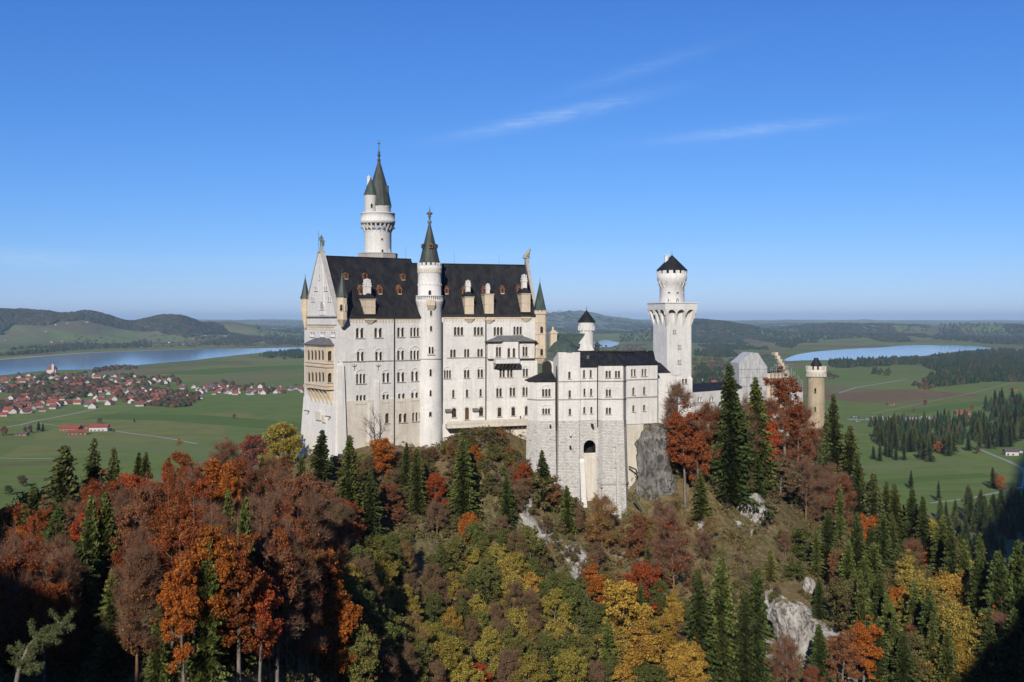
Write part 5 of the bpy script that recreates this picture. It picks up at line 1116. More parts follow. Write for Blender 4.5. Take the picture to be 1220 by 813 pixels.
strip_wall(mb, [(s4a + .2, .3), (s4l - .1, -1.85), (s4r + .1, -1.85), (s4b, .2), (s4b + .3, 5)], [(s4a - .6, 0), (s4l - 1.0, -4.6), (s4r + 1.6, -4.6), (s4b + 1.8, 0), (s4b + 1.8, 5)], ZK, ZB)
# ledges where the sections meet
mb.face([FK.P(s1l - 2.3 - dd, 3.6, ZK), FK.P(s1l, -dd, ZK), FK.P(s1r, -dd, ZK), FK.P(s1r, 3.6, ZK)]); mb.face([FK.P(s2l, -.72, ZK), FK.P(s2r - .3, -.72, ZK), FK.P(s2r - .3, 3, ZK), FK.P(s2l, 3, ZK)]); mb.face([FK.P(s4a, .3, ZK), FK.P(s4l - .1, -1.85, ZK), FK.P(s4r + .1, -1.85, ZK), FK.P(s4b, .3, ZK)])
niche_l = [[(S(695.3, .1), S(709.6, .1), zk(541), zk(525.3))]]
facade(mb, FK, .1, s2r - .3, s4a + .25, ZB, ZK + .05, niche_l)
strip_wall(mb, [(s2r - .3, -.72), (s2r - .3, .1)], [(s2r - .3, -3.2), (s2r - .3, .1)], ZK, ZB)
base = mb.build('rusticated_base', M['rustic'], wing)
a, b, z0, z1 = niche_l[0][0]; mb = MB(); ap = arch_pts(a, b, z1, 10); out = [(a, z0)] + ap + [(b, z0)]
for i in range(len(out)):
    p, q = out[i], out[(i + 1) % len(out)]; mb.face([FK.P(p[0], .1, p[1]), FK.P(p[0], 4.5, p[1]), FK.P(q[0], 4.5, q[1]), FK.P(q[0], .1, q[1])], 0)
mb.face([FK.P(s, 4.45, z) for s, z in [(a, z0), (b, z0)] + list(reversed(ap))], 0); mb.build('vaulted_drain', M['black'], base)  # black lining paints the shade of the vault
mb = MB(); mb.hull([FK.P(a - .4, -1.6, ZB), FK.P(b + .1, -1.6, ZB), FK.P(b + .1, .05, ZB), FK.P(a - .4, .05, ZB)], [FK.P(a + .15, -.10, z0 - .1), FK.P(b - .05, -.10, z0 - .1), FK.P(b - .05, .05, z0 + .1), FK.P(a + .15, .05, z0 + .1)]); mb.build('plaster_chute', M['cream'], base)
c0, c1 = S(690.5, -.5), S(696, -.5); mb = MB(); zt0 = zk(551); mb.hull([FK.P(c0 + 1.2, -5.0, ZB), FK.P(c1 + 2.2, -5.0, ZB), FK.P(c1 + 2.2, .05, ZB), FK.P(c0 + 1.2, .05, ZB)], [FK.P(c0, -.9, zt0), FK.P(c1, -.9, zt0), FK.P(c1, .05, zt0 + 1), FK.P(c0, .05, zt0 + 1)]); mb.build('sloping_buttress', M['whiter'], base)
mb = MB(); q0, q1 = S(734, -3), S(738.5, -3); f0 = (ZK - zk(530)) / (ZK - ZB); mb.hull([FK.P(q0 + .2, -4.8, 104), FK.P(q1 + .6, -4.8, 104), FK.P(q1 + .6, -2, 104), FK.P(q0 + .2, -2, 104)], [FK.P(q0, -2.75, zk(530)), FK.P(q1, -2.75, zk(530)), FK.P(q1, -2, zk(529)), FK.P(q0, -2, zk(529))]); mb.build('buttress', M['rustic'], base)
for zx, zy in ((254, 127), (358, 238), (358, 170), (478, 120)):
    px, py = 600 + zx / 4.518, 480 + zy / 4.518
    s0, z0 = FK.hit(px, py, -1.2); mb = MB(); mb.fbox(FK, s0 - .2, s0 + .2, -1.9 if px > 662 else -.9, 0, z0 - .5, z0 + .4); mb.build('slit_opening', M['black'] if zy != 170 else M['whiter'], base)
mb = MB(); z = zk(577); fz_ = (ZK - z) / (ZK - ZB); lerp = lambda A, B: A + (B - A) * fz_
pp = [(lerp(s4l - .1, s4l - 1) - .1, lerp(-1.85, -4.6) - .2), (lerp(s4r + .1, s4r + 1.6) + .1, lerp(-1.85, -4.6) - .2), (lerp(s4b, s4b + 1.8) + .2, .1), (s4a, .1)]
mb.prism([FK.P(s, t, 0) for s, t in pp], z - .2, z + .25); mb.build('base_course', M['grey_stone'], base)
mb = MB(); p = at(749, 556, 308); mb.tube(p, p + Vector((2.2, -1, -.8)), .3, .25, 6); mb.tube(p + Vector((2.2, -1, -.8)), p + Vector((2.4, -1, -2.5)), .25, .22, 6); mb.tube(at(754, 593, 303), at(765, 609, 301.5), .3, .3, 6); mb.build('drain_pipe', M['metal'], wing)
# stub at the right end towards the square tower
mb = MB(); p0, p1 = at(783, 470, 321), at(800, 470, 326); f = Fr(p0.x, p0.y, 16); mb.fbox(f, 0, (p1 - p0).length, 0, 6, 140, zz(444, 322)); st2 = mb.build('wall', M['white'], wing)
mb = MB(); mb.hull([f.P(-.2, -.3, zz(444, 322)), f.P(4.6, -.3, zz(444, 322)), f.P(4.6, 5, zz(444, 322)), f.P(-.2, 5, zz(444, 322))], [f.P(-.2, 2.5, zz(432.5, 323)), f.P(2.2, 2.5, zz(432.5, 323)), f.P(2.2, 3, zz(432.5, 323)), f.P(-.2, 3, zz(432.5, 323))]); mb.build('roof', M['slate'], wing)

# ------------------------------------------------------------------ square tower
QY = 372.0; cq = at(794.6, EY, QY); FQ = Fr(cq.x, cq.y, 21.0); side = FQ.s_at(823.6); zt = lambda p: zz(p, QY)
sq_t = thing('square_tower', (cq.x + 3, cq.y + 5, 130), 'tall square white tower carrying a round turret with black pointed cap', 'tower')
FQW = Fr(*FQ.P(0, side, 0)[:2], 21 - 90); lft = side
mb = MB()
qw = [lights_px(FQ, 0, 740 + x / 4.067, 280 + (y - 9) / 4.065, 280 + (y + 9) / 4.065, 2, 14 / 4.067, .5) for x, y in ((259, 468), (282, 542), (282, 615))] + [lights_px(FQ, -.3, 740 + x / 4.067, 280 + 690 / 4.065, 280 + 720 / 4.065, 2, 26 / 4.067, .35) for x in (262, 308)]
facade(mb, FQ, 0, 0, side, zt(452), zt(384), qw[:3])
facade(mb, FQ, -.3, -.3, side + .3, 125, zt(452), qw[3:])
mb.face([FQ.P(-.3, -.3, zt(452)), FQ.P(side + .3, -.3, zt(452)), FQ.P(side, 0, zt(450)), FQ.P(0, 0, zt(450))])
mb.fbox(FQ, .15, side - .15, .15, side - .15, zt(384), zt(368.5))
for fr_, w in ((FQW, 1),): mb.face([fr_.P(0, 0, 125), fr_.P(lft, 0, 125), fr_.P(lft, 0, zt(384)), fr_.P(0, 0, zt(384))])
mb.face([FQ.P(side, 0, 125), FQ.P(side, side, 125), FQ.P(side, side, zt(384)), FQ.P(side, 0, zt(384))]); mb.face([FQ.P(0, side, 125), FQ.P(0, side, zt(384)), FQ.P(side, side, zt(384)), FQ.P(side, side, 125)])
qs = mb.build('shaft', M['white'], sq_t)
for i, w in enumerate(qw): window(FQ, 0 if i < 3 else -.3, w, qs, M['white'], False)
# flaring arcaded head: each face is a row of tall pointed arches on tapering piers
o = 1.65; zh0, zh1, zh2 = zt(388.5), zt(369), zt(361.5)
mb = MB()
mb.prism([FQ.P(-o, -o, 0), FQ.P(side + o, -o, 0), FQ.P(side + o, side + o, 0), FQ.P(-o, side + o, 0)], zh1, zh2)
mb.prism([FQ.P(-o - .25, -o - .25, 0), FQ.P(side + o + .25, -o - .25, 0), FQ.P(side + o + .25, side + o + .25, 0), FQ.P(-o - .25, side + o + .25, 0)], zh2, zh2 + .35)
FQE = Fr(*FQ.P(side, 0, 0)[:2], 111); FQN = Fr(*FQ.P(side, side, 0)[:2], 201)
for fr_ in (FQ, FQW, FQE, FQN):
    for i in range(4):
        c = -o * .0 + side * i / 3; hw0 = .38; a, b = c - hw0, c + hw0
        if i == 0: a, b = 0, .75
        if i == 3: a, b = side - .75, side
        ta, tb = (a - o, b - o * .5) if i == 0 else ((a + o * .5, b + o) if i == 3 else (a, b))
        mb.hull([fr_.P(a, -.02, zh0), fr_.P(b, -.02, zh0), fr_.P(b, .3, zh0), fr_.P(a, .3, zh0)], [fr_.P(ta, -o, zh1 + .01), fr_.P(tb, -o, zh1 + .01), fr_.P(b, .3, zh1 + .01), fr_.P(a, .3, zh1 + .01)])
    for i in range(3):                               # round arch heads between piers
        a = -o * .55 + (side + o * 1.1) * i / 3 + .15; b = -o * .55 + (side + o * 1.1) * (i + 1) / 3 - .15; ap = arch_pts(a, b, zh1 - .05, 8)
        h = len(ap) // 2
        for half in (ap[:h + 1] + [(ap[h][0], zh1 + .02), (a, zh1 + .02)], ap[h:] + [(b, zh1 + .02), (ap[h][0], zh1 + .02)]):
            tt = -o + .05
            fa = [fr_.P(s, tt, z) for s, z in half]; fb = [fr_.P(s, tt + .5, z) for s, z in half]
            mb.hull(fb, fa)
mb.build('machicolated_head', M['white'], sq_t)
ccx, ccy = FQ.P(side * .42, side * .5, 0)[:2]; YY = ccy; zt = lambda p: zz(p, YY); rp = YY / F
ccx = (800.6 - CX) / F * YY
mb = MB(); mb.lathe(ccx, ccy, [(14.7 * rp, zt(362)), (14.5 * rp, zt(341)), (15.2 * rp, zt(340)), (17.2 * rp, zt(335.5)), (17.5 * rp, zt(333)), (17.8 * rp, zt(326.5)), (14 * rp, zt(326.5))], 36); tu = mb.build('round_turret', M['white'], sq_t)
mb = MB(); mb.ring_boxes(ccx, ccy, 16.6 * rp, 17.9 * rp, zt(326.5), zt(322), 14, .62); mb.build('battlement', M['white'], tu)
mb = MB()
for i in range(18):
    a_ = 2 * math.pi * i / 18; fr = Fr(ccx + math.cos(a_) * 14.6 * rp, ccy + math.sin(a_) * 14.6 * rp, math.degrees(a_) + 90)
    mb.hull([fr.P(-.2, -.05, zt(343)), fr.P(.2, -.05, zt(343)), fr.P(.2, .3, zt(343)), fr.P(-.2, .3, zt(343))], [fr.P(-.28, -3.4 * rp, zt(335.5)), fr.P(.28, -3.4 * rp, zt(335.5)), fr.P(.28, .3, zt(335.5)), fr.P(-.28, .3, zt(335.5))])
mb.build('corbel_ring', M['white'], tu)
mb = MB(); mb.lathe(ccx, ccy, [(14.5 * rp, zt(327)), (14.5 * rp, zt(322.6)), (18.6 * rp, zt(322.6)), (18.2 * rp, zt(321.8)), (.1, zt(304))], 16, 0, False); mb.build('turret_roof', M['slate'], tu)
mb = MB(); finial(mb, ccx, ccy, zt(305), 2.0); mb.build('finial', M['metal'], tu)
x = ccx - 7 * rp; mb = MB(); mb.prism([(x - .6, ccy - 1.2), (x + .6, ccy - 1.2), (x + .6, ccy), (x - .6, ccy)], zt(318), zt(305)); mb.prism([(x - .8, ccy - 1.4), (x + .8, ccy - 1.4), (x + .8, ccy + .2), (x - .8, ccy + .2)], zt(305), zt(304)); mb.build('chimney', M['whiter'], tu)
for dx, y0, y1, w in ((-3.5, 361, 356.8, .9), (6.5, 361, 356, 1.0), (-3.5, 350.2, 348.4, 1.0), (6.5, 350.2, 348.4, 1.0), (13, 350.2, 348.4, .6)):
    a_ = -math.pi / 2 - math.atan2(ccx, ccy) + math.asin(dx / 14.6); round_window(ccx, ccy, 14.5 * rp, a_, zt(y0), zt(y1), w, tu, M['white'])

# small round tower behind the wing
SY = 345.0; SX = (698.8 - CX) / F * SY; zt = lambda p: zz(p, SY); rp = SY / F
sm_t = thing('round_tower', (SX, SY, 145), 'small round white tower with black cone roof behind the lower wing', 'tower')
mb = MB(); mb.lathe(SX, SY, [(9.0 * rp, 140), (8.8 * rp, zt(393)), (9.8 * rp, zt(389)), (9.9 * rp, zt(383.5))], 28); sh = mb.build('shaft', M['white'], sm_t)
mb = MB(); mb.ring_boxes(SX, SY, 8.7 * rp, 10.2 * rp, zt(394), zt(388.5), 14, .5); mb.build('corbel_ring', M['white'], sm_t)
mb = MB(); mb.lathe(SX, SY, [(10.6 * rp, zt(384.3)), (10.2 * rp, zt(382.8)), (5 * rp, zt(376)), (.08, zt(369.5))], 16, 0, False); mb.build('cone_roof', M['slate'], sm_t)
mb = MB(); finial(mb, SX, SY, zt(370), 1.6); mb.build('finial', M['metal'], sm_t)

# ------------------------------------------------------------------ long connecting wing, wrapped gatehouse, round gate tower
cwing = thing('connecting_wing', (82, 390, 138), 'low white wing with flat dark roof running from the square tower behind spruces', 'castle wing')
p0, p1 = at(822, 470, 382), at(884, 470, 404); f = Fr(p0.x, p0.y, math.degrees(math.atan2(p1.y - p0.y, p1.x - p0.x))); Ln = (p1 - p0).length; z = lambda p: zz(p, 390)
ws = [lights_px(f, 0, px, 473.5, 479, 2, 5.5, .3) for px in (834, 848, 862)]
mb = MB(); facade(mb, f, 0, 0, Ln, 125, z(464.5), ws); mb.face([f.P(0, 9, 125), f.P(0, 9, z(464.5)), f.P(Ln, 9, z(464.5)), f.P(Ln, 9, 125)]); cw = mb.build('wall', M['white'], cwing)
for w in ws: window(f, 0, w, cw, M['white'])
mb = MB(); mb.hull([f.P(-.3, -.6, z(464.6)), f.P(Ln, -.6, z(464.6)), f.P(Ln, 9.5, z(464.6)), f.P(-.3, 9.5, z(464.6))], [f.P(-.3, 4.2, z(457.5)), f.P(Ln, 4.2, z(457.5)), f.P(Ln, 4.8, z(457.5)), f.P(-.3, 4.8, z(457.5))]); mb.build('roof', M['slate'], cwing)

GYY = 418.0; z = lambda p: zz(p, GYY); g0 = at(880, EY, GYY)
gh = thing('gatehouse', (g0.x + 8, GYY + 6, 128), 'brick gatehouse with green roof and stepped gable half hidden by scaffolding', 'gatehouse')
FG = Fr(g0.x, g0.y, 14.0); gs = lambda px, t=0.0: FG.s_at(px, t)
mb = MB(); mb.fbox(FG, gs(883), gs(944), 2, 13, 122, z(446)); mb.build('wall', M['sand'], gh)
mb = MB(); a, b = gs(902, 3), gs(931, 3); mb.hull([FG.P(a, 2.5, z(443)), FG.P(b, 2.5, z(443)), FG.P(b, 12, z(443)), FG.P(a, 12, z(443))], [FG.P(a - 3, 7, z(424)), FG.P(b - 1, 7, z(424)), FG.P(b - 1, 7.4, z(424)), FG.P(a - 3, 7.4, z(424))]); mb.build('roof', M['copper'], gh)
mb = MB(); c = gs(927.5, 3)
for i in range(6):                                   # crow-stepped gable seen edge on
    zz0, zz1_ = z(446 - i * 4.2), z(441.8 - i * 4.2); h = 7.0 - i * 1.1
    mb.fbox(FG, c + 1.5 - i * .35, c + 3.0 - i * .35, 7 - h, 7 + h, zz0, zz1_)
mb.build('stepped_gable', M['sand'], gh)
sc1 = thing('scaffold', (g0.x + 5, GYY - 1, 128), 'gable end wrapped in white scaffold netting beside the tall spruce', 'scaffolding')
mb = MB(); a, m_, b = gs(880.5, -1), gs(897, -1), gs(914, -1)
prof = [(a, z(500)), (b, z(500)), (b, z(438)), (gs(903.5, -1), z(421)), (m_ - .5, z(420)), (a, z(432.5))]
fa = [FG.P(s, -1, zv) for s, zv in prof]; fb = [FG.P(s, 7, zv) for s, zv in prof]; mb.hull(fb, fa)
mb.build('netting', M['tarp'], sc1)
mb = MB()
for px in (880.5, 889, 897, 905, 914): mb.tube(FG.P(gs(px, -1.15), -1.15, 125), FG.P(gs(px, -1.15), -1.15, z(428 if px < 912 else 436)), .06, .06, 4)
for py in (440, 450, 460, 470, 480, 490): mb.tube(FG.P(a, -1.15, z(py)), FG.P(b, -1.15, z(py)), .05, .05, 4)
mb.build('poles', M['tube'], sc1)
sc2 = thing('scaffold', (g0.x + 20, GYY - 2, 128), 'open scaffold with planks and torn netting in front of the gatehouse', 'scaffolding')
mb = MB(); P0, P1 = gs(920, -2), gs(956, -2); n = 8
for i in range(n + 1):
    s = P0 + (P1 - P0) * i / n; top = 428 + abs(i - 2.5) * 4.5
    for t in (-2.2, -.8): mb.tube(FG.P(s, t, 124), FG.P(s, t, z(top)), .10, .10, 4)
    if i < n: mb.tube(FG.P(s, -2.25, z(500 - (i % 3) * 9)), FG.P(s + (P1 - P0) / n, -2.25, z(470 - (i % 3) * 9)), .07, .07, 4)
lev = (438, 447, 456, 465, 474, 483, 492, 501)
for py in lev:
    i0 = 0 if py > 445 else 1; s0 = P0 + (P1 - P0) * (0 if py > 440 else .05); s1 = P0 + (P1 - P0) * (1 if py > 456 else .7)
    for dz in (0, 1.0): mb.tube(FG.P(s0, -2.2, z(py) + dz), FG.P(s1, -2.2, z(py) + dz), .05, .05, 4)
mb.build('poles', M['tube'], sc2)
mb = MB()
for py in lev: mb.fbox(FG, P0, P0 + (P1 - P0) * (1 if py > 456 else .7), -2.1, -.9, z(py) - .12, z(py))
mb.build('planks', M['plank'], sc2)
mb = MB()
for (i0, i1, y0, y1) in ((0, 4, 490, 516), (3, 5, 452, 470), (5, 8, 466, 488)):
    s0, s1 = P0 + (P1 - P0) * i0 / n, P0 + (P1 - P0) * i1 / n; mb.fbox(FG, s0, s1, -2.32, -2.26, z(y1), z(y0))
mb.build('netting', M['tarp'], sc2)
RY = 414.0; RX = (972.4 - CX) / F * RY; zt = lambda p: zz(p, RY); rp = RY / F
gt = thing('gate_tower', (RX, RY, 125), 'round tan stone gate tower with pale battlements right of the scaffold', 'tower')
mb = MB(); mb.lathe(RX, RY, [(11.2 * rp, 118), (10.3 * rp, zt(500)), (10.0 * rp, zt(449))], 28); gsft = mb.build('shaft', M['tan'], gt)
mb = MB(); mb.lathe(RX, RY, [(10.1 * rp, zt(448.5)), (11.8 * rp, zt(444.5)), (11.9 * rp, zt(440.5)), (10 * rp, zt(440.5))], 28); mb.ring_boxes(RX, RY, 10.0 * rp, 11.8 * rp, zt(448.8), zt(444.6), 18, .5); cr_ = mb.build('parapet', M['cream'], gt)
mb = MB(); mb.ring_boxes(RX, RY, 10.7 * rp, 11.9 * rp, zt(440.5), zt(436.3), 13, .6); mb.build('battlement', M['cream'], cr_)
mb = MB(); mb.lathe(RX, RY, [(6.4 * rp, zt(441)), (6.4 * rp, zt(436)), (7.0 * rp, zt(435.5)), (3 * rp, zt(428.5)), (2.4 * rp, zt(426.5))], 12, 0, False); mb.build('cap_roof', M['slate'], gt)
for dx, y0, y1, w in ((-1, 468, 462, .75), (-1, 490, 484, .75), (0, 504.5, 500, .75)):
    a_ = -math.pi / 2 - math.atan2(RX, RY) + math.asin(dx / 10); round_window(RX, RY, 10.1 * rp, a_, zt(y0), zt(y1), w, gsft, M['tan'])
# forecourt wall below the gate
mb = MB(); p0, p1 = at(936, 524, 402), at(992, 522, 404); f = Fr(p0.x, p0.y, 2); mb.fbox(f, 0, (p1 - p0).length, 0, 10, 112, zz(525.5, 402)); mb.fbox(f, 0, (p1 - p0).length, 0, .4, zz(525.5, 402), zz(522.3, 402)); mb.fbox(f, -.2, (p1 - p0).length + .2, -.1, .5, zz(522.3, 402), zz(521.8, 402))
tag(mb.build('forecourt_wall', M['tan']), 'tan forecourt wall under the crowd by the gate tower', 'wall'); FCW = f
# people waiting at the gate, and two on the palace terrace
def person_mesh(k, top, legs, hair):
    pose = [list(v) for v in HUM]; rr = random.Random(k)
    pose[8][1] -= rr.uniform(0, .25); pose[8][2] += rr.uniform(0, .3); pose[13][1] -= rr.uniform(0, .12); pose[14][1] += rr.uniform(-.08, .1)
    ms = [simple('jacket_%s' % k, top, top, 1, .9, 0), simple('trousers_%s' % k, legs, legs, 1, .9, 0), simple('skin_%s' % k, (.45, .27, .2), (.42, .25, .18), 1, .7, 0), simple('hair_%s' % k, hair, hair, 1, .8, 0)]
    m = skinned('person', pose, HUE, ms, None)
    for p in m.polygons:
        c = p.center; p.material_index = 3 if (c.z > 1.68 or (c.z > 1.56 and c.y > .02)) else 2 if c.z > 1.5 or (c.z < 1.0 and abs(c.x) > .215) else 0 if c.z > .92 else 1
    return m
PM = [(person_mesh('dark_blue', (.02, .03, .07), (.03, .03, .035), (.03, .02, .015)), 'dark blue jacket'), (person_mesh('red', (.35, .03, .03), (.04, .045, .07), (.05, .03, .02)), 'red jacket'),
      (person_mesh('black', (.015, .015, .017), (.02, .02, .025), (.02, .015, .01)), 'black coat'), (person_mesh('pale', (.5, .48, .44), (.05, .06, .10), (.12, .08, .04)), 'pale jacket'), (person_mesh('purple', (.12, .04, .14), (.02, .02, .02), (.03, .02, .015)), 'purple jacket')]
rp_ = random.Random(5); spots = []
for i in range(26):
    for _ in range(30):
        s, t = rp_.uniform(.8, 8.2), rp_.uniform(.9, 5.0)
        if all(math.hypot(s - a, t - b) > .55 for a, b in spots): break
    spots.append((s, t))
crowd = []
for i, (s, t) in enumerate(spots):
    m, d = PM[rp_.choice([0, 1, 2, 2, 3, 0, 4, 2])]
    o = link('person', m, FCW.P(s, t, zz(525.5, 402))); o.rotation_euler.z = rp_.uniform(0, 6.28); k = rp_.uniform(.92, 1.08); o.scale = (k, k, k); crowd.append((s, d, o))
crowd.sort(key=lambda c: c[0]); cnt = {}
ORD = ['first', 'second', 'third', 'fourth', 'fifth', 'sixth', 'seventh', 'eighth', 'ninth', 'tenth', 'eleventh', 'twelfth', 'thirteenth', 'fourteenth', 'fifteenth', 'sixteenth', 'seventeenth', 'eighteenth', 'nineteenth', 'twentieth', 'twenty-first', 'twenty-second', 'twenty-third', 'twenty-fourth', 'twenty-fifth', 'twenty-sixth', 'twenty-seventh', 'twenty-eighth', 'twenty-ninth', 'thirtieth']
for s, d, o in crowd:
    cnt[d] = cnt.get(d, 0) + 1; tag(o, 'person in %s in the gate crowd, %s such from the left' % (d, ORD[cnt[d] - 1]), 'person', 'people waiting at the castle gate')
for px, t, (m, d), w in ((620, -1.6, PM[2], 'left'), (624, -1.9, PM[3], 'right')):
    s0 = FB.s_at(px, t); o = link('person', m, FB.P(s0, t, zz(502, 314) + .02)); o.rotation_euler.z = R(190); tag(o, 'person in a %s standing on the palace terrace, the %s one of two' % (d, w), 'person', 'people on the palace terrace')
# ================================================================== ROCK FACES
def rock(px, py, w, h, Y, mat, label, depth=0.6, seed=0, squash=3.0, cat='rock'):
    """free-standing crag: a squared-off boulder mesh with ledges and cracks"""
    p = at(px, py, Y); k = Y / F; rx, rz, ry = w / 2 * k, h / 2 * k, w / 2 * k * depth
    n, m = 110, 110; u = np.linspace(0, 2 * np.pi, n, endpoint=False); v = np.linspace(-np.pi / 2, np.pi / 2, m)
    uu, vv = np.meshgrid(u, v); e = 2 / squash
    sg = lambda a: np.sign(a) * np.abs(a) ** e
    x = sg(np.cos(vv)) * sg(np.cos(uu)) * rx; y = sg(np.cos(vv)) * sg(np.sin(uu)) * ry; z = sg(np.sin(vv)) * rz
    q_ = max(3.0, min(rx, rz) * 1.1); d = 1 + 0.26 * fbm(x / q_ + seed, y / q_, z / q_ / 1.6, 5, seed) - 0.16 * np.abs(fbm(x / 1.8, y / 1.8 + seed, z / 4.0, 3, seed + 9))
    dv = np.stack([x / rx, y / ry, z / rz], -1); L_ = np.linalg.norm(dv, axis=-1, keepdims=True); un = dv / L_
    rg = np.random.default_rng(seed + 500); N_ = rg.normal(size=(70, 3)); N_ /= np.linalg.norm(N_, axis=1)[:, None]; hh = rg.uniform(.62, 1.05, 70)
    dt = un @ N_.T; fac = np.min(np.where(dt > .12, hh / np.maximum(dt, .12), 9), axis=-1)          # split rock: flat broken faces
    N2 = rg.normal(size=(900, 3)); N2 /= np.linalg.norm(N2, axis=1)[:, None]; cell = np.argmax(un @ N2.T + .035 * fbm(x / 1.5, y / 1.5, z / 2.5, 2, seed)[..., None] * 0, axis=-1); fac = fac * (1 + .085 * (rg.random(900)[cell] - .5))
    d = d * np.minimum(fac, 1.25) * 1.08; x, y = x * d, y * d; z = z * (.75 + .25 * np.minimum(fac, 1.2)); w1 = fbm(z / q_ * 1.3 + seed, x / q_, y / q_, 4, seed + 40); x = x + .20 * rx * w1; y = y + .20 * ry * fbm(z / q_ * 1.3, y / q_ + seed, x / q_, 4, seed + 50); z = z * (1 + .22 * fbm(x / q_, y / q_, seed, 3, seed + 60)); x = x + 0.12 * z * math.sin(seed); y = y + 0.10 * z
    idx = np.arange(n * m).reshape(m, n); a, b = idx[:-1], idx[1:]
    q = np.stack([a, np.roll(a, -1, 1), np.roll(b, -1, 1), b], -1).reshape(-1, 4)
    me = raw_mesh('rock_crag', np.stack([x, y, z + rz], -1).reshape(-1, 3), q, mat, True)
    return tag(link('rock_crag', me, p - Vector((0, 0, rz))), label, cat)
rock(777, 553, 56, 94, 313.5, M['rock_dark'], 'broad dark grey crag wall right of the rusticated base', 1.1, 3, 6)
rock(782, 600, 50, 66, 309, M['rock_dark'], 'lower grey rock ledge beneath the dark crag', .5, 5, 3.5)
rock(803, 530, 22, 66, 321, M['rock_dark'], 'narrow grey rock shoulder at the right edge of the dark crag', .8, 8, 3)
for i, (px, py, w, h, lab) in enumerate(((890, 606, 52, 50, 'pale limestone outcrop below the tall spruces'), (944, 762, 56, 96, 'large pale limestone cliff low on the right slope'), (1002, 790, 32, 60, 'smaller pale cliff at the right of the large limestone cliff'),
                                         (1064, 634, 17, 48, 'pale rock face among spruces on the right flank'),
                                         (838, 630, 18, 22, 'small pale rock beside the spruce under the wing'), (964, 700, 16, 24, 'small rock step above the large limestone cliff'))):
    g = ground(px, py + h * .3); rock(px, py, w, h, g.y + .30 * w * g.y / F, M['rock'], lab, .5, 20 + i * 3, 2.9)

# ================================================================== TREES
def quads_mesh(name, C, A, B, mat):
    """leaf faces: centres C, half axes A and B"""
    v = np.stack([C - A, C - B, C + A, C + B], 1).reshape(-1, 3); f = np.arange(len(v)).reshape(-1, 4)
    return raw_mesh(name, v, f, mat)
def tubes_mesh(name, segs, mat, n=5):
    V, Fc = [], []
    for p, q, r0, r1 in segs:
        p, q = np.asarray(p, float), np.asarray(q, float); d = q - p; L = np.linalg.norm(d)
        if L < 1e-5: continue
        d = d / L; a = np.cross(d, [0.31, 0.9, 0.29]); a /= np.linalg.norm(a); b = np.cross(d, a); k = len(V) * 0
        base = sum(len(x) for x in V); t = np.linspace(0, 2 * np.pi, n, endpoint=False)
        ring = np.cos(t)[:, None] * a + np.sin(t)[:, None] * b
        V.append(np.concatenate([p + ring * r0, q + ring * r1]))
        i = np.arange(n); Fc.append(np.stack([base + i, base + (i + 1) % n, base + n + (i + 1) % n, base + n + i], 1))
    return raw_mesh(name, np.concatenate(V), np.concatenate(Fc), mat, True)
def rvec(rng, n):
    v = rng.normal(size=(n, 3)); return v / np.linalg.norm(v, axis=1)[:, None]

def spruce_mesh(seed, H=20.0, rmax=4.0, dens=1.0, bottom=0.06, ragged=0.25):
    rng = np.random.default_rng(seed); C, A, B = [], [], []; segs = [((0, 0, -1.5), (0, 0, H * .5), .30, .18), ((0, 0, H * .5), (0, 0, H * .985), .18, .03)]
    z = H * bottom
    while z < H * .985:
        f = 1 - z / H; Rw = rmax * (f ** .82) * rng.uniform(1 - ragged, 1 + ragged * .6) + .12
        nb = max(4, int((5 + 5 * f ** .4) * dens))
        a0 = rng.uniform(0, 6.28)
        for j in range(nb):
            a = a0 + 6.2832 * j / nb + rng.uniform(-.3, .3); r = Rw * rng.uniform(.62, 1.12)
            if rng.random() < .06: continue
            d = np.array([math.cos(a), math.sin(a), 0]); s = np.array([-d[1], d[0], 0])
            st = max(.28, r / 9); t = np.arange(r * .12, r, st); t = t + rng.uniform(-.1, .1, len(t)); k = t / r
            droop = -.38 * t * (.45 + .55 * k) + .16 * r * k ** 3 + rng.uniform(-.1, .1)
            wid = (.20 + .62 * (1 - k) * min(1, r / 2.2) + .12)
            for sd in (-1, 1):
                c = d * t[:, None] + s * (sd * wid * .5)[:, None]; c[:, 2] = z + droop - .10; c += rng.normal(scale=.05, size=c.shape)
                ax = d * .26 + s * (sd * .30); aa = np.repeat(ax[None], len(t), 0) * (wid / .5)[:, None] * rng.uniform(.75, 1.25, (len(t), 1)); aa[:, 2] -= .16 * rng.uniform(.4, 1.6, len(t))
                bb = np.repeat((s * sd * .10 - d * .14)[None], len(t), 0) * rng.uniform(.8, 1.3, (len(t), 1)); bb[:, 2] -= .13
                C.append(c); A.append(aa); B.append(bb)
            m = t[::2]; c = d * m[:, None]; c[:, 2] = z + (droop[::2]) - .22; C.append(c + rng.normal(scale=.06, size=c.shape)); A.append(np.repeat(np.array([[d[0] * .16, d[1] * .16, -.05]]), len(m), 0)); B.append(np.repeat(np.array([[0., 0., -.26]]), len(m), 0) * rng.uniform(.6, 1.3, (len(m), 1)))
            if j % 2 == 0: segs.append(((0, 0, z), tuple(d * r * .6 + np.array([0, 0, z - .38 * r * .6 * .7])), .045, .015))
        z += rng.uniform(.32, .46) * (1.2 if f > .4 else .85)
    C, A, B = map(np.concatenate, (C, A, B))
    return quads_mesh('spruce_crown', C, A, B, M['needle']), tubes_mesh('spruce_trunk', segs, M['bark_dark'])

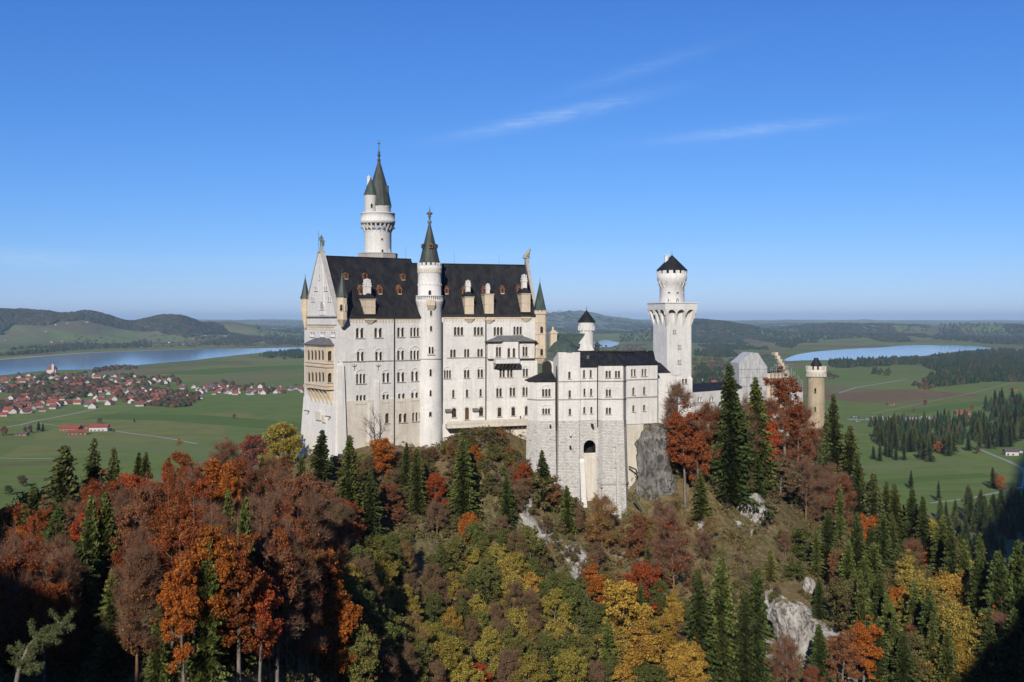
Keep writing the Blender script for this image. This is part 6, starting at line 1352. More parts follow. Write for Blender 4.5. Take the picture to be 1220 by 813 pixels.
def leafy_mesh(seed, H=16.0, cw=4.2, cb=.30, nclump=95, per=105, leaf=.23, mode='leafy', bark='bark'):
    """trunk, forking limbs, twigs, and clumps of leaves hung on the twig ends"""
    rng = np.random.default_rng(seed); segs, tips = [], []
    def grow(p, d, L, r, lev):
        n = 3; q = p
        for i in range(n):
            d = d + rng.normal(scale=.13, size=3); d[2] += .05 if lev else 0; d /= np.linalg.norm(d)
            q2 = q + d * L / n; r2 = r * (1 - .25 * (i + 1) / n); segs.append((q, q2, r * (1 - .25 * i / n), r2)); q = q2
            if lev >= 1 and i > 0 and lev < 3 and rng.random() < .75:
                s = rvec(rng, 1)[0]; s = s - d * s.dot(d); s /= np.linalg.norm(s); e = d * .6 + s * .8; grow(q, e / np.linalg.norm(e), L * .55, r2 * .5, lev + 1)
        if lev >= 3 or L < .7: tips.append(q); return
        for _ in range(2 if lev else 3):
            s = rvec(rng, 1)[0]; s = s - d * s.dot(d); s /= np.linalg.norm(s); sp = rng.uniform(.35, .8); e = d + s * sp; grow(q, e / np.linalg.norm(e), L * rng.uniform(.6, .8), r2 * .62, lev + 1)
        tips.append(q)
    hT = H * rng.uniform(.80, .9); lean = rng.normal(scale=.02, size=2); pts = [np.array([0, 0, -1.2])]
    for i in range(1, 8):
        z = hT * i / 7; pts.append(np.array([lean[0] * z + rng.normal(scale=.08), lean[1] * z + rng.normal(scale=.08), z]))
    R0 = .017 * H
    for i in range(7): segs.append((pts[i], pts[i + 1], R0 * (1 - i / 7.6), R0 * (1 - (i + 1) / 7.6)))
    nl = 11 if mode == 'skeleton' else 15 if mode != 'bare' else 20
    for k in range(nl):
        f = cb + (1 - cb) * .93 * (k + rng.uniform(0, .8)) / nl; z = hT * f; i = min(6, int(f * 7)); p = pts[i] + (pts[i + 1] - pts[i]) * (f * 7 - i)
        a = k * 2.4 + rng.uniform(-.5, .5); g = (f - cb) / (1 - cb); up = .35 + .9 * g
        d = np.array([math.cos(a), math.sin(a), up]); d /= np.linalg.norm(d)
        prof = math.sin(math.pi * min(1, .22 + .72 * g)) ** .7
        grow(p, d, cw * .62 * prof * rng.uniform(.75, 1.15), R0 * .36 * (1 - .6 * g), 1)
    tips.append(pts[-1] + np.array([0, 0, H - hT])); segs.append((pts[-1], tips[-1], R0 * .1, .02))
    T = np.array(tips)
    if mode == 'bare':                               # fine upward twigs make the purple-brown winter haze
        for p in T:
            for _ in range(9):
                d = rvec(rng, 1)[0] * .8 + np.array([p[0] * .12, p[1] * .12, .75]); d /= np.linalg.norm(d); L = rng.uniform(.6, 1.7); segs.append((p, p + d * L, .019, .006))
                e = p + d * L * .5; d2 = d + rvec(rng, 1)[0] * .7; segs.append((e, e + d2 / np.linalg.norm(d2) * L * .6, .013, .005))
    trunk = tubes_mesh('tree_trunk', segs if mode != 'bare' else segs, M['twig'] if mode == 'bare' else M['bark_dark'] if mode == 'skeleton' else M[bark], 5 if mode != 'bare' else 4)
    sel = T[rng.permutation(len(T))[:nclump]] if len(T) > nclump else T[rng.integers(0, len(T), nclump)] + rng.normal(scale=.5, size=(nclump, 3))
    C, A, B = [], [], []
    for p in sel:
        cnt = int(per * rng.uniform(.35, 1.5)); R_ = rng.choice([.35, .55, .8, 1.1]) * rng.uniform(.8, 1.25) * (cw / 4.2) ** .6
        o = rvec(rng, cnt) * (rng.random((cnt, 1)) ** .45) * R_ * np.array([1.05, 1.05, .88]); c = p + o; c[:, 2] -= .25 * R_
        nr = rvec(rng, cnt) * 1.0 + np.array([0, -.0, .25]) + o * .35; nr /= np.linalg.norm(nr, axis=1)[:, None]
        a = np.cross(nr, rvec(rng, cnt)); a /= np.linalg.norm(a, axis=1)[:, None]; b = np.cross(nr, a); s = leaf * rng.uniform(.6, 1.35, (cnt, 1))
        C.append(c); A.append(a * s); B.append(b * s * .72)
    C, A, B = map(np.concatenate, (C, A, B)); k = C[:, 2] > .5
    return quads_mesh('leaf_crown', C[k], A[k], B[k], M['leaf']), trunk

PROTO = {'spruce': [(spruce_mesh(100 + i, 20, r_, dn, bt, rg), 20.0) for i, (r_, dn, bt, rg) in enumerate(((4.2, 1, .05, .34), (3.7, 1, .04, .38), (4.7, 1.05, .06, .3), (3.5, .9, .10, .42), (4.0, 1, .05, .32), (4.6, .75, .08, .6), (3.2, .7, .16, .55)))],
         'thin_spruce': [(spruce_mesh(130 + i, 20, 2.4, .55, .28, .5), 20.0) for i in range(2)],
         'leafy': [(leafy_mesh(200 + i, 16, c_, .12, 300, 90, .165), 16.0) for i, c_ in enumerate((4.4, 3.6, 5.2, 3.9, 3.2))],
         'tall': [(leafy_mesh(220 + i, 22, c_, .36, 260, 105, .125, 'leafy'), 22.0) for i, c_ in enumerate((3.3, 2.9, 3.7, 3.1))],
         'sparse': [(leafy_mesh(240 + i, 18, c_, .26, 200, 62, .12, 'bare'), 18.0) for i, c_ in enumerate((3.3, 3.7, 2.9))],
         'bare': [(leafy_mesh(260 + i, 18, c_, .28, 110, 14, .17, 'bare'), 18.0) for i, c_ in enumerate((3.3, 3.9, 3.0))],
         'skeleton': [(leafy_mesh(270, 18, 5.2, .22, 20, 4, .12, 'skeleton'), 18.0)],
         'bush': [(leafy_mesh(280 + i, 6, c_, .04, 60, 70, .17), 6.0) for i, c_ in enumerate((2.6, 3.1, 2.3))]}
COLS = {'dark green': (.050, .064, .020), 'green': (.080, .092, .026), 'olive green': (.145, .135, .042), 'moss green': (.108, .118, .036), 'light green': (.082, .094, .034), 'yellow-green': (.27, .215, .05), 'golden yellow': (.36, .225, .048), 'orange': (.34, .112, .024),
        'rust-red': (.235, .074, .028), 'fiery red': (.32, .080, .028), 'russet brown': (.205, .096, .046), 'grey-brown': (.140, .105, .070), 'pale brown': (.200, .145, .080), 'olive brown': (.140, .116, .048)}
TREES = []                                           # (object, kind word, colour word, size word, px, py base, py top)
tr_rng = random.Random(42)
KIND = {'spruce': 'spruce', 'thin_spruce': 'spruce', 'leafy': 'broadleaf tree', 'tall': 'beech', 'sparse': 'half-bare tree', 'bare': 'bare tree', 'skeleton': 'bare tree', 'bush': 'bush'}
def plant(kind, p, h, colour, wide=1.0, px=None, base=None, top=None):
    (crown, trunk), H = tr_rng.choice(PROTO[kind]); s = h / H
    nm = {'spruce': 'spruce_tree', 'thin_spruce': 'spruce_tree', 'bush': 'bush', 'tall': 'beech_tree', 'bare': 'bare_tree', 'skeleton': 'bare_tree'}.get(kind, 'broadleaf_tree')
    o = link(nm, None, p); o.scale = (s * wide, s * wide, s); o.rotation_euler = (tr_rng.gauss(0, .025), tr_rng.gauss(0, .025), tr_rng.uniform(0, 6.28))
    c = COLS[colour]; j = [tr_rng.uniform(.86, 1.16) for _ in range(3)]
    for part, me in (('crown', crown), ('trunk', trunk)):
        ch = bpy.data.objects.new(part, me); COL.objects.link(ch); ch.parent = o
        if part == 'crown': ch.color = (min(1, c[0] * j[0]), min(1, c[1] * j[0] * (.94 + .12 * (j[1] - .86) / .3)), c[2] * j[0], 1)
    if px is None: px, base = to_px(p); top = to_px((p[0], p[1], p[2] + h))[1]
    TREES.append((o, KIND[kind], colour, h, px, base, top)); return o
def tree(kind, px, top, base, colour, wide=1.0, Y=None):
    """a tree where the photo shows one: its foot on the hill under (px, base), its tip at py = top"""
    if Y is None: g = ground(px, base)
    else: g = at(px, base, Y); g.z = max(hz(g.x, g.y), 0); base = to_px(g)[1]
    if g is None: return
    h = (base - top) * g.y / F
    if h < .8: return
    return plant(kind, g, h, colour, wide * (1.3 if kind == 'spruce' else 1.0), px, base, top)

# spruces one can pick out
for px, top, base, c, w in ((381, 511, 592, 'dark green', 1.05), (415, 517, 640, 'green', .9), (440, 556, 652, 'dark green', 1.05), (483, 526, 585, 'dark green', .95), (498, 532, 612, 'green', .9), (552, 519, 618, 'green', 1.0), (604, 563, 636, 'dark green', .9), (647, 535, 606, 'dark green', 1.15), (677, 577, 634, 'green', .95),
                            (360, 540, 600, 'green', 1.0), (836, 560, 626, 'green', 1.25), (871, 432, 600, 'dark green', .85), (905, 446, 582, 'green', .75), (888, 470, 585, 'dark green', .7), (836, 676, 812, 'dark green', .8), (859, 658, 808, 'green', .8), (886, 700, 820, 'dark green', .75), (902, 676, 822, 'dark green', .75),
                            (976, 688, 738, 'dark green', .9), (978, 742, 835, 'dark green', .95), (985, 604, 690, 'dark green', 1.0), (972, 625, 690, 'green', .9), (993, 468, 575, 'dark green', .75), (1010, 505, 615, 'green', .85), (1023, 540, 640, 'dark green', .85), (1040, 560, 660, 'light green', .9), (1020, 608, 722, 'dark green', .8), (1008, 640, 740, 'green', .8),
                            (1029, 676, 800, 'green', .8), (1085, 578, 668, 'dark green', .9), (1068, 575, 655, 'green', .9), (1100, 590, 690, 'dark green', .85), (1118, 610, 720, 'green', .85), (1106, 700, 820, 'dark green', .8), (1090, 690, 800, 'green', .8), (1135, 625, 740, 'dark green', .85), (1150, 640, 770, 'green', .8), (1168, 655, 790, 'dark green', .85), (1190, 650, 800, 'dark green', .85), (1210, 640, 800, 'dark green', .9), (1060, 700, 812, 'green', .85),
                            (1046, 735, 830, 'dark green', .85), (1128, 745, 850, 'green', .85), (1175, 720, 850, 'dark green', .9), (1205, 720, 860, 'dark green', .9), (1052, 610, 700, 'dark green', .9), (765, 690, 760, 'green', .9), (700, 700, 770, 'light green', 1.0), (725, 735, 815, 'green', 1.0), (1000, 575, 660, 'green', .7),
                            (74, 527, 690, 'light green', 1.05), (110, 520, 650, 'light green', .95), (134, 531, 640, 'light green', .9), (163, 538, 610, 'dark green', .8), (171, 537, 612, 'green', .8), (135, 676, 812, 'green', .9), (188, 720, 822, 'green', .9), (60, 600, 760, 'dark green', 1.1), (28, 655, 800, 'dark green', 1.1), (100, 640, 790, 'dark green', 1.0), (40, 575, 700, 'dark green', 1.0)):
    tree('spruce', px, top, base, c, w)
for px, top, base in ((985, 490, 575), (975, 520, 580), (770, 640, 700), (948, 560, 610)): tree('thin_spruce', px, top, base, 'light green')
for px, top, base, c in ((955, 634, 665, 'green'), (947, 672, 692, 'green'), (917, 651, 692, 'olive green'), (924, 705, 722, 'moss green'), (908, 600, 622, 'dark green'), (932, 632, 650, 'olive brown')): tree('bush' if base - top < 38 else 'spruce', px, top, base, c, 1.5 if base - top < 38 else 1.3)
# broadleaved trees one can pick out
for k, px, top, base, c, w in (('tall', 219, 526, 640, 'rust-red', 1.0), ('leafy', 252, 548, 660, 'orange', 1.1), ('leafy', 331, 500, 568, 'yellow-green', 1.3), ('leafy', 300, 515, 580, 'rust-red', 1.2), ('bare', 270, 520, 610, 'rust-red', 1.2), ('tall', 120, 560, 690, 'rust-red', 1.2), ('leafy', 160, 560, 650, 'fiery red', 1.0),
                               ('tall', 205, 610, 790, 'rust-red', .85), ('tall', 250, 600, 815, 'orange', .9), ('tall', 232, 590, 800, 'rust-red', .9), ('tall', 285, 610, 815, 'rust-red', .9), ('tall', 330, 640, 815, 'russet brown', .9), ('bare', 300, 590, 760, 'russet brown', .8), ('bare', 340, 620, 800, 'rust-red', .8), ('bare', 320, 690, 815, 'grey-brown', 1.1), ('tall', 375, 660, 790, 'fiery red', .9), ('leafy', 365, 640, 740, 'orange', 1.1), ('leafy', 400, 690, 815, 'orange', .9), ('tall', 392, 650, 760, 'orange', .9), ('leafy', 425, 740, 820, 'rust-red', 1.2),
                               ('leafy', 368, 560, 660, 'russet brown', 1.2), ('leafy', 455, 520, 572, 'orange', 1.2), ('leafy', 518, 562, 612, 'fiery red', .8), ('leafy', 557, 610, 660, 'orange', 1.0), ('leafy', 622, 552, 585, 'fiery red', 1.2), ('leafy', 566, 530, 560, 'orange', .9), ('leafy', 462, 575, 625, 'russet brown', 1.2),
                               ('bush', 642, 566, 602, 'olive brown', 1.2), ('bush', 655, 572, 606, 'russet brown', 1.2), ('bush', 668, 584, 616, 'olive brown', 1.3), ('bush', 684, 596, 626, 'pale brown', 1.2), ('sparse', 718, 582, 665, 'golden yellow', 1.0), ('leafy', 709, 672, 738, 'orange', 1.1), ('leafy', 745, 690, 800, 'golden yellow', 1.1), ('leafy', 770, 740, 830, 'golden yellow', 1.2), ('leafy', 804, 703, 775, 'golden yellow', .8), ('leafy', 766, 668, 740, 'fiery red', .9), ('leafy', 816, 765, 835, 'golden yellow', 1.0),
                               ('sparse', 784, 605, 680, 'yellow-green', 1.1), ('bare', 803, 600, 720, 'rust-red', .9), ('sparse', 845, 612, 660, 'yellow-green', 1.1), ('leafy', 760, 610, 670, 'russet brown', 1.0),
                               ('tall', 817, 478, 605, 'rust-red', 1.0), ('bare', 806, 448, 560, 'grey-brown', 1.0), ('tall', 832, 500, 600, 'rust-red', .9), ('sparse', 848, 474, 570, 'rust-red', 1.1), ('sparse', 838, 482, 560, 'russet brown', 1.1), ('tall', 935, 438, 560, 'rust-red', 1.15), ('sparse', 912, 470, 560, 'rust-red', 1.1), ('sparse', 950, 475, 570, 'rust-red', 1.1), ('bush', 962, 512, 545, 'russet brown', 1.3), ('bush', 980, 515, 545, 'olive brown', 1.3), ('sparse', 972, 503, 560, 'russet brown', .9), ('leafy', 918, 500, 570, 'fiery red', .8), ('leafy', 930, 545, 600, 'pale brown', 1.3), ('bare', 890, 470, 570, 'grey-brown', .8),
                               ('bare', 960, 545, 620, 'grey-brown', 1.3), ('bare', 985, 560, 640, 'rust-red', 1.2), ('sparse', 1000, 560, 640, 'rust-red', 1.1), ('leafy', 1032, 612, 680, 'orange', .8), ('leafy', 1083, 662, 745, 'yellow-green', 1.0), ('leafy', 1138, 680, 770, 'golden yellow', 1.0), ('leafy', 1068, 700, 775, 'orange', 1.0), ('leafy', 1090, 710, 790, 'yellow-green', 1.0), ('leafy', 1130, 760, 835, 'golden yellow', 1.1),
                               ('skeleton', 447, 480, 541, 'grey-brown', 1.25), ('bare', 938, 755, 832, 'rust-red', 1.0), ('sparse', 965, 790, 840, 'fiery red', 1.2), ('leafy', 570, 788, 850, 'fiery red', 1.2), ('leafy', 20, 600, 700, 'rust-red', 1.2), ('leafy', 160, 600, 700, 'russet brown', 1.2)):
    tree(k, px, top, base, c, w)
# the rest of the forest, by zone: (zone corners, how many, spacing px, [(kind, colour, weight)], height m)
def inside(x, y, poly):
    c = False; n = len(poly)
    for i in range(n):
        x1, y1 = poly[i]; x2, y2 = poly[(i + 1) % n]
        if (y1 > y) != (y2 > y) and x < (x2 - x1) * (y - y1) / (y2 - y1) + x1: c = not c
    return c
BASES = [(t[4], t[5]) for t in TREES]
SKY_X, SKY_Y = [-40, 0, 60, 110, 160, 200, 250, 300, 355, 362, 420, 520, 560, 596, 640, 760, 800, 830, 940, 1000, 1050, 1100, 1150, 1240], [612, 606, 580, 572, 566, 540, 548, 522, 520, 535, 530, 528, 506, 508, 552, 590, 520, 492, 528, 540, 560, 600, 622, 640]
def skyline(x): return float(np.interp(x, SKY_X, SKY_Y))
def forest(poly, n, gap, mixk, h0, h1, wide=(.95, 1.25)):
    xs = [p[0] for p in poly]; ys = [p[1] for p in poly]; got = 0
    for _ in range(n * 40):
        if got >= n: break
        x, y = tr_rng.uniform(min(xs), max(xs)), tr_rng.uniform(min(ys), max(ys))
        if not inside(x, y, poly) or any(abs(x - a) < gap and math.hypot(x - a, (y - b) * 1.5) < gap for a, b in BASES): continue
        g = ground(x, y)
        if g is None or (g.y < 900 and hz(g.x, g.y) < 1 and y < 560): continue
        k, c, _w = tr_rng.choices(mixk, [m[2] for m in mixk])[0]
        h = tr_rng.uniform(h0, h1) * (1.15 if k == 'spruce' else .35 if k == 'bush' else 1.0)
        h = min(h, (y - skyline(x) - tr_rng.uniform(0, 22 if h > 8 else 2)) * g.y / F)
        if h < (1.2 if k == 'bush' else 5): continue
        plant(k, g, h, c, tr_rng.uniform(*wide) * (tr_rng.uniform(.85, 1.45) if k == 'spruce' else 1)); BASES.append((x, y)); got += 1
RUST = [('tall', 'rust-red', 6), ('bare', 'rust-red', 1), ('bare', 'russet brown', 1), ('sparse', 'russet brown', 2), ('tall', 'orange', 1.6), ('tall', 'fiery red', .8), ('sparse', 'rust-red', 4), ('tall', 'russet brown', 2)]
forest([(-20, 640), (150, 600), (260, 600), (360, 590), (350, 640), (250, 690), (-20, 720)], 66, 14, RUST + [('spruce', 'dark green', 1)], 14, 20, (.65, .95))
forest([(-20, 720), (250, 690), (350, 640), (370, 700), (420, 830), (200, 840), (-20, 840)], 72, 14.5, RUST + [('spruce', 'green', 1)], 16, 23, (.65, .92))
forest([(-40, 620), (60, 600), (150, 590), (150, 610), (60, 640), (-40, 660)], 8, 22, RUST, 12, 17)
forest([(350, 610), (420, 640), (430, 700), (380, 700), (350, 660)], 14, 16, [('sparse', 'russet brown', 2), ('leafy', 'rust-red', 2), ('sparse', 'olive brown', 2)], 10, 15)
GROVE = [('leafy', 'yellow-green', 4), ('leafy', 'olive green', 3), ('leafy', 'moss green', 1.5), ('sparse', 'olive brown', 1.5), ('sparse', 'yellow-green', 1), ('leafy', 'golden yellow', .4), ('sparse', 'pale brown', .8)]
forest([(440, 690), (500, 670), (640, 670), (680, 730), (700, 850), (420, 850), (400, 780)], 90, 14, GROVE, 10, 15, (.9, 1.15))
forest([(680, 740), (720, 720), (830, 760), (830, 850), (690, 850)], 24, 16, [('leafy', 'yellow-green', 3), ('leafy', 'golden yellow', 2), ('sparse', 'pale brown', 2), ('leafy', 'moss green', 2)], 9, 14)
SCRUB = [('bush', 'olive brown', 4), ('bush', 'grey-brown', 2), ('bush', 'olive green', 3), ('sparse', 'olive brown', 2), ('bush', 'russet brown', 1), ('bush', 'pale brown', 2), ('sparse', 'pale brown', 1)]
forest([(410, 560), (470, 545), (560, 520), (600, 520), (625, 560), (680, 620), (740, 640), (740, 700), (660, 690), (520, 670), (440, 680), (400, 620)], 120, 9, SCRUB, 6, 11, (1.1, 1.5))
forest([(395, 548), (440, 545), (520, 545), (560, 522), (600, 524), (632, 570), (600, 600), (480, 590), (400, 580)], 74, 7, [('bush', 'olive brown', 4), ('bush', 'olive green', 3), ('bush', 'pale brown', 2), ('bush', 'grey-brown', 1), ('bush', 'moss green', 2), ('bush', 'russet brown', 1)], 7, 12, (1.2, 1.7))
forest([(700, 640), (770, 620), (830, 600), (850, 660), (840, 760), (760, 740), (690, 720)], 56, 11, [('bush', 'russet brown', 3), ('bush', 'pale brown', 3), ('sparse', 'russet brown', 2), ('bare', 'grey-brown', 2), ('bush', 'olive brown', 2), ('sparse', 'yellow-green', 1)], 6, 11)
forest([(800, 530), (860, 560), (950, 560), (1000, 580), (1000, 610), (940, 600), (860, 600), (800, 580)], 18, 13, [('tall', 'rust-red', 2), ('bare', 'grey-brown', 2), ('spruce', 'dark green', 1), ('sparse', 'russet brown', 2), ('bush', 'pale brown', 2)], 9, 15)
forest([(900, 630), (1000, 610), (1010, 700), (960, 720), (880, 740), (840, 700), (860, 650)], 52, 9, [('bush', 'olive brown', 4), ('bush', 'pale brown', 3), ('bush', 'grey-brown', 2), ('bare', 'grey-brown', 1), ('bush', 'green', 1), ('sparse', 'pale brown', 1)], 4, 9)
RIGHT = [('spruce', 'dark green', 2.5), ('spruce', 'green', 3.5), ('tall', 'russet brown', 1), ('tall', 'orange', .8), ('leafy', 'yellow-green', 1.4), ('sparse', 'russet brown', 1.5), ('leafy', 'golden yellow', .6), ('leafy', 'olive brown', 1.2)]
forest([(990, 590), (1050, 610), (1110, 670), (1190, 730), (1240, 760), (1240, 850), (1000, 850), (1000, 700)], 54, 17, RIGHT, 15, 22)
forest([(1040, 610), (1130, 650), (1240, 700), (1240, 760), (1120, 700)], 24, 13, [('spruce', 'dark green', 5), ('spruce', 'green', 2)], 17, 24)
# spruces and field trees standing on the plain
def plain_tree(kind, px, base, hpx, colour, wide=1.0):
    g = gp(px, base)
    if hz(g.x, g.y) > .5: g.z = hz(g.x, g.y)
    plant(kind, g, hpx * g.y / F, colour, wide, px, base, base - hpx)
for px, base, h, c in ((1118, 597, 25, 'dark green'), (1085, 582, 22, 'dark green'), (1183, 582, 26, 'dark green'), (1200, 510, 22, 'dark green'), (1125, 500, 14, 'dark green'), (1117, 500, 12, 'dark green')): plain_tree('spruce', px, base, h, c, 1.1)
for px, base, h, c in ((1193, 585, 18, 'orange'), (1185, 578, 15, 'russet brown'), (1118, 540, 14, 'orange'), (1127, 541, 16, 'orange'), (1134, 540, 12, 'golden yellow'), (1165, 541, 10, 'olive brown'), (1042, 505, 9, 'russet brown'), (1062, 506, 9, 'rust-red'), (1077, 500, 8, 'pale brown'), (1102, 483, 7, 'russet brown'), (1158, 488, 5, 'orange'), (1089, 490, 5, 'pale brown'),
                       (36, 516, 10, 'grey-brown'), (30, 516, 8, 'grey-brown'), (46, 513, 11, 'dark green'), (51, 514, 10, 'dark green'), (5, 519, 11, 'russet brown'), (160, 503, 5, 'dark green'), (279, 499, 6, 'russet brown'), (119, 505, 7, 'olive brown'), (136, 515, 4, 'dark green'), (132, 514, 4, 'green'), (26, 580, 14, 'olive brown'), (10, 590, 12, 'green'), (62, 482, 6, 'russet brown'), (75, 484, 6, 'olive brown')):
    plain_tree('leafy' if c not in ('dark green',) else 'spruce', px, base, h, c, 1.3 if c != 'dark green' else 1.5)
for i in range(84):                                 # the spruce belt at the right edge of the meadow
    px = tr_rng.uniform(1040, 1232); u = (px - 1040) / 190; base = tr_rng.uniform(512, 545) - max(0, u - .45) * 30 + (6 if px < 1110 else 0)
    plain_tree('spruce', px, base, tr_rng.uniform(16, 31) * base / 540, tr_rng.choice(['dark green', 'dark green', 'green']), tr_rng.uniform(1.0, 1.7))
for i in range(14): 
    px = tr_rng.uniform(1180, 1240); plain_tree('spruce', px, tr_rng.uniform(478, 500), tr_rng.uniform(13, 21), 'dark green', 1.3)
for i in range(64):                                 # dark spruces at the foot of the hill, right
    px = tr_rng.uniform(1120, 1235); base = tr_rng.uniform(605, 660)
    if base < 604 + (1220 - px) * .12: continue
    plain_tree('spruce', px, base, tr_rng.uniform(20, 44), tr_rng.choice(['dark green', 'dark green', 'green', 'light green']), tr_rng.uniform(1.0, 1.6))

# ------------------------------------------------------------------ near pine bough at the lower left
pn = thing('pine_tree', at(40, 840, 32), 'sunlit pine top reaching out of the deep shade at lower left', 'tree', None)
rng = np.random.default_rng(9); segs = []; C, A, B = [], [], []
b0 = np.array(at(14, 845, 32)); 
path = [b0, np.array(at(22, 800, 32)), np.array(at(34, 770, 32.2)), np.array(at(52, 752, 32.4)), np.array(at(74, 744, 32.7))]
for i in range(4): segs.append((path[i], path[i + 1], (.13 - .025 * i) * .7, (.105 - .025 * i) * .7))
ends = []
for i in range(4):
    for k in range(9):
        p = path[i] + (path[i + 1] - path[i]) * rng.random() if i else path[1] + (path[2] - path[1]) * rng.random()
        d = rvec(rng, 1)[0] * np.array([1, .6, .6]) + np.array([.55, 0, .15]); d /= np.linalg.norm(d); L = rng.uniform(.25, .66); q = p + d * L; segs.append((p, q, .018, .009)); ends += [q, p + d * L * .7, p + d * L * .4]
for p in ends:
    n_ = 90; d = rvec(rng, n_) + np.array([.2, 0, .25]); d /= np.linalg.norm(d, axis=1)[:, None]; L = rng.uniform(.07, .14, (n_, 1)); sd = np.cross(d, rvec(rng, n_)); sd /= np.linalg.norm(sd, axis=1)[:, None]
    C.append(p + d * L * .5 + rng.normal(scale=.035, size=(n_, 3))); A.append(d * L * .5); B.append(sd * .008)
root = np.array(pn.location)
cr = link('crown', quads_mesh('pine_needles', np.concatenate(C) - root, np.concatenate(A), np.concatenate(B), M['needle']), pn.location, pn); cr.color = (.10, .115, .05, 1)
link('trunk', tubes_mesh('pine_branch', [(p - root, q - root, a, b) for p, q, a, b in segs], M['bark'], 6), pn.location, pn)

# ------------------------------------------------------------------ dry brush and grass tufts over the slopes (cannot be counted)
rng = np.random.default_rng(77); C, A, B = [], [], []
n0 = 90000; x = rng.uniform(-120, 210, n0); y = rng.uniform(105, 460, n0)
px_ = CX + F * x / y; k = (px_ > -20) & (px_ < 1240); x, y = x[k], y[k]
fx_, fy_ = ((x - GX[0]) / 2.5).astype(int), ((y - GY[0]) / 2.5).astype(int); ok = (HZ[fy_, fx_] > 20) & (_col[fy_, fx_] < .33)
x, y = x[ok], y[ok]; zt_ = np.array([hz(a, b) for a, b in zip(x, y)])
dens = fbm(x / 14, y / 14, 0, 3, 63) > -.15; x, y, zt_ = x[dens], y[dens], zt_[dens]
for a, b, c in zip(x, y, zt_):
    big = rng.random() < .20; n_ = 84 if big else 5; r = rng.uniform(.9, 2.3) if big else rng.uniform(.25, .8); o = rvec(rng, n_) * r * np.array([1, 1, .9 if big else .55]); o[:, 2] = np.abs(o[:, 2]); cc = np.array([a, b, c]) + o
    nr = rvec(rng, n_); aa = np.cross(nr, rvec(rng, n_)); aa /= np.linalg.norm(aa, axis=1)[:, None]; bb = np.cross(nr, aa); s = rng.uniform(.14, .34, (n_, 1)) if not big else rng.uniform(.16, .32, (n_, 1)); C.append(cc); A.append(aa * s); B.append(bb * s * .6)
def brushmat():
    t = NT('dry_brush'); g = t.new('NewGeometry'); n = t.noise(g.outputs['Position'], .08, 3)
    cr = t.new('ValToRGB'); t.set(cr, 0, t.math('ADD', t.math('MULTIPLY', g.outputs['Random Per Island'], .55), t.math('MULTIPLY', n, .45))); e = cr.color_ramp
    e.elements[0].color = (.055, .066, .022, 1); e.elements[0].position = .2; e.elements[1].color = (.21, .095, .04, 1); e.elements[1].position = .85
    for ps, c in ((.38, (.125, .110, .040, 1)), (.52, (.185, .140, .075, 1)), (.68, (.105, .105, .038, 1))): q = e.elements.new(ps); q.color = c
    return t.bsdf(cr.outputs[0], 1, spec=0)
tag(link('undergrowth', quads_mesh('undergrowth', *map(np.concatenate, (C, A, B)), brushmat())), 'dry autumn brush and grass covering the castle hill slopes', 'undergrowth', None, 'stuff')

# ------------------------------------------------------------------ far woods (read as one mass): crowns of distant trees
def clump_verts(rng, kind, n):
    if kind == 'cone':
        t = np.linspace(0, 2 * np.pi, 6, endpoint=False); v = np.concatenate([np.stack([np.cos(t), np.sin(t), np.full(6, .12)], 1), np.stack([np.cos(t + .5) * .55, np.sin(t + .5) * .55, np.full(6, .5)], 1), [[0, 0, 1]]])
    else:
        t = np.linspace(0, 2 * np.pi, 7, endpoint=False)[:6] if False else np.linspace(0, 2 * np.pi, 6, endpoint=False); v = np.concatenate([np.stack([np.cos(t) * .85, np.sin(t) * .85, np.full(6, .0)], 1), np.stack([np.cos(t + .5), np.sin(t + .5), np.full(6, .55)], 1), [[0, 0, 1]]])
    return v
_F4 = [(i, (i + 1) % 6, 6 + (i + 1) % 6, 6 + i) for i in range(6)] + [(6 + i, 6 + (i + 1) % 6, 12, 12) for i in range(6)]
